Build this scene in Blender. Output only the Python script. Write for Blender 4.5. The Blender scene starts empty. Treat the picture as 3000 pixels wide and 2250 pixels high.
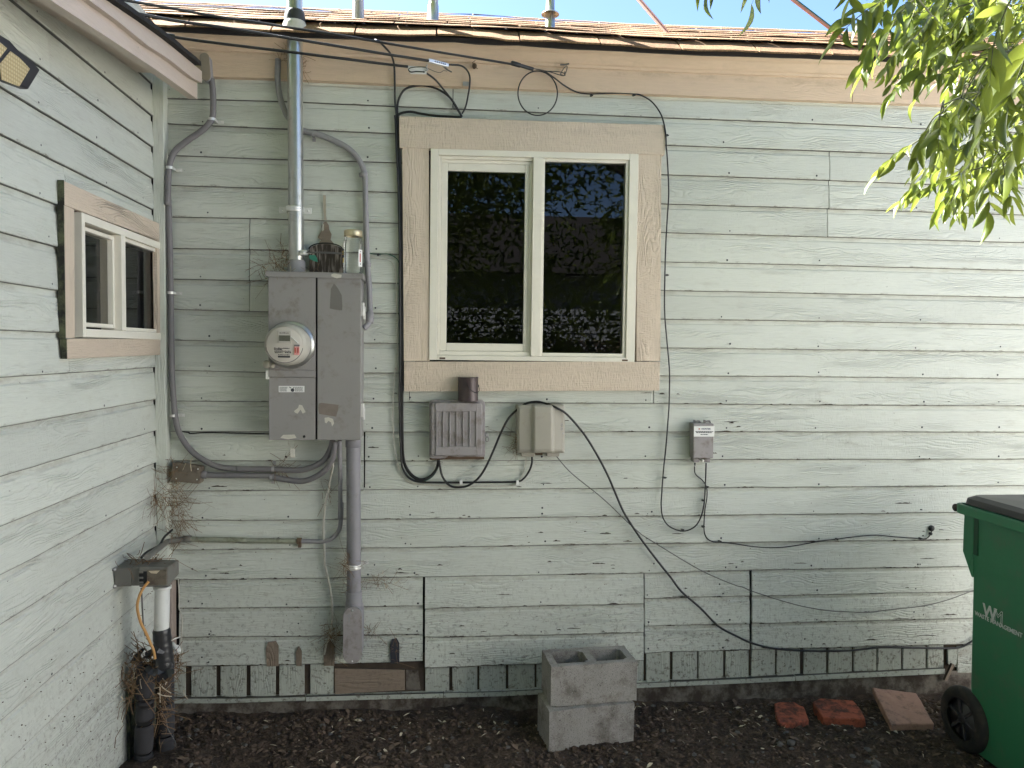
import bpy, bmesh, math, random
from mathutils import Vector, Matrix, noise as mnoise

SC = bpy.context.scene
COL = SC.collection
random.seed(7)
R = math.radians

# ------------------------------------------------------------------ camera, world, sun, exposure
CAMZ, CAMD = 1.80, 3.80                      # eye height, distance to the back wall (the wall is the plane y = 0)
FPX = 2188.5                                 # focal length in photo pixels (photo 3000 x 2250)
YAW, PITCH, ROLL = R(5.923), R(2.616), R(0.737)

def cam_dir(x, y):
    c, s = math.cos(ROLL), math.sin(ROLL)
    x, y = c*x - s*y, s*x + c*y
    d = Vector((x, 1.0, y))
    c, s = math.cos(PITCH), math.sin(PITCH)
    d = Vector((d.x, c*d.y + s*d.z, -s*d.y + c*d.z))
    c, s = math.cos(YAW), math.sin(YAW)
    return Vector((c*d.x + s*d.y, -s*d.x + c*d.y, d.z))

EYE = Vector((0.0, -CAMD, CAMZ))
fwd = cam_dir(0, 0)
rgt = cam_dir(1, 0) - fwd
upv = cam_dir(0, 1) - fwd
camd = bpy.data.cameras.new('camera')
cam = bpy.data.objects.new('camera', camd)
COL.objects.link(cam)
cam.matrix_world = Matrix(((rgt.x, upv.x, -fwd.x, EYE.x), (rgt.y, upv.y, -fwd.y, EYE.y),
                           (rgt.z, upv.z, -fwd.z, EYE.z), (0, 0, 0, 1)))
camd.sensor_width = 36.0
camd.lens = 36.0*FPX/3000.0
camd.clip_end = 500
camd.clip_start = 0.02
SC.camera = cam

SUN_DIR = Vector((-0.62, 0.42, 0.76)).normalized()      # towards the sun: behind the house, to the left
el = math.asin(SUN_DIR.z)
az = math.atan2(SUN_DIR.x, SUN_DIR.y)
world = bpy.data.worlds.new('World')
SC.world = world
world.use_nodes = True
wn = world.node_tree.nodes
wl = world.node_tree.links
sky = wn.new('ShaderNodeTexSky')
sky.sky_type = 'NISHITA'
sky.sun_disc = False
sky.sun_elevation = el
sky.sun_rotation = az
sky.air_density = 0.65
sky.ozone_density = 1.5
sky.dust_density = 0.6
wl.new(sky.outputs[0], wn['Background'].inputs[0])
wn['Background'].inputs[1].default_value = 0.05
sund = bpy.data.lights.new('sun', 'SUN')
sund.energy = 5.0
sund.angle = R(0.53)
sund.color = (1.0, 0.94, 0.84)
sun = bpy.data.objects.new('sun', sund)
COL.objects.link(sun)
sun.rotation_euler = SUN_DIR.to_track_quat('Z', 'Y').to_euler()
sun.location = SUN_DIR*20
SC.view_settings.view_transform = 'Standard'
SC.view_settings.look = 'None'
SC.view_settings.exposure = 3.18
SC.view_settings.use_white_balance = True        # the camera was balanced for open shade
SC.view_settings.white_balance_temperature = 6050
SC.view_settings.white_balance_tint = 10
SC.view_settings.gamma = 1.0
SC.view_settings.use_curve_mapping = False
SC.cycles.use_denoising = True
SC.cycles.max_bounces = 8

# ------------------------------------------------------------------ survey helpers: sight line of a surveyed point cut with a plane of the place
def sight(px, py):
    return cam_dir((px - 1500.0)/FPX, -(py - 1125.0)/FPX)
def at(px, py, y=0.0):
    d = sight(px, py); t = (y - EYE.y)/d.y
    return EYE + d*t
def atx(px, py, x):
    d = sight(px, py); t = (x - EYE.x)/d.x
    return EYE + d*t
def atz(px, py, z):
    d = sight(px, py); t = (z - EYE.z)/d.z
    return EYE + d*t
S0 = 800.0/2212.0
TA, TB, TC, TD, TE, TF = (0, 0), (700, 0), (1400, 0), (2200, 0), (0, 500), (700, 550)
TG, TH, TI, TJ, TK, TL, TM = (1150, 1050), (0, 1100), (0, 1650), (700, 1650), (1400, 1650), (2200, 1650), (1900, 1150)
TQ, SQ = (700, 1150), 600.0/1991.0
def Z(o, pts, s=S0):
    return [(o[0] + x*s, o[1] + y*s) for x, y in pts]
def lerp(pts, x):
    if x <= pts[0][0]: a, b = pts[0], pts[1]
    elif x >= pts[-1][0]: a, b = pts[-2], pts[-1]
    else:
        for a, b in zip(pts, pts[1:]):
            if a[0] <= x <= b[0]: break
    return a[1] + (b[1] - a[1])*(x - a[0])/(b[0] - a[0])
def clamp(v, a, b): return max(a, min(b, v))
def n3(x, y, z=0.0): return mnoise.noise(Vector((x, y, z)))

# ------------------------------------------------------------------ object helpers
ORG = {}
def empty(name, loc, label=None, cat=None, group=None, kind=None):
    o = bpy.data.objects.new(name, None)
    COL.objects.link(o)
    o.location = loc
    o.empty_display_size = 0.05
    ORG[o.name] = Vector(loc)
    tag(o, label, cat, group, kind)
    return o
def tag(o, label=None, cat=None, group=None, kind=None):
    if label: o['label'] = label
    if cat: o['category'] = cat
    if group: o['group'] = group
    if kind: o['kind'] = kind
    return o

class MB:
    """collects faces; build() links ONE mesh object (vertices given in world space unless local=True)"""
    def __init__(self):
        self.v, self.f, self.s, self.uv = [], [], [], {}
    def add(self, vs, fs, smooth=False):
        b = len(self.v)
        self.v += [Vector(p) for p in vs]
        self.f += [tuple(i + b for i in f) for f in fs]
        self.s += [smooth]*len(fs)
        return self
    def box(self, lo, hi, bev=0.0):
        lo, hi = Vector(lo), Vector(hi)
        return self.frame((lo + hi)/2, (1, 0, 0), (0, 1, 0), (0, 0, 1), (hi - lo)/2, bev)
    def frame(self, c, ax, ay, az, h, bev=0.0):
        c, ax, ay, az = Vector(c), Vector(ax), Vector(ay), Vector(az)
        hx, hy, hz = h
        if bev <= 0:
            vs = [c + ax*hx*i + ay*hy*j + az*hz*k for i in (-1, 1) for j in (-1, 1) for k in (-1, 1)]
            return self.add(vs, [(0, 1, 3, 2), (4, 6, 7, 5), (0, 4, 5, 1), (2, 3, 7, 6), (0, 2, 6, 4), (1, 5, 7, 3)])
        bm = bmesh.new()
        bmesh.ops.create_cube(bm, size=2.0)
        for w in bm.verts: w.co = Vector((w.co.x*hx, w.co.y*hy, w.co.z*hz))
        bmesh.ops.bevel(bm, geom=bm.edges[:], offset=bev, segments=2, affect='EDGES', profile=0.5)
        bm.verts.index_update()
        vs = [c + ax*w.co.x + ay*w.co.y + az*w.co.z for w in bm.verts]
        fs = [tuple(w.index for w in f.verts) for f in bm.faces]
        bm.free()
        return self.add(vs, fs, False)
    def tube(self, pts, r, n=8, cap=True, smooth=True):
        pts = [Vector(p) for p in pts]
        m = len(pts)
        rs = r if isinstance(r, (list, tuple)) else [r]*m
        up = Vector((0.123, 0.31, 0.94))
        rings = []
        px = None
        for i in range(m):
            t = (pts[min(i+1, m-1)] - pts[max(i-1, 0)])
            if t.length < 1e-9: t = Vector((0, 0, 1))
            t.normalize()
            if px is None:
                px = up.cross(t)
                if px.length < 0.05: px = Vector((1, 0, 0)).cross(t)
            px = (px - t*px.dot(t)).normalized()
            py = t.cross(px)
            rings.append([pts[i] + (px*math.cos(a) + py*math.sin(a))*rs[i] for a in [2*math.pi*k/n for k in range(n)]])
        vs = [p for rg in rings for p in rg]
        fs = [(i*n + k, i*n + (k+1) % n, (i+1)*n + (k+1) % n, (i+1)*n + k) for i in range(m-1) for k in range(n)]
        self.add(vs, fs, smooth)
        if cap:
            self.add(rings[0], [tuple(range(n-1, -1, -1))]); self.add(rings[-1], [tuple(range(n))])
        return self
    def lathe(self, c, axis, prof, n=24, smooth=True, ref=None):
        """prof: list of (radius, distance along axis)"""
        c, axis = Vector(c), Vector(axis).normalized()
        ref = Vector(ref) if ref else (Vector((0, 0, 1)) if abs(axis.z) < .9 else Vector((1, 0, 0)))
        px = (ref - axis*ref.dot(axis)).normalized(); py = axis.cross(px)
        vs = [c + axis*h + (px*math.cos(2*math.pi*k/n) + py*math.sin(2*math.pi*k/n))*r for r, h in prof for k in range(n)]
        m = len(prof)
        fs = [(i*n + k, i*n + (k+1) % n, (i+1)*n + (k+1) % n, (i+1)*n + k) for i in range(m-1) for k in range(n)]
        return self.add(vs, fs, smooth)
    def prism(self, poly, depth, smooth=False):
        """poly: planar loop of world points, depth: extrusion vector"""
        n = len(poly); d = Vector(depth)
        a = [Vector(p) for p in poly]; b = [p + d for p in a]
        self.add(a + b, [tuple(range(n-1, -1, -1)), tuple(range(n, 2*n))] + [(i, (i+1) % n, n + (i+1) % n, n + i) for i in range(n)], smooth)
        return self
    def build(self, name, mat, parent=None, grain='x', uvo=(0, 0), local=False, fix=True, bevel=0.0, uvfun=None):
        me = bpy.data.meshes.new(name)
        off = Vector((0, 0, 0))
        if parent is not None and not local: off = ORG.get(parent.name, Vector((0, 0, 0)))
        me.from_pydata([p - off for p in self.v], [], self.f)
        me.polygons.foreach_set('use_smooth', self.s)
        me.update()
        if fix:
            bm = bmesh.new(); bm.from_mesh(me)
            bmesh.ops.recalc_face_normals(bm, faces=bm.faces[:])
            bm.to_mesh(me); bm.free()
        uvl = me.uv_layers.new(name='UVMap')
        gi = {'x': 0, 'y': 1, 'z': 2}[grain]
        for p in me.polygons:
            if uvfun: ia = None
            else:
                n = p.normal; d = max(range(3), key=lambda i: abs(n[i]))
                ax = [i for i in range(3) if i != d]
                if gi in ax: ia = gi; ib = [i for i in ax if i != gi][0]
                else: ia, ib = ax
            for li in p.loop_indices:
                w = me.vertices[me.loops[li].vertex_index].co + off
                if uvfun: uvl.data[li].uv = uvfun(w)
                else: uvl.data[li].uv = (w[ia] - uvo[0], w[ib] - uvo[1])
        mats = mat if isinstance(mat, (list, tuple)) else [mat]
        for m_ in mats: me.materials.append(m_)
        o = bpy.data.objects.new(name, me)
        COL.objects.link(o)
        if parent is not None: o.parent = parent
        ORG[o.name] = off if not local else Vector((0, 0, 0))
        if bevel > 0:
            b = o.modifiers.new('bevel', 'BEVEL'); b.width = bevel; b.segments = 2; b.limit_method = 'ANGLE'; b.angle_limit = R(40)
        return o

def smooth_path(pts, k=6):
    pts = [Vector(p) for p in pts]
    if len(pts) < 3: return pts
    out = []
    P = [pts[0]*2 - pts[1]] + pts + [pts[-1]*2 - pts[-2]]
    for i in range(1, len(P)-2):
        a, b, c, d = P[i-1], P[i], P[i+1], P[i+2]
        for j in range(k):
            t = j/k
            out.append(0.5*((2*b) + (c - a)*t + (2*a - 5*b + 4*c - d)*t*t + (3*b - a - 3*c + d)*t**3))
    out.append(pts[-1])
    return out
def wallpath(pts, y):
    ys = y if isinstance(y, (list, tuple)) else [y]*len(pts)
    return [at(p[0], p[1], yy) for p, yy in zip(pts, ys)]

# ------------------------------------------------------------------ materials
class NT:
    def __init__(self, name):
        self.m = bpy.data.materials.new(name); self.m.use_nodes = True
        self.t = self.m.node_tree; self.n = self.t.nodes; self.l = self.t.links
        self.b = self.n['Principled BSDF']
    def put(self, sock, v):
        if isinstance(v, bpy.types.NodeSocket): self.l.new(v, sock)
        elif isinstance(v, (int, float)) and sock.type in ('RGBA',): sock.default_value = (v, v, v, 1)
        elif isinstance(v, (tuple, list)) and sock.type == 'RGBA' and len(v) == 3: sock.default_value = (*v, 1)
        else: sock.default_value = v
    def nd(self, typ, ins=None, out=0, **kw):
        n = self.n.new('ShaderNode' + typ)
        for k, v in kw.items(): setattr(n, k, v)
        for k, v in (ins or {}).items(): self.put(n.inputs[k], v)
        return n.outputs[out]
    def math(self, op, a, b=0.0, c=None):
        ins = {0: a, 1: b}
        if c is not None: ins[2] = c
        return self.nd('Math', ins, operation=op)
    def noise(self, vec, scale, detail=3.0, rough=0.55, dist=0.0, out=0):
        return self.nd('TexNoise', {'Vector': vec, 'Scale': scale, 'Detail': detail, 'Roughness': rough, 'Distortion': dist}, out)
    def ramp(self, v, a, b, lo=0.0, hi=1.0):
        return self.nd('MapRange', {0: v, 1: a, 2: b, 3: lo, 4: hi}, interpolation_type='SMOOTHSTEP')
    def mix(self, f, a, b, blend='MIX'):
        n = self.n.new('ShaderNodeMix'); n.data_type = 'RGBA'; n.blend_type = blend
        self.put(n.inputs['Factor'], f); self.put(n.inputs['A'], a); self.put(n.inputs['B'], b)
        return n.outputs['Result']
    def comb(self, x, y, z): return self.nd('CombineXYZ', {0: x, 1: y, 2: z})
    def pos(self): return self.nd('NewGeometry')
    def xyz(self, v):
        n = self.n.new('ShaderNodeSeparateXYZ'); self.put(n.inputs[0], v); return n.outputs
    def rnd(self): return self.nd('ObjectInfo', out='Random')
    def uv(self): return self.nd('UVMap')
    def bump(self, h, strength, dist=0.002):
        self.put(self.b.inputs['Normal'], self.nd('Bump', {'Height': h, 'Strength': strength, 'Distance': dist}))
    def set(self, **k):
        for a, v in k.items(): self.put(self.b.inputs[a.replace('_', ' ')], v)
        return self

def plain(name, col, rough=0.5, metal=0.0, var=0.10, vscale=9.0, bump=0.0, bscale=200.0, dirt=None, dirt_amt=0.0, dirt_scale=18.0, spec=None, speck=0.0):
    t = NT(name)
    p = t.pos()
    nz = t.noise(p, vscale, 5, 0.65)
    k = t.math('ADD', t.math('MULTIPLY', nz, 2*var), 1 - var)
    c = t.mix(1.0, col, t.comb(k, k, k), 'MULTIPLY')
    if dirt:
        dn = t.ramp(t.noise(p, dirt_scale, 7, 0.72), 0.60 - dirt_amt*0.25, 0.82 - dirt_amt*0.25, 0, min(1.0, dirt_amt*1.5))
        c = t.mix(dn, c, dirt)
    if speck:
        c = t.mix(t.ramp(t.noise(p, 210, 3, 0.6), 0.56, 0.66, 0, speck), c, (0.05, 0.045, 0.04))
        c = t.mix(t.ramp(t.noise(p, 150, 3, 0.6), 0.60, 0.70, 0, speck*.8), c, (0.44, 0.42, 0.39))
    t.set(Base_Color=c, Roughness=rough, Metallic=metal)
    if spec is not None: t.put(t.b.inputs['Specular IOR Level'], spec)
    if bump > 0: t.bump(t.noise(p, bscale, 4, 0.6), bump, 0.002)
    return t.m

def board_paint(name, col, grain=0.7, dirt=0.6, lowdirt=1.0, rough=0.55, chips=1.0, dirtcol=(0.10, 0.07, 0.045), vertical_ripple=0.0, rings=1.0, stain=0.0):
    """painted wood-grain board; UV in metres: u along the grain, v up from the board's lower edge"""
    t = NT(name)
    u, v, _ = t.xyz(t.uv())
    r = t.rnd()
    uu = t.math('ADD', u, t.math('MULTIPLY', r, 43.0))
    vv = t.math('ADD', v, t.math('MULTIPLY', r, 17.0))
    vec = t.comb(uu, vv, t.math('MULTIPLY', r, 9.0))
    warp = t.noise(t.comb(t.math('MULTIPLY', uu, 2.2), t.math('MULTIPLY', vv, 9.0), r), 1.0, 2.5, 0.5)
    ph = t.math('ADD', t.math('MULTIPLY', vv, 430.0), t.math('MULTIPLY', warp, 95.0))
    ring = t.math('POWER', t.math('ABSOLUTE', t.math('SINE', t.math('MULTIPLY', ph, 0.5))), 0.6)
    msk = t.ramp(t.noise(t.comb(t.math('MULTIPLY', uu, 1.6), t.math('MULTIPLY', vv, 7.0), 3.1), 1.0, 2, 0.5), 0.44, 0.60)
    fine = t.noise(t.comb(t.math('MULTIPLY', uu, 14.0), t.math('MULTIPLY', vv, 210.0), r), 1.0, 4, 0.62)
    saw = t.noise(t.comb(t.math('MULTIPLY', uu, 150.0), t.math('MULTIPLY', vv, 34.0), r), 1.0, 3, 0.6)
    sawm = 1.0 if rings < .2 else t.ramp(t.noise(t.comb(t.math('MULTIPLY', uu, 1.1), t.math('MULTIPLY', vv, 3.0), 8.7), 1.0, 2, 0.5), 0.47, 0.62)
    h = t.math('ADD', t.math('MULTIPLY', ring, t.math('MULTIPLY', msk, 0.55*rings)), t.math('MULTIPLY', fine, 0.55))
    h = t.math('ADD', h, t.math('MULTIPLY', saw, t.math('MULTIPLY', sawm, 0.55 + vertical_ripple)))
    t.bump(h, grain, 0.0050)
    p = t.pos()
    big = t.noise(p, 1.7, 4, 0.6)
    k = t.math('ADD', 0.875, t.math('ADD', t.math('MULTIPLY', big, 0.14), t.math('MULTIPLY', r, 0.11)))
    k = t.math('ADD', k, t.math('MULTIPLY', t.math('SUBTRACT', fine, 0.5), 0.26))
    c = t.mix(1.0, col, t.comb(k, k, k), 'MULTIPLY')
    # faint grey-brown soiling
    soil = t.ramp(t.noise(t.comb(t.math('MULTIPLY', uu, 6.0), t.math('MULTIPLY', vv, 20.0), 2.0), 1.0, 7, 0.7), 0.52, 0.80, 0, 0.34*dirt)
    c = t.mix(soil, c, (0.24, 0.20, 0.14))
    # old grime blooming under the eaves and round the fittings: ragged brown-grey patches
    bl = t.ramp(t.noise(t.comb(t.math('MULTIPLY', uu, 3.0), t.math('MULTIPLY', vv, 7.0), 6.0), 1.0, 9, 0.78), 0.60, 0.74, 0, 0.55*dirt)
    c = t.mix(bl, c, (0.15, 0.125, 0.085))
    # drip streaks running down the wall
    px, py, pz = t.xyz(p)
    drip = t.ramp(t.noise(t.comb(t.math('MULTIPLY', t.math('ADD', px, py), 26.0), 0.0, t.math('MULTIPLY', pz, 1.1)), 1.0, 5, 0.7), 0.62, 0.80, 0, 0.30*dirt)
    c = t.mix(drip, c, (0.20, 0.17, 0.11))
    # grime along the lower edge and in the groove at the head of the board
    edge = t.ramp(v, 0.0, 0.010, 1, 0)
    en = t.ramp(t.noise(t.comb(t.math('MULTIPLY', uu, 14.0), t.math('MULTIPLY', vv, 60.0), 5.0), 1.0, 6, 0.7), 0.53, 0.68)
    edge = t.math('MULTIPLY', edge, t.ramp(v, -0.035, -0.03, 0, 1))
    lap_shade = t.math('MULTIPLY', t.ramp(v, -0.0035, -0.0005, 1, 0), t.ramp(v, -0.035, -0.03, 0, 1))          # lap shadow put into the colour of the underside and lower lip
    c = t.mix(t.math('MULTIPLY', t.math('MULTIPLY', edge, en), 0.65*chips), c, dirtcol)
    c = t.mix(t.math('MULTIPLY', lap_shade, 0.92), c, (0.016, 0.013, 0.010))
    head = t.math('MULTIPLY', t.ramp(v, 0.118, 0.140, 0, 1), t.ramp(v, 0.17, 0.20, 1, 0))
    hn = t.ramp(t.noise(t.comb(t.math('MULTIPLY', uu, 9.0), t.math('MULTIPLY', vv, 20.0), 1.0), 1.0, 6, 0.7), 0.42, 0.66)
    c = t.mix(t.math('MULTIPLY', t.math('MULTIPLY', head, hn), 0.28*dirt), c, (0.16, 0.11, 0.06))
    # soil splash near the ground and small chips
    low = t.ramp(pz, 0.05, 0.95, 1, 0)
    ln = t.ramp(t.noise(p, 46.0, 7, 0.75), 0.50, 0.66)
    c = t.mix(t.math('MULTIPLY', t.math('MULTIPLY', low, ln), 0.55*lowdirt), c, (0.09, 0.07, 0.05))
    chip = t.ramp(t.noise(t.comb(t.math('MULTIPLY', uu, 38.0), t.math('MULTIPLY', vv, 90.0), 7.0), 1.0, 3, 0.5), 0.735, 0.765, 0, 0.8*chips)
    c = t.mix(chip, c, (0.07, 0.055, 0.045))
    t.set(Base_Color=c, Roughness=rough)
    return t.m

M = {}
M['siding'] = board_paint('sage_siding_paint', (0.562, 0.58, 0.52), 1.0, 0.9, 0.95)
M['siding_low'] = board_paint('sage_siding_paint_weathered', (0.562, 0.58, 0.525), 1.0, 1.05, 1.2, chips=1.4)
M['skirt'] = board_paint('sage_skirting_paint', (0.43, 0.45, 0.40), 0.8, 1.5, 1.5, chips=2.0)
M['tan'] = board_paint('tan_trim_paint', (0.62, 0.515, 0.405), 1.5, 0.45, 0.0, chips=0.35, vertical_ripple=0.35)
M['tanripple'] = board_paint('tan_rippled_trim_paint', (0.62, 0.515, 0.405), 1.2, 0.45, 0.0, chips=0.35, vertical_ripple=0.5, rings=0.0)
M['frieze'] = board_paint('tan_frieze_paint', (0.62, 0.475, 0.34), 0.5, 0.9, 0.0, chips=0.5)
M['rake'] = board_paint('beige_rake_paint', (0.56, 0.47, 0.40), 0.3, 0.5, 0.0, chips=0.5)
M['bare'] = board_paint('bare_wood', (0.24, 0.185, 0.14), 0.9, 1.0, 0.7)
M['barepink'] = board_paint('bare_pinkish_wood', (0.36, 0.29, 0.25), 0.6, 1.0, 0.8)
M['vinyl'] = plain('white_vinyl', (0.76, 0.72, 0.62), 0.35, dirt=(0.42, 0.34, 0.24), dirt_amt=0.12, dirt_scale=30)
M['screen'] = plain('insect_screen', (0.045, 0.04, 0.038), 0.6, var=0.2)
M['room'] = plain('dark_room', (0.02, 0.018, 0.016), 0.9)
M['moldy'] = plain('mouldy_wood_edge', (0.10, 0.11, 0.06), 0.9, var=0.35, vscale=30, dirt=(0.02, 0.02, 0.015), dirt_amt=0.9)
M['concrete'] = plain('concrete_block', (0.30, 0.28, 0.26), 0.95, var=0.26, vscale=11, bump=1.0, bscale=120, dirt=(0.14, 0.12, 0.105), dirt_amt=0.62, dirt_scale=6, speck=0.75)
M['foundation'] = plain('stained_foundation', (0.17, 0.15, 0.125), 0.95, var=0.35, vscale=8, bump=0.8, bscale=60, dirt=(0.045, 0.032, 0.025), dirt_amt=0.9, dirt_scale=7)
M['panelgrey'] = plain('grey_enamel', (0.27, 0.255, 0.245), 0.42, var=0.07, vscale=4, dirt=(0.13, 0.10, 0.075), dirt_amt=0.38, dirt_scale=11)
M['panelpatch'] = plain('old_label_residue', (0.16, 0.15, 0.135), 0.8, var=0.15)
M['brownpatch'] = plain('brown_label_residue', (0.20, 0.165, 0.14), 0.8, var=0.2, vscale=40)
M['flake'] = plain('peeled_white_paint', (0.55, 0.52, 0.45), 0.8, var=0.2, vscale=60)
M['gapwood'] = plain('dark_gap_brown', (0.06, 0.044, 0.032), 0.9, var=0.5, vscale=30)
M['black'] = plain('black_gap', (0.008, 0.008, 0.008), 0.8)
M['pvc'] = plain('grey_pvc', (0.165, 0.155, 0.16), 0.5, var=0.10, dirt=(0.09, 0.07, 0.055), dirt_amt=0.3)
M['pvclight'] = plain('light_grey_pvc', (0.27, 0.26, 0.27), 0.5, var=0.10, dirt=(0.13, 0.10, 0.08), dirt_amt=0.3)
M['pvcdown'] = plain('grey_pvc_riser', (0.235, 0.225, 0.24), 0.5, var=0.10, dirt=(0.13, 0.11, 0.09), dirt_amt=0.35)
M['pvcgreen'] = plain('green_painted_pipe', (0.26, 0.27, 0.205), 0.6, var=0.2, dirt=(0.10, 0.09, 0.05), dirt_amt=0.5)
M['tanmetal'] = plain('tan_painted_cover', (0.25, 0.205, 0.16), 0.55, var=0.12)
M['galv'] = plain('galvanized_steel', (0.50, 0.50, 0.47), 0.30, 0.85, var=0.18, vscale=25, dirt=(0.20, 0.17, 0.12), dirt_amt=0.3)
M['galvdull'] = plain('weathered_flue', (0.42, 0.41, 0.41), 0.45, 0.6, var=0.25, vscale=20)
M['zinc'] = plain('zinc_strap', (0.74, 0.73, 0.70), 0.28, 0.45, var=0.15)
M['cable'] = plain('black_cable', (0.012, 0.012, 0.013), 0.45)
M['greycable'] = plain('grey_cable', (0.10, 0.095, 0.09), 0.5)
M['whitecable'] = plain('dirty_white_cable', (0.55, 0.52, 0.45), 0.6, var=0.2, vscale=60, dirt=(0.12, 0.09, 0.06), dirt_amt=0.4, dirt_scale=40)
M['greenwire'] = plain('green_wire', (0.03, 0.11, 0.075), 0.5)
M['orange'] = plain('orange_cord', (0.50, 0.27, 0.09), 0.5)
M['boxgrey'] = plain('mauve_grey_plastic', (0.30, 0.275, 0.275), 0.55, var=0.12, vscale=14, dirt=(0.17, 0.14, 0.125), dirt_amt=0.55, dirt_scale=16)
M['boxbeige'] = plain('beige_plastic', (0.36, 0.335, 0.28), 0.5, var=0.05, dirt=(0.20, 0.17, 0.13), dirt_amt=0.25)
M['rust'] = plain('rusty_grime', (0.10, 0.065, 0.04), 0.9, var=0.4, vscale=40)
M['can'] = plain('brown_can', (0.06, 0.042, 0.042), 0.38, 0.25, var=0.25, vscale=14)
M['jbox'] = plain('brown_box', (0.145, 0.12, 0.09), 0.6, var=0.25, vscale=20, dirt=(0.07, 0.05, 0.035), dirt_amt=0.6)
M['outlet'] = plain('grey_outlet_box', (0.145, 0.14, 0.125), 0.45, var=0.15, dirt=(0.08, 0.055, 0.035), dirt_amt=0.45)
M['whitepipe'] = plain('white_pvc', (0.66, 0.66, 0.63), 0.45, var=0.06, dirt=(0.28, 0.26, 0.23), dirt_amt=0.3)
M['tape'] = plain('black_tape', (0.022, 0.022, 0.024), 0.35, var=0.3, vscale=40, bump=0.8, bscale=70)
M['foam'] = plain('black_foam', (0.035, 0.033, 0.036), 0.85, var=0.25, vscale=14, bump=0.5, bscale=120)
M['chipdark'] = plain('bare_dark_chip', (0.06, 0.045, 0.032), 0.9, var=0.5, vscale=60)
M['straw'] = plain('dry_straw', (0.19, 0.12, 0.065), 0.9, var=0.5, vscale=60)
M['strawpale'] = plain('pale_straw', (0.52, 0.44, 0.32), 0.9, var=0.3, vscale=60)
M['lid'] = plain('gold_lid', (0.62, 0.52, 0.34), 0.30, 0.6, var=0.1)
M['white'] = plain('white_label', (0.78, 0.77, 0.75), 0.6, var=0.03)
M['ink'] = plain('black_ink', (0.03, 0.03, 0.04), 0.7)
M['redink'] = plain('red_ink', (0.45, 0.07, 0.04), 0.7)
M['pink'] = plain('pink_tag', (0.72, 0.33, 0.30), 0.5)
M['yellow'] = plain('yellow_label', (0.60, 0.40, 0.03), 0.5)
M['greentag'] = plain('green_plastic', (0.03, 0.19, 0.13), 0.4)
M['bin'] = plain('green_bin_plastic', (0.034, 0.165, 0.078), 0.5, var=0.12, vscale=5, bump=0.15, bscale=300, dirt=(0.075, 0.13, 0.08), dirt_amt=0.45, dirt_scale=6)
M['binlid'] = plain('dark_bin_lid', (0.035, 0.033, 0.035), 0.40, var=0.2)
M['rubber'] = plain('black_rubber', (0.014, 0.013, 0.012), 0.75, var=0.3, vscale=25, dirt=(0.04, 0.03, 0.022), dirt_amt=0.6)
M['logo'] = plain('worn_white_print', (0.55, 0.57, 0.55), 0.6, var=0.3, vscale=60)
M['brick'] = plain('red_brick', (0.34, 0.090, 0.048), 0.95, var=0.35, vscale=16, bump=1.0, bscale=120, dirt=(0.07, 0.03, 0.022), dirt_amt=0.7, dirt_scale=14)
M['paver'] = plain('pinkish_paver', (0.36, 0.215, 0.165), 0.95, var=0.2, vscale=14, bump=0.7, bscale=160, dirt=(0.12, 0.08, 0.065), dirt_amt=0.5)
M['stone'] = plain('grey_stone', (0.105, 0.095, 0.088), 0.95, var=0.35, vscale=22, bump=0.6, bscale=80)
M['clod'] = plain('soil_clod', (0.062, 0.041, 0.029), 0.97, var=0.6, vscale=17)
M['litter'] = plain('leaf_litter', (0.135, 0.092, 0.065), 0.9, var=0.7, vscale=33)
M['lampframe'] = plain('black_lamp_frame', (0.02, 0.018, 0.02), 0.5)
M['roofdark'] = plain('old_roof_edge', (0.016, 0.013, 0.012), 0.95, var=0.5, vscale=40, bump=0.9, bscale=60)
M['tar'] = plain('roof_tar', (0.03, 0.03, 0.03), 0.6, var=0.2)
M['rod'] = plain('reddish_guy_rod', (0.42, 0.22, 0.17), 0.5, var=0.2)
M['bark'] = plain('ash_bark', (0.10, 0.085, 0.065), 0.9, var=0.4, vscale=30, bump=1.0, bscale=40)
M['twig'] = plain('green_twig', (0.11, 0.12, 0.05), 0.7, var=0.2)
M['fence'] = plain('weathered_fence_wood', (0.20, 0.15, 0.11), 0.9, var=0.3, vscale=12)
M['whitewall'] = plain('white_stucco', (0.80, 0.79, 0.76), 0.8, var=0.03)
M['neighbour'] = plain('pale_stucco', (0.24, 0.25, 0.27), 0.8, var=0.05)
M['half'] = plain('stripped_board', (0.075, 0.058, 0.045), 0.85, var=0.3)

def mk_shingle():
    t = NT('brown_shingle')
    p = t.pos()
    g = t.noise(p, 260, 3, 0.7)
    b = t.noise(p, 2.5, 3, 0.6)
    px, py, pz = t.xyz(p)
    c = t.mix(t.ramp(g, 0.42, 0.60), (0.14, 0.068, 0.030), (0.46, 0.265, 0.125))
    g2 = t.noise(p, 75, 4, 0.75)
    c = t.mix(t.ramp(g2, 0.45, 0.62, 0, 0.75), c, (0.12, 0.060, 0.028))
    c = t.mix(t.math('MULTIPLY', b, 0.4), c, (0.44, 0.29, 0.15))
    k = t.math('ADD', 0.85, t.math('MULTIPLY', t.rnd(), 0.3))
    c = t.mix(1.0, c, t.comb(k, k, k), 'MULTIPLY')
    t.set(Base_Color=c, Roughness=0.95)
    t.bump(t.math('ADD', g, g2), 1.0, 0.010)
    return t.m
M['shingle'] = mk_shingle()

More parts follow.
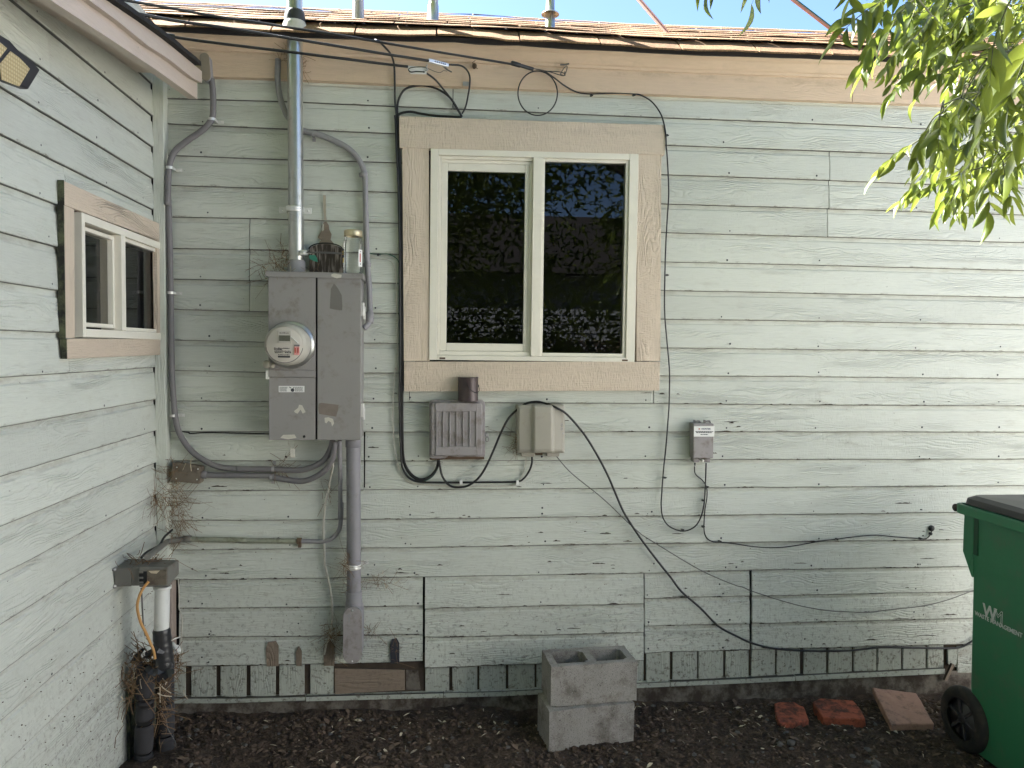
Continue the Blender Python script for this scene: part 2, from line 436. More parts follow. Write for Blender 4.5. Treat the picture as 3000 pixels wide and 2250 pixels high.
def mk_strip():
    """half-round board: bark-like vertical streaks"""
    t = NT('streaked_board')
    px, py, pz = t.xyz(t.pos())
    s = t.noise(t.comb(t.math('MULTIPLY', px, 75.0), 0.0, t.math('MULTIPLY', pz, 9.0)), 1.0, 4, 0.6)
    c = t.mix(t.ramp(s, 0.48, 0.66), (0.045, 0.034, 0.027), (0.26, 0.22, 0.19))
    t.set(Base_Color=c, Roughness=0.85)
    t.bump(s, 0.6, 0.004)
    return t.m
M['strip'] = mk_strip()

def mk_soil():
    t = NT('dark_soil')
    p = t.pos()
    a = t.noise(p, 26, 9, 0.75)
    b = t.noise(p, 3.0, 4, 0.6)
    vor = t.nd('TexVoronoi', {'Vector': p, 'Scale': 95.0}, 0)
    px, py, pz = t.xyz(p)
    c = t.mix(t.ramp(a, 0.35, 0.72), (0.025, 0.016, 0.011), (0.118, 0.077, 0.053))
    c = t.mix(t.ramp(b, 0.45, 0.65, 0, 0.5), c, (0.060, 0.040, 0.028))
    c = t.mix(t.ramp(t.noise(p, 130, 3, 0.6), 0.66, 0.72, 0, 0.6), c, (0.15, 0.12, 0.10))
    # packed, dry pale yard away from the planted strip along the wall
    yard = t.ramp(py, -1.5, -1.05, 1, 0)
    c = t.mix(yard, c, t.mix(a, (0.09, 0.072, 0.045), (0.16, 0.125, 0.08)))      # dry brown yard
    bounce_ground = t.math('MULTIPLY', yard, t.ramp(px, 0.9, 1.1, 0, 1))                  # unseen pale ground added on the right to bounce sunlight at the wall
    c = t.mix(bounce_ground, c, t.mix(a, (0.50, 0.48, 0.44), (0.64, 0.61, 0.56)))
    t.set(Base_Color=c, Roughness=0.97)
    t.bump(t.math('ADD', a, t.math('MULTIPLY', vor, 0.5)), 1.0, 0.02)
    return t.m
M['soil'] = mk_soil()

def mk_glass(name, tint=(0.75, 0.76, 0.72), ior=1.5, boost=1.0):
    """thin window pane: Fresnel mirror over a clear, slightly tinted sheet"""
    m = bpy.data.materials.new(name); m.use_nodes = True
    t = m.node_tree; t.nodes.clear()
    o = t.nodes.new('ShaderNodeOutputMaterial')
    mx = t.nodes.new('ShaderNodeMixShader')
    fr = t.nodes.new('ShaderNodeFresnel'); fr.inputs[0].default_value = ior
    mu = t.nodes.new('ShaderNodeMath'); mu.operation = 'MULTIPLY'; mu.inputs[1].default_value = boost
    tr = t.nodes.new('ShaderNodeBsdfTransparent'); tr.inputs[0].default_value = (*tint, 1)
    gl = t.nodes.new('ShaderNodeBsdfGlossy'); gl.inputs['Roughness'].default_value = 0.0
    t.links.new(fr.outputs[0], mu.inputs[0]); t.links.new(mu.outputs[0], mx.inputs[0])
    t.links.new(tr.outputs[0], mx.inputs[1]); t.links.new(gl.outputs[0], mx.inputs[2]); t.links.new(mx.outputs[0], o.inputs[0])
    return m
M['pane'] = mk_glass('window_glass', (0.55, 0.55, 0.52), 1.5, 1.05)
M['jarglass'] = mk_glass('jar_glass', (0.96, 0.97, 0.95), 1.45, 0.8)
M['meterglass'] = mk_glass('meter_dome_glass', (0.90, 0.90, 0.88), 1.45, 0.8)

def mk_leaf():
    m = bpy.data.materials.new('ash_leaf'); m.use_nodes = True
    t = m.node_tree; t.nodes.clear()
    o = t.nodes.new('ShaderNodeOutputMaterial')
    oi = t.nodes.new('ShaderNodeObjectInfo')
    geo = t.nodes.new('ShaderNodeNewGeometry')
    nz = t.nodes.new('ShaderNodeTexNoise'); nz.inputs['Scale'].default_value = 7.0
    t.links.new(geo.outputs['Position'], nz.inputs['Vector'])
    mix = t.nodes.new('ShaderNodeMix'); mix.data_type = 'RGBA'
    mix.inputs['A'].default_value = (0.035, 0.065, 0.012, 1); mix.inputs['B'].default_value = (0.10, 0.125, 0.022, 1)
    t.links.new(nz.outputs[0], mix.inputs['Factor'])
    d = t.nodes.new('ShaderNodeBsdfPrincipled'); d.inputs['Roughness'].default_value = 0.38
    t.links.new(mix.outputs['Result'], d.inputs['Base Color'])
    tr = t.nodes.new('ShaderNodeBsdfTranslucent')
    g = t.nodes.new('ShaderNodeMix'); g.data_type = 'RGBA'
    g.inputs['A'].default_value = (0.22, 0.34, 0.03, 1); g.inputs['B'].default_value = (0.42, 0.44, 0.07, 1)
    t.links.new(nz.outputs[0], g.inputs['Factor'])
    t.links.new(g.outputs['Result'], tr.inputs['Color'])
    ms = t.nodes.new('ShaderNodeMixShader'); ms.inputs[0].default_value = 0.42
    t.links.new(d.outputs[0], ms.inputs[1]); t.links.new(tr.outputs[0], ms.inputs[2]); t.links.new(ms.outputs[0], o.inputs[0])
    return m
M['leaf'] = mk_leaf()

def mk_lens():
    t = NT('led_lens')
    p = t.pos()
    v = t.nd('TexVoronoi', {'Vector': p, 'Scale': 85.0, 'Randomness': 0.0}, 0)
    c = t.mix(t.ramp(v, 0.15, 0.5), (0.62, 0.52, 0.30), (0.42, 0.33, 0.17))
    t.set(Base_Color=c, Roughness=0.35)
    t.bump(v, 0.4, 0.004)
    return t.m
M['lens'] = mk_lens()

# ------------------------------------------------------------------ ground
XL = -1.335                                    # plane of the wing's wall
_g0 = at(800, 2094, -0.03); _g1 = at(2600, 2046, -0.03)
def gbase(X):
    return _g0.z + (_g1.z - _g0.z)*(clamp(X, -1.5, 3.5) - _g0.x)/(_g1.x - _g0.x)
PIT = at(1535, 2085, -0.10)
def gz(X, Y):
    b = gbase(X)
    k = clamp(1 - abs(X - 0.8)/14.0, 0, 1)*clamp(1 + (Y + 0.5)/6.0, 0, 1)
    z = b*max(k, 0.0) if k < 1 else b
    if -1.6 < X < 3.4 and -1.7 < Y < 0.3:
        z += 0.018*n3(X*3.1, Y*3.1) + 0.012*n3(X*9, Y*9, 4) + 0.007*n3(X*27, Y*27, 7) + 0.004*n3(X*70, Y*70, 2)
        z -= 0.03*clamp(-Y - 0.05, 0, 1.0)
        z += 0.07*math.exp(-(((X + 1.13)/0.22)**2 + ((Y + .60)/0.22)**2))
        z -= 0.10*math.exp(-(((X - PIT.x)/0.085)**2 + ((Y - PIT.y)/0.07)**2))
    else:
        z -= 0.03
    return z
def axis_samples(fine0, fine1, step, far):
    out = [-far, -far/3, -far/8, fine0 - 3, fine0 - 1.2, fine0 - .4]
    n = int((fine1 - fine0)/step)
    out += [fine0 + i*step for i in range(n + 1)]
    out += [fine1 + .4, fine1 + 1.2, fine1 + 3, far/8, far/3, far]
    return out
xs = axis_samples(-1.40, 2.90, 0.016, 90.0)
ys = axis_samples(-1.05, 0.06, 0.016, 90.0)
g = MB()
g.add([(x, y, gz(x, y)) for y in ys for x in xs],
      [(j*len(xs) + i, j*len(xs) + i + 1, (j+1)*len(xs) + i + 1, (j+1)*len(xs) + i) for j in range(len(ys)-1) for i in range(len(xs)-1)], True)
tag(g.build('ground', M['soil'], fix=False), 'dark bare soil along the foot of the house wall', kind='structure')

# ------------------------------------------------------------------ siding boards
def board(name, mat, parent, rows, mapf, jit=0.0012, chip=0.0, seed=0, tuck=0.012, grain='x'):
    """rows: (along, z_bottom, z_top) stations; mapf(along, recess, z) -> world"""
    m = MB()
    n = len(rows)
    prof_n = 6
    vs = []; uvs = {}
    for a, zb, zt in rows:
        h = zt - zb
        e = jit*n3(a*23, seed*3.3, 1) + (chip*max(0, n3(a*9, seed*1.7, 5) - .25) if chip else 0)
        b = 0.0025*n3(a*1.7, seed*2.1, 9)
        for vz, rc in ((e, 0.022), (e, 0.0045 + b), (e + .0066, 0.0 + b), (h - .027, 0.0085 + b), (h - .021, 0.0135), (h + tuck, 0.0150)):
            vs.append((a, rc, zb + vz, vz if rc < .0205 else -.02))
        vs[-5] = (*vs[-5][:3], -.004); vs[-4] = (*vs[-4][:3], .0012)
    fs = [(i*prof_n + k, (i+1)*prof_n + k, (i+1)*prof_n + k + 1, i*prof_n + k + 1) for i in range(n-1) for k in range(prof_n-1)]
    m.add([mapf(a, rc, z) for a, rc, z, _ in vs], fs)
    # end grain
    for i in (0, n-1):
        ring = [vs[i*prof_n + k] for k in range(prof_n)]
        m.add([mapf(a, rc, z) for a, rc, z, _ in ring], [tuple(range(prof_n))])
    me_v = [q[3] for q in vs] + [vs[i*prof_n + k][3] for i in (0, n-1) for k in range(prof_n)]
    me_u = [q[0] for q in vs] + [vs[i*prof_n + k][0] for i in (0, n-1) for k in range(prof_n)]
    o = m.build(name, mat, parent, grain)
    uvl = o.data.uv_layers[0]
    for p in o.data.polygons:
        for li in p.loop_indices:
            vi = o.data.loops[li].vertex_index
            uvl.data[li].uv = (me_u[vi], me_v[vi])
    return o

house = empty('house', (0, 0, 0), 'pale green lap-sided house with tan window trim under a brown shingle roof edge', 'house')
LN = {  # surveyed lower edges of the siding courses
 0: [(486, 219), (629, 224), (800, 229), (1152, 246), (1400, 255), (2200, 287), (2793, 309), (3000, 317)],
 1: [(486, 288), (780, 295), (1152, 311), (1957, 345), (2200, 354), (3000, 389)],
 2: [(486, 362), (780, 375), (1152, 391), (1957, 425), (2300, 438), (2670, 452), (3000, 468)],
 3: [(503, 455), (780, 466), (1152, 476), (1957, 512), (2300, 523.7), (3000, 550.6)],
 4: [(503, 543), (781, 552), (1167, 564), (1957, 598), (2300, 607.6), (3000, 629.8)],
 5: [(503, 636), (781, 641), (1167, 654), (1957, 682), (2300, 691), (3000, 711)],
 6: [(503, 728), (781, 733), (1167, 745), (1957, 768), (2300, 775), (3000, 793)],
 7: [(503, 818), (781, 824), (1167, 831), (1957, 852), (2300, 858), (3000, 872)],
 8: [(503, 907), (781, 914), (1167, 919), (1957, 936), (2300, 940), (3000, 952.5)],
 9: [(503, 997), (781, 1003), (1167, 1007), (1957, 1020), (2300, 1024), (3000, 1032)],
 10: [(503, 1086), (781, 1092), (1167, 1094), (1957, 1102), (2300, 1104), (3000, 1111)],
 11: [(524, 1176), (1200, 1180), (1946, 1183), (2300, 1187), (3000, 1190)],
 12: [(524, 1265), (1200, 1267), (1946, 1266), (3000, 1267)],
 13: [(524, 1351), (1200, 1352), (1946, 1348), (3000, 1346)],
 14: [(524, 1440), (1200, 1436), (1946, 1431), (3000, 1424)],
 15: [(524, 1527), (1200, 1522), (1946, 1512.5), (2696, 1504)],
 16: [(524, 1612), (1200, 1606), (1946, 1593), (2696, 1584)],
 17: [(524, 1701), (778, 1697), (1232, 1692), (1885, 1681), (2195, 1672), (2840, 1661)],
 18: [(534, 1784), (778, 1782), (1232, 1777)],
 19: [(534, 1869), (778, 1867), (1232, 1860)],
 20: [(536, 1954), (778, 1950), (1232, 1941)],
}
LP = {18: [(1250, 1784), (1500, 1777), (1885, 1769)], 19: [(1250, 1869), (1500, 1862), (1885, 1853)], 20: [(1243, 1957), (1500, 1948), (1885, 1935)]}
LR = {18: [(1888, 1755), (2195, 1748), (2840, 1735)], 19: [(1888, 1836), (2195, 1829), (2840, 1813)], 20: [(1888, 1916), (2195, 1905), (2840, 1889)]}
XRIGHT = 4.2
def rows_between(bot, top, px0, px1, step=55):
    n = max(3, int(abs(px1 - px0)/step))
    out = []
    for i in range(n + 1):
        px = px0 + (px1 - px0)*i/n
        b = at(px, lerp(bot, px), 0); t = at(px, lerp(top, px), 0)
        out.append((b.x, b.z, t.z))
    return out
mapb = lambda a, rc, z: Vector((a, rc, z))
def course(k, px0, px1, bot=None, top=None, mat='siding', chip=0.0, dy=0.0):
    bot = bot or LN[k]; top = top or LN[k-1]
    board('siding_board', M[mat], house, rows_between(bot, top, px0, px1), lambda a, rc, z: Vector((a, rc + dy, z)), chip=chip, jit=0.0012 + (0.0012 if chip else 0), seed=k*7.1 + px0*.01, tuck=0.012)
PX0, PX1 = 478, 3560
GAP = 2.2
for k in range(1, 18):
    cuts = [PX0, PX1]
    if k == 1: cuts = [PX0, 1327, PX1]
    if k == 2: cuts = [PX0, PX1]
    if k in (3, 4, 5): cuts = [PX0, (2431, 2429, 2425)[k-3], PX1]
    if k in (6, 7, 8): cuts = [PX0, 730.5, PX1]
    if k == 11: cuts = [PX0, 1199, 1915, PX1]
    if k in (13, 14): cuts = [PX0, 1067, PX1]
    segs = list(zip(cuts[:-1], cuts[1:]))
    out = []
    for a, b in segs:
        g2 = 4.5 if (k in (13, 14)) else GAP
        a2 = a + (g2/2 if a != PX0 else 0); b2 = b - (g2/2 if b != PX1 else 0)
        if 3 <= k <= 10 and a2 < 1215 and b2 > 1905: out += [(a2, 1215), (1905, b2)]
        else: out.append((a2, b2))
    for a, b in out:
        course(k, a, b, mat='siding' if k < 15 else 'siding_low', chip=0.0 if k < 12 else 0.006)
for k in (18, 19, 20):
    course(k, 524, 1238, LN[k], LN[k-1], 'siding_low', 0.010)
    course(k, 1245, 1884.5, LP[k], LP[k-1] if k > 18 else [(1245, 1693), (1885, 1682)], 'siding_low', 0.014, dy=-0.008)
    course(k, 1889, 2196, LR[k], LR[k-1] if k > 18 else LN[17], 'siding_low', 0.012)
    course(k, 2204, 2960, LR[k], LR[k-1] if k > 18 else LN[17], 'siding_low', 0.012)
# sheathing behind the boards (seen through gaps) and the inside of the house as a closed dark shell
shell = MB()
zt_ = at(1500, 150, 0.03).z; zb_ = -0.2
wo = (at(1215, 745, 0).x, at(1905, 745, 0).x, at(1560, 1075, 0).z, at(1560, 425, 0).z)
for lo, hi in (((-3.0, zb_), (wo[0], zt_)), ((wo[1], zb_), (XRIGHT, zt_)), ((wo[0], zb_), (wo[1], wo[2])), ((wo[0], wo[3]), (wo[1], zt_))):
    shell.box((lo[0], 0.024, lo[1]), (hi[0], 0.06, hi[1]))
shell.build('sheathing', M['black'], house)
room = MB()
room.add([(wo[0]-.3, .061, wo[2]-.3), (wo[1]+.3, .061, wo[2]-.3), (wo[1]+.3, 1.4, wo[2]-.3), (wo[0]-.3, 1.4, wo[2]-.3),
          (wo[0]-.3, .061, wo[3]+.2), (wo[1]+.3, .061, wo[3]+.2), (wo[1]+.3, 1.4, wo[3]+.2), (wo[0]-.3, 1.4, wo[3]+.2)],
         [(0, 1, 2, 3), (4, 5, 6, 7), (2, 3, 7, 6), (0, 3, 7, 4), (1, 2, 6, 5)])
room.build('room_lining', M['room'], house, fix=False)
# the rest of the body of the house, so that it shades what it should
body = MB(); body.box((-3.0, 1.6, zb_), (XRIGHT, 4.6, zt_)); body.box((-3.02, 0.06, zb_), (-2.98, 1.6, zt_)); body.box((XRIGHT-.02, 0.06, zb_), (XRIGHT+.02, 1.6, zt_))
body.build('far_walls', M['siding'], house)

# nail heads: small dark dots near the lower edge of each course, at the studs
nails = MB()
studs = [600, 850, 1090, 1215, 1590, 1900, 2125, 2390, 2695, 2925]
def nail(m, c, nrm, r):
    nrm = Vector(nrm); a = nrm.orthogonal().normalized(); b = nrm.cross(a)
    vs = [Vector(c) + (a*math.cos(i*math.pi/3) + b*math.sin(i*math.pi/3))*r + nrm*0.0018 for i in range(6)]
    m.add(vs + [Vector(c) + nrm*0.0030], [(i, (i+1) % 6, 6) for i in range(6)])
for k in range(1, 21):
    for s in studs:
        if 3 <= k <= 10 and 1180 < s < 1935: continue
        if random.random() < (0.45 if k < 8 else 0.12): continue
        px = s + random.uniform(-14, 14)
        L = LN[k]
        dy = 0
        if k >= 18:
            L = LN[k] if px < 1240 else (LP[k] if px < 1887 else LR[k])
            dy = -0.008 if 1240 < px < 1887 else 0
        c = at(px, lerp(L, px) - random.uniform(9, 16), 0.001 + dy)
        nail(nails, c, (0, -1, 0), random.uniform(.0035, .0060))
        if k > 14 and random.random() < .5:
            c = at(px + random.uniform(-40, 40), lerp(L, px) - random.uniform(6, 40), 0.002 + dy); nail(nails, c, (0, -1, 0), random.uniform(.003, .0055))
tag(nails.build('nail_heads', M['ink'], house), kind='stuff')

# skirting: short upright boards, ledge strip, foundation
base = MB()
b0, b1 = at(524, 1960, 0.022), at(524, 2075, 0.022)
base.box((XL, 0.0195, -0.3), (XRIGHT, 0.0198, b0.z + .05))
base.build('dark_base_gap', M['gapwood'], house)  # dark brown sheet showing between the skirt boards
ledge_top = [(510, 2049), (700, 2048), (1500, 2026), (1888, 2016), (2200, 1989), (2766, 1960), (3000, 1949)]
ledge_bot = [(510, 2062), (700, 2060), (1500, 2039), (1888, 2016), (2200, 2001), (2766, 1974), (3000, 1963)]
ledge_top = [(510, 2047), (700, 2047), (1500, 2026), (1888, 2002), (2200, 1988), (2766, 1960), (3000, 1949)]
ledge_bot = [(510, 2061), (700, 2060), (1500, 2039), (1888, 2015), (2200, 2001), (2766, 1974), (3000, 1963)]
skirt = [(510, 544), (559, 633), (646, 721), (734, 808), (819, 893), (908, 977), (1246, 1317), (1326, 1398), (1405, 1483), (1490, 1565),
         (1573, 1650), (1658, 1735), (1743, 1815), (1822, 1886), (1894, 1964), (1971, 2042), (2047, 2118), (2125, 2194), (2201, 2270), (2276, 2345), (2354, 2421),
         (2428, 2495), (2502, 2567), (2572, 2641), (2647, 2713), (2719, 2766)]
def skirt_top(px): return lerp(LN[20] if px < 1240 else (LP[20] if px < 1887 else LR[20]), px)
for i, (a, b) in enumerate(skirt):
    m = MB()
    a += random.uniform(-1, 1); b += random.uniform(-1.5, 1)
    q = [at(a, lerp(ledge_top, a) - random.uniform(2, 7), .008), at(b, lerp(ledge_top, b) - random.uniform(2, 7), .008),
         at(b, skirt_top(b) - 14, .008), at(a, skirt_top(a) - 14, .008)]
    m.prism(q, (0, .010, 0))
    m.build('skirt_board', M['skirt'], house, grain='z', uvo=(q[0].z - .05, q[0].x), bevel=0.002)
m = MB()
q = [at(980, 2034, .004), at(1186, 2022, .004), at(1186, 1962, .004), at(980, 1958, .004)]
m.prism(q, (0, .012, 0)); m.build('skirt_plank', M['bare'], house, uvo=(0, q[0].z), bevel=0.002)
m = MB()
q = [at(1190, 2022, .014), at(1232, 2020, .014), at(1225, 1965, .014), at(1190, 1963, .014)]
m.prism(q, (0, .004, 0)); m.build('skirt_board', M['foundation'], house, grain='z')
for a, b in ((500, 894), (897, 1298), (1300, 1962), (1965, 2330), (2333, 2768)):
    m = MB()
    n = 8
    for i in range(n):
        p0 = a + (b-a)*i/n; p1 = a + (b-a)*(i+1)/n
        t0, t1 = at(p0, lerp(ledge_top, p0), -.014), at(p1, lerp(ledge_top, p1), -.014)
        u0, u1 = at(p0, lerp(ledge_bot, p0), -.014), at(p1, lerp(ledge_bot, p1), -.014)
        d = Vector((0, .034, 0))
        m.add([t0, t1, u1, u0, t0 + d, t1 + d, u1 + d, u0 + d], [(0, 3, 2, 1), (4, 5, 6, 7), (0, 1, 5, 4), (3, 7, 6, 2)] + ([(0, 4, 7, 3)] if i == 0 else []) + ([(1, 2, 6, 5)] if i == n-1 else []))
    m.build('ledge_strip', M['skirt'], house, uvo=(0, at(a, lerp(ledge_bot, a), 0).z), fix=True)
# foundation face under the ledge
m = MB()
N = 60
fv = []
for i in range(N + 1):
    px = 480 + (3100 - 480)*i/N
    t = at(px, lerp(ledge_bot, px) - 6, 0.0)
    for j, (zz, yy) in enumerate(((t.z, .006), (t.z - .03, -.002), (t.z - .12, -.010), (-.25, -.03))):
        fv.append((t.x, yy + .006*n3(t.x*9, j*1.3), zz))
m.add(fv, [(i*4 + k, (i+1)*4 + k, (i+1)*4 + k + 1, i*4 + k + 1) for i in range(N) for k in range(3)], True)
m.build('foundation', M['foundation'], house)
# leaning bare stake and plain panel at the right end of the skirting
m = MB(); m.prism([at(2778, 1945, -.002), at(2802, 1955, -.002), at(2806, 1902, -.002), at(2778, 1902, -.002)], (0, .012, 0)); m.build('skirt_board', M['skirt'], house, grain='z')
m = MB(); m.prism([at(2767, 1993, -.03), at(2775, 1996, -.03), at(2797, 1948, -.03), at(2790, 1945, -.03)], (0, .015, 0)); m.build('loose_lath', M['bare'], house, grain='z')
m = MB(); m.prism([at(2806, 1980, .004), at(2960, 1972, .004), at(2960, 1880, .004), at(2806, 1895, .004)], (0, .012, 0)); m.build('skirt_board', M['skirt'], house, grain='x')

# notches in the lowest left course, showing bare wood (old pipe cut-outs)
for (x0, x1, y0, y1, mt) in ((779, 816, 1878, 1952, 'bare'), (866, 884, 1893, 1951, 'bare'), (947, 980, 1880, 1951, 'bare'), (1142, 1170, 1870, 1944, 'ink')):
    m = MB()
    q = [at(x0 + 2, y1, -.0045), at(x1, y1, -.0045), at(x1, y0 + 14, -.0045), at(x1 - 8, y0, -.0045), at(x0 + 6, y0 + 3, -.0045), at(x0, y0 + 20, -.0045)]
    m.prism(q, (0, .004, 0)); m.build('siding_notch', M[mt], house, grain='z')

# ------------------------------------------------------------------ corner post, frieze, crown, roof
m = MB()
pt = [(469, 486), ]
for z0, z1, mt in ((at(490, 1700, 0).z, at(480, 120, 0).z, 'siding'),):
    m.box((XL - .005, -.050, z0), (XL + .046, .018, z1))
m.build('corner_post', M['siding'], house, grain='z', bevel=.003, uvo=(0, -3))
m = MB(); zc = at(490, 1700, 0).z
m.box((XL - .004, -.048, at(510, 1985, 0).z), (XL + .066, .016, zc)); m.build('corner_post', M['barepink'], house, grain='z', bevel=.004, uvo=(0, -3))

frz_top = [(480, 146), (624, 151), (1240, 180), (1942, 213), (2453, 231), (3000, 255), (3560, 279)]
eave_b = [(380, 86), (475, 90), (730, 104), (1000, 112), (1400, 127), (1993, 159), (2598, 179), (3000, 194), (3560, 214)]
def frieze_piece(p0, p1):
    m = MB(); n = max(2, int((p1 - p0)/80)); vs = []
    for i in range(n + 1):
        px = p0 + (p1 - p0)*i/n
        b = at(px, lerp(LN[0], px), -.022); t = at(px, lerp(frz_top, px) - 8, -.022)
        vs += [(b.x, .02, b.z), (b.x, -.022, b.z), (t.x, -.022, t.z), (t.x, .02, t.z)]
    m.add(vs, [(i*4 + k, (i+1)*4 + k, (i+1)*4 + (k+1) % 4, i*4 + (k+1) % 4) for i in range(n) for k in range(4)] + [(0, 1, 2, 3), tuple(4*n + k for k in (3, 2, 1, 0))])
    return m.build('frieze_board', M['frieze'], house, uvo=(0, at(p0, lerp(LN[0], p0), 0).z - .03))
for a, b in ((470, 2497), (2499, 3560)): frieze_piece(a, b)
# crown: bead, sloping board and lip running up to the roof edge
EY = -0.125
m = MB(); n = 60; vs = []; K = 7
for i in range(n + 1):
    px = 380 + (3560 - 380)*i/n
    f = at(px, lerp(frz_top, px), -.022); e = at(px, lerp(eave_b, px) + 1, EY + .02)
    X = f.x
    zf, ze = f.z, e.z + .012
    for yy, zz in ((-.022, zf), (-.034, zf + .003), (-.037, zf + .014), (-.046, zf + .018), (-.075, zf + (ze - zf)*.66), (-.086, zf + (ze-zf)*.74), (EY + .02, ze)):
        vs.append((X, yy, zz))
m.add(vs, [(i*K + k, (i+1)*K + k, (i+1)*K + k + 1, i*K + k + 1) for i in range(n) for k in range(K-1)])
m.build('crown_moulding', M['frieze'], house, uvfun=lambda w: (w.x, .06 - w.y*.5))
EAVE = [(at(px, lerp(eave_b, px), EY).x, at(px, lerp(eave_b, px), EY).z) for px in range(60, 3600, 60)]
def zeave(X):   # underside of the roof edge at the drip line
    return lerp(EAVE, X)
roof = MB()
SL = 0.50
def zroof(X, Y):
    return zeave(X) + .028 + .075 + SL*(Y - (EY + .075))
n = 70
vs = []
for i in range(n + 1):
    X = -3.0 + (XRIGHT + 3.0)*i/n
    z = zeave(X)
    w = .004*n3(X*7, 1) + .003*n3(X*19, 2)
    vs += [(X, .3, z + .02), (X, EY + .022, z + .008 + w), (X, EY + .004*n3(X*15, 3), z + w), (X, EY - .004, z + .022), (X, EY + .06, z + .06), (X, .95, zroof(X, .95) - .02), (X, 2.2, zroof(X, .95) - .40), (X, 4.7, zroof(X, .95) - 1.1)]
roof.add(vs, [(i*8 + k, (i+1)*8 + k, (i+1)*8 + k + 1, i*8 + k + 1) for i in range(n) for k in range(7)])
rf = roof.build('roof', M['roofdark'], house)
# shingles, each its own piece, lapped in rows; the lowest row is curled and droops over the edge
def shingle(X0, X1, row, sd):
    m = MB(); nx, ny = 7, 5
    top = []; bot = []
    th = 0.009 if row == 0 else 0.004
    for j in range(ny):
        for i in range(nx):
            fx = i/(nx-1); X = X0 + (X1 - X0)*fx
            t = j/(ny-1)
            wob = 0.008*n3(X*3.3, sd) + 0.004*n3(X*11, sd + 3)
            if row == 0:
                Yy = EY - .022 + .17*t + .006*n3(X*8, sd+5)*(1-t)
                z = zeave(X) + .020 + (0.074*min(1, (t*.17)/.095) + SL*max(0, t*.17 - .095))
                bump_l = 0.022*max(0, n3(X*2.3 + 7, 3.3))*(1-t)**1.0 if X < 0.3 else 0.010*max(0, n3(X*3.1, 8.3))*(1-t)
                z += bump_l + wob*(1 - t)
            else:
                Yb = EY + .055 + (row-1)*.14
                Yy = Yb + .17*t
                z = zroof(X, Yy) + .005 + .005*(1-t) + wob*.45*(1 - t) + .012*max(0, n3(X*1.9, row*3.7))*(1-t)
            top.append((X, Yy, z)); bot.append((X, Yy, z - th))
    f = []
    for j in range(ny-1):
        for i in range(nx-1):
            a = j*nx + i; f.append((a, a+1, a+nx+1, a+nx))
    o = nx*ny
    g_ = [tuple(o + q for q in reversed(w)) for w in f]
    side = [(i, i + o, i + 1 + o, i + 1) for i in range(nx-1)]
    side += [(j*nx, (j+1)*nx, (j+1)*nx + o, j*nx + o) for j in range(ny-1)]
    side += [(j*nx + nx-1, j*nx + nx-1 + o, (j+1)*nx + nx-1 + o, (j+1)*nx + nx-1) for j in range(ny-1)]
    m.add(top + bot, f + g_ + side)
    return m.build('shingle', M['shingle'], rf)
starts = [at(px, 110, EY).x for px in (1279, 1523, 1758, 1995, 2220)]
for row in range(8):
    X = (starts[0] - 0.385*6) + (row % 2)*.17 + random.uniform(-.03, .03)
    if row == 0: X = starts[0] - 0.385*6
    i = 0
    while X < 3.9:
        w = .385 + random.uniform(-.02, .02)
        if row == 0:
            w = .385
            for a_, b_ in zip(starts[:-1], starts[1:]):
                if abs(X - a_) < .02: w = b_ - a_
        shingle(X + .004, X + w - .004, row, row*13.7 + i*2.9)
        X += w; i += 1

# ------------------------------------------------------------------ main window
win = empty('window', at(1560, 1058, -.02), None); win.parent = house
def quad_trim(name, pts, y, d, mat, parent, grain, bevel=.002, uvo=None):
    m = MB(); q = [at(px, py, y) for px, py in pts]
    m.prism(q, (0, d, 0))
    return m.build(name, mat, parent, grain=grain, uvo=uvo if uvo else (min(p.x for p in q) - .5, min(p.z for p in q) - .03), bevel=bevel)
quad_trim('window_trim', [(1170, 432.5), (1948, 453), (1950, 366), (1169, 340)], -.030, .042, M['tanripple'], win, 'x')
quad_trim('window_trim', [(1183, 1058), (1258.5, 1058), (1256.5, 434.5), (1178, 432.5)], -.024, .036, M['tan'], win, 'z', uvo=(0, at(1178, 600, 0).x - .03))
quad_trim('window_trim', [(1864.5, 1058), (1935, 1058), (1938, 453), (1867, 451.5)], -.024, .036, M['tan'], win, 'z', uvo=(0, at(1864, 600, 0).x - .03))
quad_trim('window_trim', [(1184, 1147), (1932, 1144.5), (1934, 1059.5), (1183.6, 1059.5)], -.030, .042, M['tanripple'], win, 'x')
def WX(px): return at(px, 745, -.02).x
def ztop(px): return at(px, 0, -.02).z
WT = [(1259, 436.5), (1865, 452)]
def wtop(px, d): return at(px, lerp(WT, px) + d, -.02).z
def wbot(py): return at(1560, py, -.02).z
def wbox(m, px0, px1, d0, py1, y0, y1):
    """upright rectangle in the window: d0 = offset below the (slightly sloping) head line"""
    x0, x1 = WX(px0), WX(px1)
    za, zb, z0 = wtop(px0, d0), wtop(px1, d0), wbot(py1)
    m.add([(x0, y0, z0), (x1, y0, z0), (x1, y0, zb), (x0, y0, za), (x0, y1, z0), (x1, y1, z0), (x1, y1, zb), (x0, y1, za)],
          [(0, 1, 2, 3), (4, 7, 6, 5), (0, 4, 5, 1), (1, 5, 6, 2), (2, 6, 7, 3), (3, 7, 4, 0)])
def hbar(m, px0, px1, d0, d1, y0, y1):
    x0, x1 = WX(px0), WX(px1)
    P = [(x0, wtop(px0, d1)), (x1, wtop(px1, d1)), (x1, wtop(px1, d0)), (x0, wtop(px0, d0))]
    m.add([(x, y0, z) for x, z in P] + [(x, y1, z) for x, z in P], [(0, 1, 2, 3), (4, 7, 6, 5), (0, 4, 5, 1), (1, 5, 6, 2), (2, 6, 7, 3), (3, 7, 4, 0)])
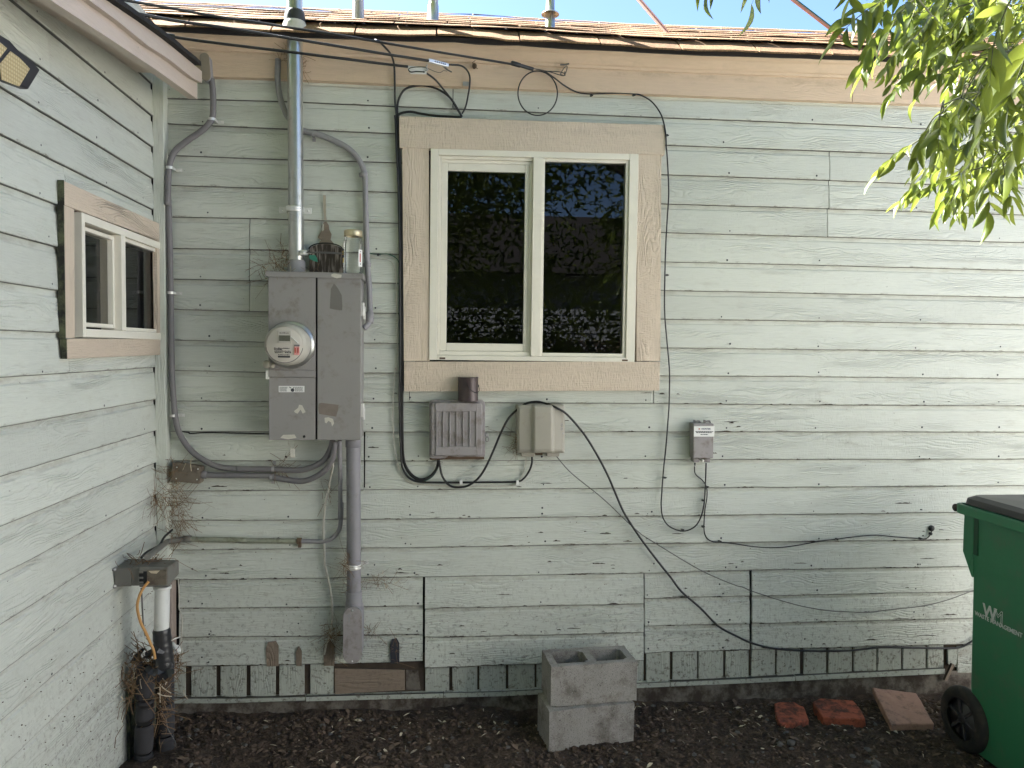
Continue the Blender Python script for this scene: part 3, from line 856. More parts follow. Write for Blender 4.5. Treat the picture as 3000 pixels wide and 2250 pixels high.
def lbar(m, px0, px1, py0, py1, y0, y1):
    m.box((WX(px0), y0, wbot(py1)), (WX(px1), y1, wbot(py0)))
fr = MB()
wbox(fr, 1259.5, 1282, 0, 1057.5, -.030, .03); wbox(fr, 1838, 1864, 0, 1057.5, -.030, .03)
hbar(fr, 1282.3, 1837.7, 0, 18, -.0295, .03); lbar(fr, 1282.3, 1837.7, 1044, 1057.5, -.0295, .03)
wbox(fr, 1558, 1586, 18.3, 1043.7, -.034, .03)
fr.build('frame', M['vinyl'], win, bevel=.002)
tr = MB()
wbox(tr, 1282.3, 1291, 18.3, 1043.7, -.016, .03); hbar(tr, 1291.3, 1557.7, 18.3, 27, -.018, .03); hbar(tr, 1291.3, 1557.7, 27.3, 37, -.008, .03)
lbar(tr, 1291.3, 1557.7, 1031, 1043.7, -.018, .03); wbox(tr, 1549, 1557.7, 37.3, 1030.7, -.012, .03)
tr.build('track', M['vinyl'], win, bevel=.0015)
sa = MB()
wbox(sa, 1291.3, 1310, 37.3, 1030.7, -.006, .02); wbox(sa, 1537, 1548.7, 37.3, 1030.7, -.005, .02)
hbar(sa, 1310.3, 1536.7, 37.3, 60, -.0055, .02); lbar(sa, 1310.3, 1536.7, 1008, 1030.7, -.0055, .02)
sa.build('sash', M['vinyl'], win, bevel=.002)
bd = MB()
wbox(bd, 1586.3, 1593, 18.3, 1043.7, -.020, .025); wbox(bd, 1829, 1837.7, 18.3, 1043.7, -.020, .025)
hbar(bd, 1593.3, 1828.7, 18.3, 27, -.0195, .025); lbar(bd, 1593.3, 1828.7, 1033, 1043.7, -.0195, .025)
bd.build('glazing_bead', M['vinyl'], win, bevel=.002)
def flat_quad(name, x0, x1, z0, z1, y, mat, parent):
    m = MB(); m.add([(x0, y, z0), (x1, y, z0), (x1, y, z1), (x0, y, z1)], [(0, 1, 2, 3)])
    return m.build(name, mat, parent, fix=False)
flat_quad('pane', WX(1308), WX(1539), wbot(1010), wtop(1420, 58), .004, M['pane'], win)
flat_quad('pane', WX(1591), WX(1831), wbot(1035), wtop(1710, 25), -.004, M['pane'], win)
sl = MB()
for a in (1290, 1827): lbar(sl, a, a + 17, 1050, 1055, -.0305, -.029)
sl.build('drain_slot', M['rust'], win)

# ------------------------------------------------------------------ the wing on the left (its gable wall faces +x)
wing = empty('house_wing', (XL, -1.0, 0), 'pale green lap-sided house wing at the left with a small white slider window', 'house')
WZ = [1.045, .905, .762, .621, .476, .331, .183, .0385, -.103, -.252, -.399, -.5485, -.6955, -.845, -.990, -1.135, -1.28, -1.425]
WZ = [CAMZ + z*1.0373 for z in WZ]
XR = -1.12
rk_b = [(577.8, 290), (461, 206), (339, 128), (228, 52), (146, 0)]
ends = [atx(px, py, XR) for px, py in rk_b]
rs = (ends[-1].z - ends[0].z)/(ends[-1].y - ends[0].y)
def zrake(y): return ends[0].z + rs*(y - ends[0].y)
wy0, wy1 = atx(190, 600, XL).y, atx(478, 690, XL).y          # window trim extent along y
mapw = lambda a, rc, z: Vector((XL - rc, a, z))
def wboard(zb, zt, y0, y1, k, mat):
    n = max(3, int((y1 - y0)/.1))
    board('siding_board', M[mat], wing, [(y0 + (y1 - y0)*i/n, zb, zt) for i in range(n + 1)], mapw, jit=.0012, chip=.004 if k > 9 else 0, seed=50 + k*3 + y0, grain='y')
wz_top, wz_bot = atx(190, 560, XL).z, atx(199, 1020, XL).z
WY = -4.6
for k, zb in enumerate(WZ):
    zt = WZ[k-1] if k else zb + .15
    mat = 'siding' if k < 10 else 'siding_low'
    if zb < 0.06: mat = 'siding_low'
    if k == 0:
        wboard(zb, zt, WY, -.045, k, mat); wboard(zt, zt + .15, WY, -.045, k + .5, mat); wboard(zt + .15, zt + .3, WY, -.045, k + .6, mat); continue
    if zt <= wz_top + .03 and zb >= wz_bot - .04 and False: pass
    zc0, zc1 = max(zb, wz_bot), min(zt, wz_top)
    if zc1 - zc0 > .02:
        wboard(zb, zt, WY, wy0 + .02, k, mat)
        if wz_top - zb < .12 and zt > wz_top: pass
    else:
        if k in (1,): 
            ys_ = atx(150, 250, XL).y
            wboard(zb, zt, WY, ys_ - .001, k, mat); wboard(zb, zt, ys_ + .001, -.045, k + .3, mat)
        else: wboard(zb, zt, WY, -.045, k, mat)
    if zc1 - zc0 > .02 and zt > wz_top + .02:     # strip of board above the window
        wboard(wz_top - .02, zt, wy0 + .022, -.045, k + .2, mat)
    if zc1 - zc0 > .02 and zb < wz_bot - .02:
        wboard(zb, wz_bot + .03, wy0 + .022, -.045, k + .2, mat)
wboard(-.15, WZ[-1], WY, -.045, 19, 'siding_low')
m = MB()
fy0, fy1 = atx(219, 800, XL).y, atx(463, 800, XL).y
fz0, fz1 = atx(224, 990, XL + .02).z, atx(219, 612, XL + .02).z
for (a, b, c, d) in ((WY, fy0, -.3, 2.7), (fy1, -.02, -.3, 2.95), (fy0, fy1, -.3, fz0 + .01), (fy0, fy1, fz1 - .01, 2.75)):
    m.box((XL - .30, a, c), (XL - .018, b, d))
m.build('sheathing', M['black'], wing)
m = MB(); m.box((-4.2, WY, -.3), (XL - 1.2, 1.0, 3.0)); m.box((XL - 1.2, WY, -.3), (XL - .019, WY + .04, 2.9)); m.build('far_walls', M['siding'], wing)
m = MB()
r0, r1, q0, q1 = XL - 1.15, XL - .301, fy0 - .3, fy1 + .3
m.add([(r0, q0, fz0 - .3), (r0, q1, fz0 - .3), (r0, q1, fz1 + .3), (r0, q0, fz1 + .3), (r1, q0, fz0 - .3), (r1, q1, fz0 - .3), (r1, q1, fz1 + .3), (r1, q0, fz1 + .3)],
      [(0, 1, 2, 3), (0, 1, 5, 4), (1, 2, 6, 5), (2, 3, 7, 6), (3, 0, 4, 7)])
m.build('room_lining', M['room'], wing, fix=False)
nails = MB()
for k, zb in enumerate(WZ[:-1]):
    for y in (-.24, -.62, -1.05, -1.43, -1.85):
        if random.random() < .3: continue
        if wz_bot < zb < wz_top and y > wy0: continue
        nail(nails, (XL + .001, y + random.uniform(-.05, .05), zb + random.uniform(.012, .03)), (1, 0, 0), random.uniform(.0035, .0055))
tag(nails.build('nail_heads', M['ink'], wing), kind='stuff')

win2 = empty('window', (XL, (wy0 + wy1)/2, wz_bot)); win2.parent = wing; win2.location = Vector((XL, (wy0 + wy1)/2, wz_bot)) - ORG[wing.name]
ORG[win2.name] = Vector((XL, (wy0 + wy1)/2, wz_bot))
XT = XL + .022
def wq(name, pts, x, d, mat, grain='y', bevel=.002, par=win2):
    m = MB(); q = [atx(px, py, x) for px, py in pts]
    m.prism(q, (-d, 0, 0))
    return m.build(name, mat, par, grain=grain, uvo=(0, min(p.z for p in q) - .03) if grain == 'y' else (0, min(p.y for p in q) - .03), bevel=bevel), q
def wing_trim(pts, grain):
    o, q = wq('window_trim', pts, XT, .022, M['tan'], grain)
    return q
q1_ = wing_trim([(190, 601), (474.5, 708), (472, 657), (190, 531)], 'y')
q2_ = wing_trim([(194, 991), (220, 990), (218, 612.5), (190, 602)], 'z')
q3_ = wing_trim([(464, 993), (479, 993), (475, 709), (460, 704)], 'z')
q4_ = wing_trim([(199, 1051.5), (483, 1039), (481, 993), (197, 992)], 'y')
for q, nm in ((q1_, 1), (q2_, 2), (q4_, 3)):
    m = MB(); y = min(q[0].y, q[3].y) - .002
    m.box((XL - .001, y - .002, min(q[0].z, q[1].z)), (XT - .0005, y, max(q[3].z, q[2].z) if nm != 3 else q[3].z)); m.build('trim_edge', M['moldy'], win2, grain='z')
def wy(px, py=800, x=XL + .02): return atx(px, py, x).y
def ring(m, y0, y1, z0, z1, w, x0, x1, wt=None, wb=None):
    wt = wt or w; wb = wb or w
    m.box((x0, y0, z0), (x1, y0 + w, z1)); m.box((x0, y1 - w, z0), (x1, y1, z1))
    m.box((x0 + .0003, y0 + w, z0), (x1 - .0003, y1 - w, z0 + wb)); m.box((x0 + .0003, y0 + w, z1 - wt), (x1 - .0003, y1 - w, z1))
ym = wy(357)                                       # meeting post
fr = MB(); ring(fr, fy0 + .004, fy1 + .010, fz0 + .004, fz1 - .004, .026, XL - .06, XL + .026, .032, .032)
fr.box((XL - .055, ym - .026, fz0 + .037), (XL + .030, ym + .016, fz1 - .037))
fr.build('frame', M['vinyl'], win2, bevel=.002)
sa = MB(); ring(sa, fy0 + .031, ym - .027, fz0 + .045, fz1 - .045, .016, XL - .05, XL + .002); sa.build('screen_frame', M['vinyl'], win2, bevel=.002)
m = MB(); x_ = XL - .020
m.add([(x_, fy0 + .045, fz0 + .06), (x_, ym - .041, fz0 + .06), (x_, ym - .041, fz1 - .06), (x_, fy0 + .045, fz1 - .06)], [(0, 1, 2, 3)])
m.build('pane', M['pane'], win2, fix=False)
sa = MB(); ring(sa, fy0 + .10, ym - .085, fz0 + .065, fz1 - .065, .03, XL - .17, XL - .10, .04, .04); sa.build('inner_sash', M['vinyl'], win2, bevel=.002)
m = MB(); x_ = XL - .14
m.add([(x_, fy0 + .12, fz0 + .09), (x_, ym - .10, fz0 + .09), (x_, ym - .10, fz1 - .09), (x_, fy0 + .12, fz1 - .09)], [(0, 1, 2, 3)])
m.build('insect_screen', M['screen'], win2, fix=False)
sa = MB(); ring(sa, ym + .0165, fy1 - .017, fz0 + .037, fz1 - .037, .016, XL - .05, XL + .014); sa.build('glazing_bead', M['vinyl'], win2, bevel=.002)
m = MB(); x_ = XL - .004
m.add([(x_, ym + .03, fz0 + .05), (x_, fy1 - .03, fz0 + .05), (x_, fy1 - .03, fz1 - .05), (x_, ym + .03, fz1 - .05)], [(0, 1, 2, 3)])
m.build('pane', M['pane'], win2, fix=False)

# rake boards, soffit and roof edge of the wing
def rk(pts, x):
    w = [atx(px, py, x) for px, py in Z((0, 0), pts, .27125)]
    d = (w[-1] - w[-2]).normalized()
    w.append(w[-1] + d*((WY - w[-1].y)/d.y))
    return w
lowb = rk([(2132, 1072), (1700, 762), (1250, 460), (545, 0)], XR)
lowt = rk([(2190, 860), (1830, 600), (1440, 330), (945, 0)], XR)
upb = rk([(2182, 897), (2060, 830), (1830, 640), (1560, 470), (1500, 430), (1440, 360), (1250, 210), (945, -10)], XR + .024)
upt = rk([(2150, 745), (2000, 620), (1780, 440), (1500, 240), (1175, 20)], XR + .024)
sht = rk([(2172, 690), (2000, 540), (1850, 420), (1640, 250), (1290, 0)], XR + .05)
def resample(w, ysmp):
    pts = sorted([(p.y, p.z) for p in w])
    return [lerp(pts, y) for y in ysmp]
def rake(name, b, t, x, th, mat, yend):
    ysmp = [yend + (WY - yend)*i/34 for i in range(35)]
    zb, zt = resample(b, ysmp), resample(t, ysmp)
    m = MB(); vs = []
    for y, u, v in zip(ysmp, zb, zt): vs += [(x, y, u), (x, y, v), (x - th, y, v), (x - th, y, u)]
    m.add(vs, [(i*4 + k, (i+1)*4 + k, (i+1)*4 + (k+1) % 4, i*4 + (k+1) % 4) for i in range(34) for k in range(4)] + [(0, 1, 2, 3), tuple(34*4 + k for k in (3, 2, 1, 0))])
    return m.build(name, mat, wing, grain='y', uvo=(0, min(zb) - .03))
rake('rake_board', lowb, lowt, XR, .040, M['rake'], lowb[0].y)
rake('rake_trim', upb, upt, XR + .024, .023, M['rake'], upb[0].y)
ysmp = [sht[0].y + (WY - sht[0].y)*i/60 for i in range(61)]
zz = resample(sht, ysmp); zu = resample(upt, ysmp)
m = MB(); vs = []
for y, a, b in zip(ysmp, zz, zu):
    j = .006*n3(y*13, 2.2)
    vs += [(XR + .05 + j, y, max(a, b + .02)), (XR + .052 + j*.5, y, b + .001), (XL - 3.2, y, b + .001), (XL - 3.2, y, max(a, b + .02) + .05)]
m.add(vs, [(i*4 + k, (i+1)*4 + k, (i+1)*4 + (k+1) % 4, i*4 + (k+1) % 4) for i in range(60) for k in range(4)] + [(0, 1, 2, 3), tuple(60*4 + k for k in (3, 2, 1, 0))])
m.build('roof', M['roofdark'], wing)
zs = resample(lowb, ysmp)
m = MB(); vs = []
for y, a in zip(ysmp, zs): vs += [(XR - .04, y, a + .085), (XL - .03, y, a + .085)]
m.add(vs, [(i*2, i*2+1, i*2+3, i*2+2) for i in range(60)])
m.build('soffit', M['rake'], wing, grain='y')

# ================================================================== things on the wall
def cable(name, pts, y, r, mat, label, cat='cable', group=None, k=6, n=7, parent=None, taper=None):
    w = smooth_path(wallpath(pts, y), k)
    if parent is None:
        o = empty(name, w[0], label, cat, group)
        m = MB(); m.tube(w, r, n); m.build('sheath', mat, o)
        return o
    m = MB(); m.tube(w, r, n)
    return m.build(name, mat, parent)
def clip(parent, px, py, y=-.004, s=.007, mat='cable', nailside=0):
    c = at(px, py, y)
    m = MB(); m.box((c.x - s*.6, c.y - .012, c.z - s*.55), (c.x + s*.6, c.y + .004, c.z + s*.55))
    m.lathe((c.x + (s*1.1 if nailside >= 0 else -s*1.1), c.y - .004, c.z), (0, -1, 0), [(.0001, .004), (.0028, .004), (.0028, 0), (.0016, -.008)], 8)
    return m.build('clip', M[mat], parent)
def strap(parent, px, py, y, r, horiz=True, wide=.014, ear=.03, mat='zinc', sides=(1,)):
    """pipe strap: a band over the pipe with flat ears screwed to the wall. horiz: ears left/right of an upright pipe"""
    c = at(px, py, y); m = MB(); n = 12
    ax = Vector((1, 0, 0)) if horiz else Vector((0, 0, 1)); al = Vector((0, 0, 1)) if horiz else Vector((1, 0, 0))
    out = Vector((0, -1, 0)); rr = r + .0022
    ring_ = [c + ax*math.cos(math.pi*i/n)*rr + out*math.sin(math.pi*i/n)*rr for i in range(n + 1)]
    vs = [p + al*s*wide/2 for p in ring_ for s in (-1, 1)]
    m.add(vs, [(2*i, 2*i+1, 2*i+3, 2*i+2) for i in range(n)])
    for s in sides:
        e0 = c + ax*s*rr; back = Vector((0, -.004 - c.y, 0))
        e1 = Vector((e0.x, -.006, e0.z)); e2 = e1 + ax*s*ear
        m.add([e0 - al*wide/2, e0 + al*wide/2, e1 + al*wide/2, e1 - al*wide/2], [(0, 1, 2, 3)])
        m.frame((e1 + e2)/2, ax, al, Vector((0, 1, 0)), (ear/2, wide/2*1.15, .0015))
        m.lathe(e1 + ax*s*ear*.62, (0, -1, 0), [(.0001, .006), (.004, .005), (.0045, .001)], 8)
    return m.build('strap', M[mat], parent, fix=False)

# ------------------------------------------------------------------ electric panel with its meter
YP = -0.165
def pz(px, py): return at(px, py, YP)
pa, pb = pz(786.5, 1288.5), pz(1058, 806)
PXL, PXR_, PZB, PZT = pa.x, pb.x, pz(920, 1289.5).z, pz(920, 802).z
panel = empty('electric_panel', ((PXL + PXR_)/2, 0, PZB), 'grey electric meter panel with round glass meter and peeling labels under the steel mast', 'meter panel')
xd0, xd1 = pz(924, 1000).x, pz(929.8, 1000).x
m = MB(); m.box((PXL + .003, YP + .012, PZB + .002), (PXR_ - .002, .015, PZT - .004)); m.build('cabinet', M['panelgrey'], panel, bevel=.003)
m = MB(); m.box((xd0, YP + .0105, PZB + .003), (xd1, YP + .0115, PZT - .01)); m.build('door_gap', M['black'], panel)
m = MB(); m.box((xd1, YP, PZB), (PXR_, YP + .0118, PZT - .012)); m.build('door', M['panelgrey'], panel, bevel=.0025)
zs1, zs2, zs3 = pz(850, 1084).z, pz(850, 1105).z, 0
m = MB(); m.box((PXL, YP + .001, zs1), (xd0, YP + .0118, PZT - .012)); m.build('meter_cover', M['panelgrey'], panel, bevel=.0025)
m = MB(); m.box((PXL + .001, YP - .003, zs2), (xd0 + .001, YP + .0116, zs1 - .0005)); m.build('cover_lip', M['panelgrey'], panel, bevel=.002)
m = MB(); m.box((PXL + .001, YP + .003, PZB), (xd0 - .001, YP + .0117, zs2 - .0005)); m.build('lower_cover', M['panelgrey'], panel, bevel=.0025)
zc1 = pz(920, 809 + 5).z
m = MB()
m.box((PXL - .006, YP - .010, zc1), (PXR_ + .004, YP - .006, PZT + .004)); m.box((PXR_ + .004, YP - .010, zc1), (PXR_ + .008, .012, PZT + .004))
m.box((PXL - .010, YP - .010, zc1), (PXL - .006, .012, PZT + .004)); m.box((PXL - .010, YP - .010, PZT + .0042), (PXR_ + .008, .014, PZT + .0075))
m.build('cap', M['panelgrey'], panel, bevel=.0015)
# hasps and hinge on the right side
for py in (905, 1200):
    c = at(1066, py, -.10)
    m = MB(); m.box((PXR_ - .003, -.12, c.z - .035), (PXR_ + .009, -.07, c.z + .03)); m.box((PXR_ + .004, -.105, c.z - .05), (PXR_ + .014, -.085, c.z + .012))
    m.build('hasp', M['zinc'], panel, bevel=.002)
# meter
mc = at(853.5, 1010.4, YP)
mt = MB(); mt.lathe((mc.x, YP + .002, mc.z), (0, -1, 0), [(.088, 0), (.110, .002), (.112, .012), (.108, .020), (.100, .024), (.097, .030)], 40); 
meter = mt.build('meter', M['galv'], panel)
ORG[meter.name] = ORG[panel.name]
m = MB(); m.lathe((mc.x, YP - .026, mc.z), (0, -1, 0), [(.096, 0), (.095, .09), (.091, .128), (.084, .138)], 40); m.build('meter_collar', plain('meter_housing', (0.50, 0.475, 0.41), .4, var=.05, dirt=(.3, .26, .2), dirt_amt=.3), meter)
m = MB(); m.lathe((mc.x, YP - .150, mc.z), (0, -1, 0), [(.0845, 0), (.0845, .010), (.078, .016), (.0001, .0162)], 40); m.build('meter_face', plain('meter_face', (0.52, 0.48, 0.42), .45, var=.04), meter)
fc = Vector((mc.x, YP - .1668, mc.z))
def fbox(x0, x1, z0, z1, d=.003): 
    b = MB(); b.box((fc.x + x0, fc.y - d, fc.z + z0), (fc.x + x1, fc.y + .0005, fc.z + z1)); return b
fbox(-.028, .030, .006, .062, .006).build('display_surround', plain('display_bezel', (0.44, 0.41, 0.36), .5), meter, bevel=.001)
m = MB(); m.box((fc.x - .022, fc.y - .0072, fc.z + .016), (fc.x + .027, fc.y - .0062, fc.z + .042)); m.build('display', plain('lcd', (0.10, 0.10, 0.07), .3, var=.2, vscale=120), meter)
m = MB()
for (x0, x1, z0) in ((-.020, .020, .051), (-.045, .024, -.018), (-.045, -.010, -.024), (-.044, .028, -.031), (-.042, -.004, -.038), (.002, .03, -.038), (-.026, .024, -.048)):
    k = x0
    while k < x1:
        w = random.uniform(.003, .008); m.box((fc.x + k, fc.y - .0068 if z0 > 0 else fc.y - .001, fc.z + z0), (fc.x + min(k + w, x1), fc.y - (.0062 if z0 > 0 else .0002), fc.z + z0 + random.uniform(.0022, .0045))); k += w + .0014
m.box((fc.x - .028, fc.y - .001, fc.z - .058), (fc.x + .026, fc.y - .0002, fc.z - .0515))
m.build('printing', M['ink'], meter)
for dx in (.044, .056):
    fbox(dx, dx + .011, -.046, -.008, .004).build('seal_tag', M['pink'], meter)
    m = MB(); m.box((fc.x + dx + .003, fc.y - .0052, fc.z - .036), (fc.x + dx + .0075, fc.y - .0042, fc.z - .014)); m.build('printing', M['redink'], meter)
fbox(.045, .068, -.006, .001, .006).build('seal_latch', M['pvc'], meter)
m = MB(); m.tube(smooth_path([(fc.x + .03, fc.y - .004, fc.z + .036), (fc.x + .045, fc.y - .008, fc.z + .024), (fc.x + .062, fc.y - .006, fc.z + .008)]), .0028, 6); m.build('seal_wire', M['zinc'], meter)
m = MB(); m.tube([(fc.x + math.cos(a)*.0815, fc.y + .005, fc.z + math.sin(a)*.0815) for a in [R(188 + i*6) for i in range(28)]], .0022, 6); m.build('gasket', M['pvc'], meter)
# ring screw lock at the lower left
c = at(785, 1067, YP - .01)
m = MB(); m.lathe(c, (-.3, -1, 0), [(.018, 0), (.019, .014), (.013, .02), (.0001, .022)], 16); m.lathe(c + Vector((.018, .004, -.006)), (0, -1, 0), [(.014, 0), (.013, .02), (.0001, .023)], 14); m.build('ring_lock', M['boxbeige'], panel)
c = at(782, 1098, YP)
m = MB(); m.box((PXL - .013, YP + .0, c.z - .022), (PXL + .004, YP + .03, c.z + .022)); m.build('hasp', M['zinc'], panel, bevel=.002)
# printed sticker, label remains, bare flakes
def patch(name, px0, py0, px1, py1, y, mat, par, rag=.0, n=7, th=.0006, seed=1):
    P = []
    for i in range(n):
        t = i/n
        for (ax, ay, bx, by) in ((px0, py0, px1, py0),): pass
    def edge(ax, ay, bx, by):
        for i in range(n):
            t = i/n
            P.append(at(ax + (bx - ax)*t + rag*n3(i*1.3 + ax, seed*2.1, ay), ay + (by - ay)*t + rag*n3(i*1.7 + ay, seed, bx), y))
    edge(px0, py0, px1, py0); edge(px1, py0, px1, py1); edge(px1, py1, px0, py1); edge(px0, py1, px0, py0)
    m = MB(); m.prism(P, (0, th, 0))
    return m.build(name, mat, par)
st = patch('sticker', 816.5, 1130.5, 892, 1149, YP + .0018, M['white'], panel)
m = MB()
for row in range(5):
    for (a, b) in ((819, 842), (864, 889)):
        k = a
        while k < b - 2:
            w = random.uniform(2, 6); p = at(k, 1134 + row*2.7, YP + .0012); q = at(min(k + w, b), 1135.3 + row*2.7, YP + .0012)
            m.box((p.x, YP + .0008, q.z), (q.x, YP + .0014, p.z)); k += w + 1
c = at(857, 1141, YP + .001)
m.lathe((c.x, c.y - .0002, c.z - .003), (0, -1, 0), [(.0085, 0), (.008, .0006), (.0001, .0007)], 12); m.tube([(c.x - .006, c.y, c.z + .006), (c.x - .015, c.y, c.z + .012)], .0018, 5); m.tube([(c.x + .003, c.y, c.z + .004), (c.x + .008, c.y, c.z + .012)], .0016, 5)
m.build('printing', M['ink'], panel)
m = MB(); P = [at(px, py, YP - .0004) for px, py in Z(TF, [(770, 775), (800, 812), (832, 870), (838, 960), (835, 994), (800, 990), (770, 986), (736, 978), (740, 900), (745, 820)])]
m.prism(P, (0, .0008, 0)); m.build('label_residue', M['panelpatch'], panel)
m = MB(); P = [at(px, py, YP - .0004) for px, py in Z(TQ, [(775, 108), (800, 100), (968, 120), (965, 165), (945, 235), (880, 225), (780, 208), (772, 150)], SQ)]
m.prism(P, (0, .0008, 0)); m.build('label_residue', M['brownpatch'], panel)
for (pts, y) in (([(832, 246), (870, 240), (915, 258), (925, 300), (905, 330), (896, 290), (870, 275), (850, 300), (835, 290)], YP - .0003), ([(535, 180), (575, 150), (585, 118), (615, 125), (648, 190), (620, 205), (600, 165), (570, 205), (545, 195)], YP + .0025), ([(402, 440), (430, 412), (540, 408), (560, 440), (480, 455)], YP + .0022)):
    m = MB(); m.prism([at(px, py, y) for px, py in Z(TQ, pts, SQ)], (0, .0006, 0)); m.build('paint_flake', M['flake'], panel)
m = MB(); m.prism([at(px, py, YP - .0106) for px, py in Z((800, 640), [(1180, 1130), (1240, 1115), (1390, 1140), (1380, 1195), (1290, 1215), (1180, 1170)], .14467)], (0, .0008, 0)); m.build('paint_flake', M['flake'], panel)
c = at(700 + 633*SQ, 1150 + 428*SQ, YP)
m = MB(); m.lathe((c.x, YP + .0028, c.z), (0, -1, 0), [(.006, 0), (.006, .003), (.0001, .004)], 10); m.build('screw', M['black'], panel)
# seal tag hanging under the cover
a, b = at(846, 1288, YP + .01), at(864, 1288, YP + .01)
t0 = at(857, 1314, YP + .02)
m = MB(); m.tube(smooth_path([a, Vector((a.x - .002, a.y, a.z - .02)), t0]), .0011, 5); m.tube(smooth_path([b, Vector((b.x, b.y, b.z - .02)), t0 + Vector((.006, 0, 0))]), .0011, 5); m.build('seal_wire', M['whitecable'], panel)
m = MB(); m.box((t0.x - .011, t0.y - .003, t0.z - .045), (t0.x + .012, t0.y + .003, t0.z)); m.build('seal_tag', M['flake'], panel, bevel=.002)

# ------------------------------------------------------------------ steel service mast through the roof
ms0, ms1 = at(868.5, 798, -.070), at(864, 150, -.070)
mast = empty('service_mast', (ms0.x, -.07, PZT + .008), 'galvanized steel service mast rising from the meter panel through the roof edge', 'conduit')
m = MB()
mtop = Vector((ms1.x - .003, -.070, 4.3)); zr = zroof(ms1.x, -.07)
m.tube([Vector((ms0.x, -.07, PZT + .0078)), Vector((ms1.x, -.07, ms1.z)), mtop], .0363, 28); m.build('pipe', M['galv'], mast)
m = MB(); m.lathe((ms0.x, -.07, PZT + .0079), (0, 0, 1), [(.050, 0), (.050, .004), (.0425, .006), (.0425, .055), (.0405, .062), (.0366, .064)], 28); m.build('hub', M['pvclight'], mast)
m = MB(); m.lathe((ms0.x, -.07, at(868, 748, -.08).z), (0, 0, 1), [(.0366, -.003), (.0382, -.002), (.0382, .002), (.0366, .003)], 28); m.build('coupling', M['galv'], mast)
m = MB(); m.lathe((ms1.x, -.07, zr - .02), (0, 0, 1), [(.060, -.03), (.056, .0), (.050, .016), (.046, .02)], 22); m.build('flashing', M['flake'], mast)
m = MB(); m.lathe((ms1.x, -.07, zr + .014), (0, 0, 1), [(.049, -.02), (.049, 0), (.046, .022), (.042, .034), (.0375, .037)], 22); m.build('boot', M['tar'], mast)
# two-eared clamp
c = at(863, 612, -.08)
m = MB(); m.lathe((c.x, -.07, c.z), (0, 0, 1), [(.0366, -.014), (.0395, -.012), (.0405, -.004), (.0385, 0), (.0405, .004), (.0395, .012), (.0366, .014)], 28)
for s in (-1, 1):
    m.frame((c.x + s*.057, -.060, c.z - .004), (1, 0, 0), (0, 1, 0), (0, 0, 1), (.020, .003, .015), .0025)
    m.lathe((c.x + s*.062, -.063, c.z - .004), (0, -1, 0), [(.0001, .006), (.006, .005), (.0065, 0)], 10)
    m.box((c.x + s*.038 - .004, -.08, c.z - .012), (c.x + s*.038 + .004, -.049, c.z + .012))
m.build('strap', M['zinc'], mast)
c = at(886, 740, -.115)
m = MB(); m.box((c.x - .012, c.y - .004, c.z - .012), (c.x + .022, c.y + .02, c.z + .012), .003); m.lathe((c.x + .006, c.y - .004, c.z), (0, -1, 0), [(.006, 0), (.006, .006), (.0001, .007)], 8); m.lathe((c.x + .030, c.y, c.z), (1, 0, 0), [(.004, -.01), (.004, .012), (.0001, .013)], 8)
m.build('ground_clamp', M['zinc'], mast)
m = MB(); m.tube(smooth_path([c + Vector((.02, -.003, .002)), at(960, 739, -.12), at(1007, 742, -.10)]), .0026, 6); m.tube(smooth_path([c + Vector((.02, -.003, -.001)), at(940, 741, -.122), at(1000, 744, -.105)]), .0022, 6); m.build('ground_wire', M['greycable'], mast)

# ------------------------------------------------------------------ grey plastic conduits
lp = Z(TA, [(1715, 640), (1725, 750), (1727, 880), (1714, 970), (1640, 1055), (1530, 1130), (1430, 1210), (1385, 1290), (1366, 1400), (1359, 1659)]) + \
     Z(TE, [(1362, 200), (1372, 500), (1380, 900), (1387, 1300), (1392, 1640)]) + Z(TH, [(1403, 150), (1425, 370), (1470, 500), (1560, 620), (1690, 708), (1800, 745), (1950, 757)]) + \
     Z(TQ, [(0, 742), (330, 747), (560, 755), (700, 730), (820, 660), (885, 560), (912, 466)], SQ)
ly = [-.045]*10 + [-.030]*12 + [-.032, -.034, -.04, -.055, -.075, -.095, -.11]
con1 = empty('conduit', at(457, 700, 0), 'long grey conduit curving down the inside corner from the eave to the meter panel', 'conduit')
m = MB(); m.tube(smooth_path(wallpath(lp, ly), 5), .0145, 12); m.build('pipe', M['pvc'], con1)
for (px, py, yy) in ((620.5, 350, -.045), (497, 492, -.045), (500, 858, -.0305), (508, 1217.5, -.0302)): strap(con1, px, py, yy, .0150, True, .013, .028)
strap(con1, 700 + 335*SQ, 1150 + 745*SQ, -.032, .0148, False, .013, .022, 'galvdull')
c0, c1 = at(600, 154, -.075), at(600, 236, -.075)
m = MB(); zc_, hz = (c0.z + c1.z)/2, (c0.z - c1.z)/2
def stadium(cx, y, zc, w, h, n=8, tilt=0):
    P = [(math.cos(a)*w, h - w + math.sin(a)*w) for a in [math.pi*i/n for i in range(n + 1)]] + [(math.cos(a)*w, -h + w + math.sin(a)*w) for a in [math.pi + math.pi*i/n for i in range(n + 1)]]
    ct, st_ = math.cos(tilt), math.sin(tilt)
    return [Vector((cx + ct*x - st_*z, y, zc + st_*x + ct*z)) for x, z in P]
m.prism(stadium(c0.x + .001, -.076, zc_, .022, hz, tilt=R(4)), (0, .006, 0)); m.build('cover', M['tanmetal'], con1, bevel=.0015)
m = MB(); m.prism(stadium(c0.x + .002, -.0695, zc_, .0195, hz - .002, tilt=R(4)), (0, .05, 0)); m.build('conduit_body', M['pvclight'], con1, bevel=.002)

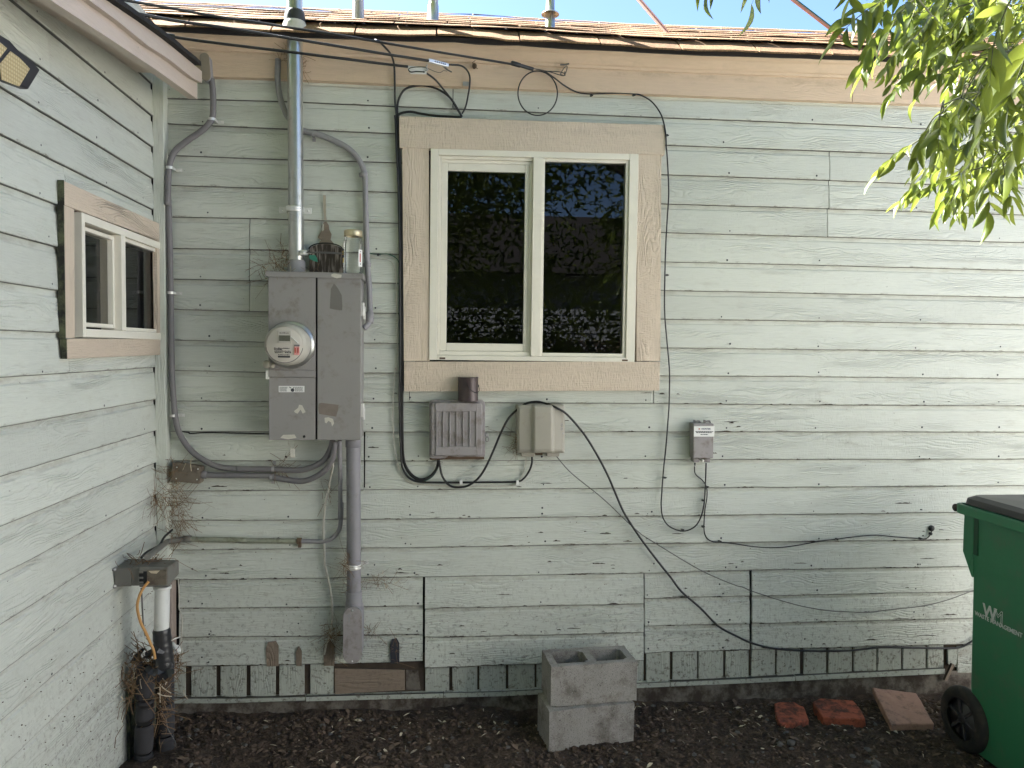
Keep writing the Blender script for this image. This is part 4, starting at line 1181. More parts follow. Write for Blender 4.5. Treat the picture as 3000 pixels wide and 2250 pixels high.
up = Z(TB, [(318, 480), (314, 560), (314, 650), (330, 775), (366, 885), (410, 965), (520, 1058), (640, 1087), (760, 1135), (870, 1192), (950, 1265), (1000, 1350), (1020, 1430), (1025, 1600)]) + \
     Z(TF, [(1030, 300), (1040, 600), (1055, 800), (1061, 960), (1060, 1050), (1050, 1095), (1034, 1120), (1012, 1138)])
uy = [-.024, -.024, -.022, -.020, -.020, -.020] + [-.020]*11 + [-.03, -.045, -.06, -.07, -.075]
con2 = empty('conduit', at(980, 500, 0), 'light grey conduit bending from behind the steel mast to the right side of the panel', 'conduit')
m = MB(); m.tube(smooth_path(wallpath(up, uy), 5), .0142, 12); m.build('pipe', M['pvclight'], con2)
strap(con2, 700 + 605*S0, 1085*S0, -.022, .0148, False, .014, .016, 'pvclight', (-1,))
for (o, px, py, hor) in ((TB, 1012, 1415, 1), (TF, 1042, 625, 1)):
    c = at(o[0] + px*S0, o[1] + py*S0, -.020); m = MB(); m.lathe(c, (0.03, 0, 1), [(.0146, -.011), (.0178, -.010), (.0178, .010), (.0146, .011)], 14); m.box((c.x - .024, c.y - .004, c.z - .008), (c.x - .012, .012, c.z + .008)); m.build('strap', M['pvclight'], con2)
c = at(700 + 1060*S0, 550 + 1050*S0, -.048)
m = MB(); m.lathe(c, (0, 0.25, 1), [(.0146, -.03), (.019, -.029), (.020, -.012), (.0205, -.006), (.0185, 0), (.0185, .026), (.0146, .027)], 16); m.build('connector', M['pvclight'], con2)

l2 = Z(TH, [(1672, 806), (1900, 809), (2212, 813)]) + Z(TQ, [(300, 818), (450, 845), (600, 862), (720, 832), (840, 752), (900, 655), (926, 560), (932, 480)], SQ)
con3 = empty('conduit', at(700, 1395, 0), 'short grey conduit running from the brown corner box to the underside of the meter panel', 'conduit')
m = MB(); m.tube(smooth_path(wallpath(l2, [-.034]*4 + [-.038, -.05, -.065, -.085, -.10, -.115, -.12]), 5), .0143, 12); m.build('pipe', M['pvc'], con3)
strap(con3, 700 + 318*SQ, 1150 + 822*SQ, -.034, .0148, False, .013, .020, 'galvdull', (-1,))
c = at(604, 1391, -.034); m = MB(); m.lathe(c, (1, 0, 0), [(.0145, -.03), (.019, -.028), (.0195, .0), (.0146, .004)], 14); m.build('connector', M['pvc'], con3)

l3 = Z(TQ, [(980, 468), (983, 700), (985, 900), (987, 1100), (990, 1240), (975, 1330), (920, 1405), (840, 1445), (700, 1447), (580, 1443)], SQ)
l3b = Z(TQ, [(600, 1443), (300, 1442), (0, 1438)], SQ) + Z(TH, [(2000, 1335), (1700, 1330), (1500, 1325)])
con4 = empty('conduit', at(995, 1400, 0), 'thin conduit dropping from the panel and turning left, its left half painted green', 'conduit')
m = MB(); m.tube(smooth_path(wallpath(l3, [-.11, -.09, -.06, -.04, -.03, -.026, -.022, -.02, -.02, -.02]), 5), .0112, 10); m.build('pipe', M['pvclight'], con4)
m = MB(); m.tube(smooth_path(wallpath(l3b, -.018), 5), .0132, 12)
e0 = at(1500*S0, 1100 + 1325*S0, -.018); e1 = Vector((XL + .045, -.05, e0.z - .005)); e2 = at(432, 1632, -.62)
m.build('pipe', M['pvcgreen'], con4)
m = MB(); m.lathe(e0, (1, 0, 0), [(.0145, .03), (.017, .028), (.017, -.01), (.0001, -.015)], 12); m.tube([e0, e1], .0132, 12); m.tube([e1, e2], .0132, 12); m.build('pipe', M['outlet'], con4)
for q, hor in (((587, 1443), 0),):
    c = at(700 + q[0]*SQ, 1150 + q[1]*SQ, -.02); m = MB(); m.lathe(c, (1, 0, 0), [(.0135, -.012), (.0165, -.011), (.0165, -.004), (.0145, 0), (.0165, .004), (.0165, .011), (.0135, .012)], 14); m.box((c.x - .006, c.y - .002, c.z - .034), (c.x + .008, .006, c.z - .012)); m.build('strap', M['rust'], con4)
c = at(700 + 990*SQ, 1150 + 1150*SQ, -.034); m = MB(); m.lathe(c, (0, 0.05, 1), [(.0115, -.042), (.0142, -.041), (.0142, .041), (.0115, .042)], 12); m.build('coupling', M['pvclight'], con4)

d0, d1 = at(700 + 1112*SQ, 1290, -.085), at(1037, 1778, -.065)
riser = empty('conduit', (d1.x, -.065, d1.z - .2), 'thick grey conduit dropping from the meter panel to an oval access fitting near the ground', 'conduit')
m = MB(); m.tube([d0, at(1036, 1500, -.078), d1], .0345, 24); m.build('pipe', M['pvcdown'], riser)
m = MB(); m.lathe(d0 + Vector((0, 0, -.03)), (0, 0, 1), [(.0348, -.004), (.0375, -.003), (.0375, .034)], 24); m.build('connector', M['pvcdown'], riser)
k0, k1 = at(1033, 1777, -.125), at(1033, 1944, -.125)
zc_, hz = (k0.z + k1.z)/2, (k0.z - k1.z)/2
m = MB(); m.prism(stadium(k0.x, -.130, zc_, .0455, hz), (0, .0035, 0)); m.build('cover', M['boxgrey'], riser, bevel=.0012)
m = MB(); m.prism(stadium(k0.x, -.1255, zc_, .044, hz - .0015), (0, .008, 0)); m.build('gasket', M['tar'], riser)
m = MB(); m.prism(stadium(k0.x, -.1165, zc_, .0445, hz - .001), (0, .112, 0)); m.lathe((d1.x, -.065, k0.z - .03), (0, 0, 1), [(.044, -.01), (.042, .03), (.0385, .05), (.0385, .085), (.0350, .087)], 24); m.build('conduit_body', M['pvcdown'], riser, bevel=.002)
m = MB()
for zz in (k0.z - .018, k1.z + .014): m.lathe((k0.x, -.130, zz), (0, -1, 0), [(.0045, 0), (.004, .003), (.0001, .0035)], 10)
m.build('screw', M['zinc'], riser)
ar = k0 + Vector((-.016, -.0062, -.052))
m = MB(); m.box((ar.x - .003, ar.y + .0005, ar.z - .022), (ar.x + .003, ar.y + .0022, ar.z + .006)); m.add([(ar.x - .013, ar.y + .0006, ar.z + .004), (ar.x + .011, ar.y + .0006, ar.z + .004), (ar.x + .002, ar.y + .0006, ar.z + .020)], [(0, 1, 2)]); m.build('embossed_arrow', M['pvclight'], riser)
c = at(1035, 1659, -.07)
m = MB(); m.lathe((c.x, c.y, c.z), (0, 0, 1), [(.0352, -.013), (.0378, -.011), (.0385, -.003), (.0368, 0), (.0385, .003), (.0378, .011), (.0352, .013)], 24); m.frame((c.x + .052, -.03, c.z + .006), (1, 0, .15), (0, 1, 0), (0, 0, 1), (.018, .003, .010), .002); m.lathe((c.x + .057, -.034, c.z + .006), (0, -1, 0), [(.006, 0), (.005, .005), (.0001, .006)], 8); m.build('strap', M['zinc'], riser)

# brown junction box in the corner
j0, j1 = at(501, 1416, -.07), at(589, 1365, -.07)
jb = empty('junction_box', (j0.x, 0, j0.z), 'weathered brown junction box in the inside corner with dry grass hanging round it', 'junction box')
m = MB(); m.prism([at(px, py, -.06) for px, py in ((500, 1409), (586, 1417), (588, 1369), (504, 1357))], (0, .06, 0)); m.build('box', M['jbox'], jb, bevel=.003)
m = MB(); m.prism([at(px, py, -.066) for px, py in ((502, 1410), (584, 1418), (586, 1366), (505, 1355))], (0, .0055, 0)); m.build('lid', M['jbox'], jb, bevel=.002)
m = MB()
for px, py in ((518, 1369), (580, 1374), (577, 1405), (516, 1402)): m.lathe(at(px, py, -.066), (0, -1, 0), [(.0035, 0), (.003, .0025), (.0001, .003)], 8)
m.build('screw', M['zinc'], jb)

# ------------------------------------------------------------------ things resting on the panel
zt_p = PZT + .0078
jc = at(1034.5, 800, -.075)
jar = empty('glass_jar', (jc.x, -.082, zt_p), 'empty glass jar with gold lid standing on top of the meter panel', 'jar')
JR = .0485; jh = at(1035, 694, -.082).z - zt_p; jt = at(1035, 678, -.082).z - zt_p
m = MB(); m.lathe((jc.x, -.082, zt_p + .0005), (0, 0, 1), [(.001, .0), (JR*.86, 0), (JR*.98, .010), (JR, .022), (JR, jh*.80), (JR*.95, jh*.88), (JR*.84, jh*.95), (JR*.82, jh + .004)], 32)
m.build('glass', M['jarglass'], jar)
m = MB(); m.lathe((jc.x, -.082, zt_p + jh + .001), (0, 0, 1), [(JR*.83, 0), (JR*.92, .0), (JR*.92, .006), (JR*.89, .008), (JR*.91, .012), (JR*.91, jt - jh - .002), (JR*.86, jt - jh + .003), (.0001, jt - jh + .003)], 32); m.build('lid', M['lid'], jar)
def jar_label(a0, a1, z0, z1, mat, nm, rr=1.012):
    m = MB(); n = 8; vs = []
    for i in range(n + 1):
        a = R(a0 + (a1 - a0)*i/n); vs += [(jc.x + math.cos(a)*JR*rr, -.082 + math.sin(a)*JR*rr, zt_p + z0), (jc.x + math.cos(a)*JR*rr, -.082 + math.sin(a)*JR*rr, zt_p + z1)]
    m.add(vs, [(2*i, 2*i+2, 2*i+3, 2*i+1) for i in range(n)], True); m.build(nm, M[mat], jar, fix=False)
jar_label(-52, -20, .036, .118, 'white', 'label')
jar_label(-44, -36, .058, .10, 'redink', 'printing', 1.02); jar_label(-40, -34, .046, .052, 'ink', 'printing', 1.02); jar_label(-40, -34, .106, .112, 'ink', 'printing', 1.02)
jar_label(-172, -143, .078, .120, 'ink', 'label'); jar_label(-172, -146, .056, .078, 'yellow', 'label'); jar_label(-170, -150, .092, .112, 'yellow', 'printing', 1.02)
h0, h1 = at(907, 797, -.03), at(1006, 797, -.03)
hb = empty('half_round_board', ((h0.x + h1.x)/2, -.03, zt_p), 'dark half-round weathered board with wire rim leaning on the wall behind the glass jar', 'board')
zs_ = at(960, 735, -.03).z; zk_ = at(950, 716, -.03).z
arc = [Vector((h0.x + (h1.x - h0.x)*(.5 - .5*math.cos(math.pi*i/14)), -.045, zs_ + (zk_ - zs_)*math.sin(math.pi*i/14))) for i in range(15)]
m = MB(); m.prism([Vector((h0.x, -.045, zt_p)), Vector((h1.x, -.045, zt_p))] + arc[::-1], (0, .018, 0)); m.build('board', M['strip'], hb)
m = MB(); m.tube([p + Vector((0, -.004, .004)) for p in arc], .0032, 6); m.build('rim', M['cable'], hb)
gt = empty('plastic_tag', at(918, 757, -.115), 'small green plastic tag hanging from the wire beside the steel mast', 'tag')
m = MB(); m.prism([at(px, py, -.112) for px, py in Z((800, 640), [(725, 745), (850, 740), (890, 800), (905, 880), (830, 865), (735, 815)], .14467)], (0, .002, 0)); m.build('tag', M['greentag'], gt)
# bare peeled patch on the wall above, and rust streak
m = MB(); m.prism([at(px, py, -.0060) for px, py in Z((800, 640), [(1075, 60), (1125, 130), (1140, 230), (1185, 320), (1165, 430), (1225, 500), (1230, 560), (900, 560), (925, 500), (965, 440), (905, 380), (950, 300), (985, 230), (980, 150), (1030, 80)], .14467)], (0, .0018, 0)); m.build('peeled_patch', M['bare'], house)
m = MB(); m.prism([at(px, py, -.0064) for px, py in Z((800, 640), [(1005, 120), (1025, 110), (1030, 230), (1000, 260), (985, 210)], .14467)], (0, .0006, 0)); m.build('peeled_patch', M['flake'], house)
m = MB(); m.prism([at(px, py, -.0050) for px, py in Z(TF, [(680, 60), (704, 60), (706, 225), (712, 262), (690, 262), (684, 180)])], (0, .0006, 0)); m.build('stain_strip', plain('faded_stain', (0.36, 0.32, 0.25), .8, var=.25, vscale=50), house)

# ------------------------------------------------------------------ utility boxes
def rq(m, pts, y, d): m.prism([at(px, py, y) for px, py in pts], (0, d, 0)); return m
def rrect(o, x0, y0, x1, y1, r, n=4, s=S0):
    P = []
    for cx, cy, a0 in ((x1 - r, y0 + r, -90), (x1 - r, y1 - r, 0), (x0 + r, y1 - r, 90), (x0 + r, y0 + r, 180)):
        for i in range(n + 1):
            a = R(a0 + 90*i/n); P.append((cx + math.cos(a)*r, cy + math.sin(a)*r))
    return Z(o, P, s)
ub = empty('utility_box', at(1339, 1345, 0), 'mauve grey utility box with ribbed lid and a brown can standing on it', 'utility box')
rq(MB(), rrect(TG, 297, 338, 750, 812, 32), -.040, .05).build('backplate', M['boxgrey'], ub, bevel=.003)
rq(MB(), rrect(TG, 312, 358, 728, 790, 28), -.075, .034).build('lid', M['boxgrey'], ub, bevel=.006)
rq(MB(), Z(TG, [(345, 362), (692, 362), (688, 430), (352, 430)]), -.0815, .006).build('lid_band', M['boxgrey'], ub, bevel=.002)
rq(MB(), Z(TG, [(350, 716), (692, 716), (690, 786), (346, 786)]), -.0815, .006).build('lid_band', M['boxgrey'], ub, bevel=.002)
for x in (357, 411, 465, 519, 573, 627, 680):
    rq(MB(), Z(TG, [(x - 5, 431), (x + 5, 431), (x + 5, 715), (x - 5, 715)]), -.0820, .0065).build('rib', M['boxgrey'], ub, bevel=.0015)
rq(MB(), Z(TG, [(300, 813), (420, 815), (455, 790), (540, 800), (600, 795), (742, 798), (744, 818), (305, 822)]), -.0405, .03).build('rusty_sill', M['rust'], ub)
c = at(1150 + 763*S0, 1050 + 620*S0, -.03); m = MB(); m.lathe(c, (0, -1, 0), [(.010, -.02), (.010, .008), (.006, .010), (.0001, .0085)], 12); m.build('lock', M['galvdull'], ub)
c = at(1150 + 766*S0, 1050 + 655*S0, -.03); m = MB(); m.tube([c + Vector((math.cos(a)*.008, 0, math.sin(a)*.012)) for a in [R(i*30) for i in range(13)]], .0022, 6); m.build('hasp', M['boxgrey'], ub)
u2 = empty('utility_box', at(1583, 1328, 0), 'smooth beige utility box with a bulged front and black lead looped over it', 'utility box')
rq(MB(), rrect(TG, 1000, 372, 1396, 762, 26), -.030, .04).build('backplate', M['boxbeige'], u2, bevel=.003)
m = MB()
secs = [(1008, -.031), (1012, -.066), (1030, -.074), (1128, -.082), (1150, -.104), (1290, -.104), (1312, -.084), (1376, -.074), (1388, -.064), (1392, -.031)]
vs = []
for x, y in secs:
    for yy, dy in ((376, .02), (392, .004), (440 if abs(y) > .09 else 410, 0), (735, 0), (752, .004), (766, .02)):
        vs.append(at(1150 + x*S0, 1050 + yy*S0, min(y + dy, -.0305)))
m.add(vs, [(i*6 + k, (i+1)*6 + k, (i+1)*6 + k + 1, i*6 + k + 1) for i in range(len(secs)-1) for k in range(5)], False); m.build('cover', M['boxbeige'], u2, bevel=.006)
for x0, x1 in ((1040, 1154), (1246, 1356)): rq(MB(), Z(TG, [(x0, 764), (x1, 764), (x1 - 6, 797), (x0 + 6, 797)]), -.05, .045).build('cable_port', M['boxbeige'], u2, bevel=.004)
rq(MB(), Z(TG, [(1158, 765), (1215, 765), (1215, 783), (1158, 783)]), -.045, .03).build('latch', M['rust'], u2)
m = MB()
for x, y in ((1370, 535), (1370, 571)): m.lathe(at(1150 + x*S0, 1050 + y*S0, -.0745), (0, -1, 0), [(.0075, 0), (.007, .002), (.0045, .0022), (.0045, -.003), (.0001, -.003)], 12)
m.lathe(at(1150 + 1381*S0, 1050 + 608*S0, -.071), (0, -1, 0), [(.005, 0), (.0045, .002), (.0001, .002)], 10); m.build('lock', M['galvdull'], u2)
# brown can
cb = at(1150 + 611*S0, 1050 + 340*S0, -.052); cz = at(1350, 1050 + 345*S0, -.045).z; ct = at(1372, 1050 + 150*S0, -.05).z
can = empty('metal_can', (cb.x, -.052, cz), 'dark brown metal can with wire handle standing on the ribbed utility box', 'can')
CR = .0505; ch = ct - cz
m = MB(); m.lathe((cb.x, -.054, cz), (0, 0, 1), [(.001, .001), (CR, .001), (CR*1.02, .003), (CR, .007), (CR, ch - .008), (CR*1.02, ch - .004), (CR*1.02, ch), (CR*.96, ch), (CR*.95, ch - .03), (CR*.95, .01), (.001, .008)], 32); m.build('body', M['can'], can)
m = MB(); m.tube(smooth_path([at(1150 + 595*S0, 1050 + 195*S0, -.106), at(1150 + 625*S0, 1050 + 245*S0, -.108), at(1150 + 675*S0, 1050 + 276*S0, -.095), at(1150 + 702*S0, 1050 + 262*S0, -.06), at(1150 + 696*S0, 1050 + 212*S0, -.05)]), .0018, 6); m.lathe((cb.x + CR, -.054, ct - .045), (1, 0, 0), [(.006, -.002), (.005, .004), (.0001, .005)], 8); m.build('handle', M['cable'], can)
# small grey network box with white sticker
nb = empty('network_box', at(2060, 1355, 0), 'small grey box with white printed sticker, alone on the wall right of the window', 'network box')
ON, SN = (2000, 1220), .0904
rq(MB(), Z(ON, [(345, 215), (1005, 230), (985, 1362), (345, 1362)], SN), -.062, .062).build('box', M['boxgrey'], nb, bevel=.004)
rq(MB(), Z(ON, [(362, 240), (1012, 250), (992, 1345), (352, 1345)], SN), -.070, .0078).build('lid', M['boxgrey'], nb, bevel=.003)
rq(MB(), Z(ON, [(372, 318), (1034, 318), (1022, 655), (362, 655)], SN), -.0710, .0008).build('sticker', M['white'], nb)
m = MB()
for y0, x0, x1 in ((478, 415, 990), (512, 440, 950), (575, 580, 820)):
    k = x0
    while k < x1:
        w = random.uniform(20, 75); p, q = at(ON[0] + k*SN, ON[1] + y0*SN, -.0712), at(ON[0] + min(k + w, x1)*SN, ON[1] + (y0 + 26)*SN, -.0712); m.box((p.x, -.0714, q.z), (q.x, -.0710, p.z)); k += w + 10
m.build('printing', M['ink'], nb)
def lettering(body, loc, rot, size, mat, parent, name='lettering', bold=0.0, outline=0.0, extr=.0004, align='LEFT'):
    cu = bpy.data.curves.new(name, 'FONT'); cu.body = body; cu.size = size; cu.extrude = extr; cu.align_x = align; cu.resolution_u = 3
    if bold: cu.offset = bold
    if outline: cu.fill_mode = 'NONE'; cu.bevel_depth = outline; cu.bevel_resolution = 0; cu.extrude = 0
    t = bpy.data.objects.new('t', cu); COL.objects.link(t)
    bpy.context.view_layer.update()
    me = bpy.data.meshes.new_from_object(t.evaluated_get(bpy.context.evaluated_depsgraph_get()))
    bpy.data.objects.remove(t)
    me.materials.clear(); me.materials.append(mat)
    o = bpy.data.objects.new(name, me); COL.objects.link(o)
    mw = Matrix.Translation(loc) @ rot
    if parent is not None:
        o.parent = parent; mw = Matrix.Translation(-ORG.get(parent.name, Vector((0, 0, 0)))) @ mw
    o.matrix_basis = mw
    return o
RXW = Matrix.Rotation(R(90), 4, 'X')
lettering('HUNTER', at(ON[0] + 610*SN, ON[1] + 428*SN, -.0712), RXW, .0125, plain('blue_ink', (.03, .03, .10), .6), nb, bold=.0003)
c = at(ON[0] + 540*SN, ON[1] + 405*SN, -.0712)
m = MB()
for s in (-1, 1): m.frame(c, (.75, 0, .66*s), (0, 1, 0), (-.66*s, 0, .75), (.0055, .0004, .0012))
m.build('logo', M['redink'], nb)
for x0 in (385, 712):
    m = MB(); rq(m, Z(ON, [(x0, 118), (x0 + 30, 118), (x0 + 36, 205), (x0 + 4, 210)], SN), -.05, .02); rq(m, Z(ON, [(x0 + 55, 150), (x0 + 180, 130), (x0 + 212, 205), (x0 + 185, 210), (x0 + 150, 165), (x0 + 62, 178)], SN), -.05, .02); m.build('mount_hook', M['pvc'], nb)
rq(MB(), Z(ON, [(352, 1364), (560, 1364), (548, 1490), (360, 1490)], SN), -.05, .045).build('cable_port', M['boxgrey'], nb, bevel=.003)
rq(MB(), Z(ON, [(705, 1364), (905, 1364), (890, 1495), (712, 1490)], SN), -.05, .045).build('cable_port', M['boxgrey'], nb, bevel=.003)
m = MB(); m.lathe(at(ON[0] + 635*SN, ON[1] + 1425*SN, -.04), (0, -1, 0), [(.0075, 0), (.0075, .010), (.005, .012), (.0001, .012)], 12); m.build('lock', M['zinc'], nb)
m = MB(); m.lathe(at(ON[0] + 398*SN, ON[1] + 1500*SN, -.03), (0, 0, -1), [(.0045, 0), (.0045, .008), (.003, .009), (.004, .012), (.002, .016)], 10); m.build('cable_gland', M['cable'], nb)

# ================================================================== cables and lines
YC = -.012
G1 = 'black cables clipped to the wall'
bun = Z(TB, [(1278, 935), (1283, 1000), (1290, 1200), (1300, 1400)]) + Z(TF, [(1306, 60), (1314, 400), (1318, 800), (1320, 1300), (1318, 1600)]) + \
      Z(TG, [(74, 100), (70, 330), (72, 600), (85, 800), (110, 890), (160, 955), (220, 985), (280, 972), (330, 932), (360, 880), (372, 820)])
c1 = cable('cable', bun, YC, 0.00671, M['cable'], 'thick black cable bundle down the left edge of the window trim to the ribbed box', 'cable')
off = [(x - 5, y) for x, y in bun[:11]] + Z(TG, [(70, 800), (95, 915), (150, 978), (250, 1002), (500, 1005), (800, 1003), (1000, 999), (1060, 975), (1105, 915), (1128, 850), (1130, 798)])
cable('cable', off, -.018, 0.00525, M['cable'], 'black cable following the bundle then running level under both utility boxes', 'cable')
c2 = [o for o in bpy.data.objects if o.name.startswith('cable') and o.get('category')][-1]
for x, y, mt in ((557, 1003, 'zinc'), (1012, 1005, 'zinc')):
    p = at(1150 + x*S0, 1050 + y*S0, -.016); m = MB(); m.box((p.x - .008, p.y - .010, p.z - .011), (p.x + .006, .004, p.z + .011)); m.build('clip', M['white'], c2, bevel=.001)
third = [(x + 4, y + 1) for x, y in bun[:12]] + [(x + 2, y - 3) for x, y in bun[12:]]
cable('cable', third, -.016, 0.00488, M['cable'], None, None, parent=c1)
grn = Z(TF, [(1060, 533), (1128, 540), (1200, 536), (1262, 562), (1292, 600)]) + [(1168.5, 800), (1170, 1000)] + Z(TG, [(58, 80), (55, 330), (57, 620), (72, 815), (100, 915), (170, 985), (240, 998), (320, 960), (366, 890), (380, 830)])
gw = cable('ground_wire', grn, -.010, .0024, M['greenwire'], 'thin green wire from behind the grey conduit down beside the black bundle', 'wire')
clip(gw, 700 + 1128*S0, 550 + 545*S0, -.008, .008); 
wht = Z(TF, [(1066, 556), (1140, 575), (1215, 588), (1258, 640), (1276, 800), (1282, 1200), (1280, 1480)]) + Z(TG, [(22, 80), (4, 330), (8, 640), (40, 850), (82, 952), (150, 1010), (300, 1026), (500, 1036), (800, 1034), (960, 1030), (1008, 1008), (1050, 950), (1078, 860), (1082, 798)])
cable('cable', wht, -.007, .0022, M['whitecable'], 'thin dirty white cable running loosely left of the black bundle to the beige box', 'cable')
# lead looping from the ribbed box over the beige one and down to the ground
lead = Z(TG, [(376, 825), (385, 880), (402, 950), (440, 1010), (490, 1040), (560, 1043), (620, 1026), (690, 975), (750, 890), (820, 740), (870, 620), (930, 500), (990, 432), (1050, 385), (1090, 362), (1165, 350), (1240, 364), (1320, 395), (1420, 460), (1550, 612), (1650, 770), (1740, 940), (1800, 1080), (1870, 1240), (1950, 1370), (2040, 1500)]) + \
       Z(TK, [(1470, 0), (1560, 112), (1650, 230), (1800, 360), (1950, 510), (2100, 592)]) + Z(TL, [(10, 648), (190, 692), (400, 708), (650, 712), (850, 704), (1050, 682), (1300, 685), (1600, 690), (1700, 680), (1780, 640)]) + [(2880, 1860), (2960, 1850)]
ld_y = [-.03, -.03, -.03, -.03, -.035, -.04, -.04, -.04, -.04, -.04, -.04, -.04, -.035, -.035, -.045, -.05, -.06, -.09, -.085, -.06, -.05, -.045] + [-.03]*8 + [-.02]*30
cable('cable', lead, ld_y[:len(lead)], 0.00573, M['cable'], 'loose black cable arching over the beige box and sagging across the siding to the bin', 'cable')
thin = Z(TG, [(1325, 790), (1450, 930), (1700, 1132), (1900, 1322), (2010, 1420)]) + Z(TM, [(0, 1186), (300, 1370), (480, 1468), (700, 1560), (760, 1575), (830, 1606), (980, 1655)]) + \
       Z(TL, [(150, 275), (400, 345), (600, 380), (800, 395), (950, 397), (1150, 374), (1400, 345), (1600, 295), (1770, 232)]) + [(2880, 1722), (2960, 1700)]
cable('cable', thin, [-.04, -.03, -.025] + [-.018]*30, .0026, M['greycable'], 'thin grey cable slanting from the beige box and sagging along the lower siding', 'cable') if False else None
cable('cable', thin, ([-.04, -.03, -.025] + [-.018]*40)[:len(thin)], .0026, M['greycable'], 'thin grey cable slanting from the beige box and sagging along the lower siding', 'cable')
# overhead lines coming in from the left
l1 = [(330, -6), (380, 3), (500, 24), (621, 46), (772, 69), (870, 84), (1000, 104), (1098, 121), (1300, 155), (1500, 188)]
o1 = cable('overhead_line', l1, [-.75, -.70, -.62, -.55, -.48, -.42, -.37, -.33, -.25, -.16], 0.00549, M['cable'], 'uppermost black overhead line ending in a thick splice above the window', 'overhead line', 'overhead lines reaching the eave')
a, b = at(1497, 184, -.16), at(1562, 203, -.13)
m = MB(); m.tube([a, a + (b - a)*.04, a + (b - a)*.4, a + (b - a)*.42, b], [.008, .0115, .0115, .009, .009], 10); m.build('splice', M['cable'], o1)
tie = smooth_path(wallpath(Z((1150, 120), [(1655, 325), (1765, 345), (1800, 355), (1860, 358), (1950, 362), (2010, 375), (2035, 405)], .24864), [-.13, -.11, -.105, -.10, -.09, -.075, -.05]))
m = MB(); m.tube(tie, .0022, 6); m.tube(smooth_path(wallpath(Z((1150, 120), [(1800, 352), (1880, 372), (1960, 398), (2020, 408), (2030, 360)], .24864), [-.105, -.10, -.085, -.06, -.05])), .0022, 6); m.build('tail', M['cable'], o1)
m = MB(); m.tube(smooth_path(wallpath(Z((1150, 120), [(1975, 400), (2000, 350), (2040, 298), (2058, 310), (2040, 375), (2020, 408), (1985, 395)], .24864), -.045)), .0026, 6); m.tube(smooth_path(wallpath(Z((1150, 120), [(1975, 280), (2030, 278), (2080, 268)], .24864), -.06)), .004, 6); m.build('hook', M['greycable'], o1)
l2_ = [(360, 32), (419, 43), (520, 62), (660, 81), (800, 104), (881, 117.5), (1000, 137), (1134, 159), (1256, 178)]
o2 = cable('overhead_line', l2_, [-.72, -.66, -.58, -.50, -.42, -.38, -.32, -.25, -.18], 0.00634, M['cable'], 'middle black overhead line held by a slotted silver clamp below the eave', 'overhead line', 'overhead lines reaching the eave')
a, b = at(1255, 177, -.18), at(1313, 192, -.12)
d = (b - a).normalized(); u_ = Vector((0, 0, 1)); u_ = (u_ - d*u_.dot(d)).normalized(); w_ = d.cross(u_)
m = MB(); m.frame((a + b)/2, d, u_, w_, ((b - a).length/2, .0085, .007), .002); m.build('clamp', M['zinc'], o2)
m = MB()
for i in range(6): m.frame(a + (b - a)*(.30 + i*.10), d, u_, w_, (.003, .003, .0078))
m.build('clamp_slot', M['rust'], o2)
m = MB(); m.tube(smooth_path(wallpath(Z((1150, 120), [(590, 290), (640, 335), (695, 365)], .24864), [-.12, -.09, -.05])), .0035, 6); m.tube(smooth_path(wallpath(Z((1150, 120), [(420, 325), (500, 360), (560, 372), (600, 350), (640, 355)], .24864), [-.1, -.1, -.1, -.09, -.07])), .0016, 5); m.build('clamp_bail', M['greycable'], o2)
m = MB(); m.tube(smooth_path(wallpath(Z(TB, [(1695, 523), (1790, 530), (1840, 560), (1868, 612), (1870, 680), (1855, 780), (1835, 868), (1808, 920)]), [-.12, -.10, -.08, -.05, -.034, -.022, -.016, -.016])), .0045, 7); m.build('drop', M['cable'], o2)
p = at(700 + 1850*S0, 680*S0, -.03); m = MB(); m.box((p.x - .022, -.034, p.z - .009), (p.x + .012, -.018, p.z + .010)); m.build('clip', M['galvdull'], o2, bevel=.001)
l3_ = [(505, 108), (604, 122), (700, 134), (842, 151), (1000, 171), (1100, 184), (1195, 195)]
o3 = cable('overhead_line', l3_, [-.42, -.39, -.36, -.31, -.25, -.2, -.16], 0.00634, M['cable'], 'lowest black overhead line passing the mast into a flat white clamp', 'overhead line', 'overhead lines reaching the eave')
m = MB(); m.prism([at(px, py, -.15) for px, py in Z(TB, [(1362, 530), (1520, 540), (1520, 596), (1390, 594), (1372, 566)])], (0, .012, 0)); m.build('clamp', M['white'], o3, bevel=.002)
m = MB(); m.tube(smooth_path(wallpath(Z(TB, [(1370, 562), (1395, 548), (1450, 542), (1525, 544)]), -.156)), .0022, 6); m.tube(smooth_path(wallpath(Z(TB, [(1372, 566), (1392, 583), (1440, 580), (1500, 583)]), -.157)), .0028, 6); m.build('clamp_bail', M['cable'], o3)
m = MB(); m.tube(smooth_path(wallpath(Z(TB, [(1525, 525), (1518, 545), (1528, 565), (1512, 575)]), -.156)), .004, 6); m.build('clamp_wedge', M['galvdull'], o3)
m = MB(); m.tube(smooth_path(wallpath(Z(TB, [(1495, 583), (1530, 600), (1590, 645), (1650, 715), (1720, 805), (1765, 880), (1803, 942)]), [-.15, -.13, -.09, -.05, -.025, -.018, -.016])), .0046, 7); m.build('drop', M['cable'], o3)
ec = at(505, 108, -.42); m = MB(); m.lathe(ec, (at(480, 104, -.43) - ec), [(.011, -.01), (.013, 0), (.013, .05), (.0001, .052)], 10); m.build('end_boot', M['cable'], o3)
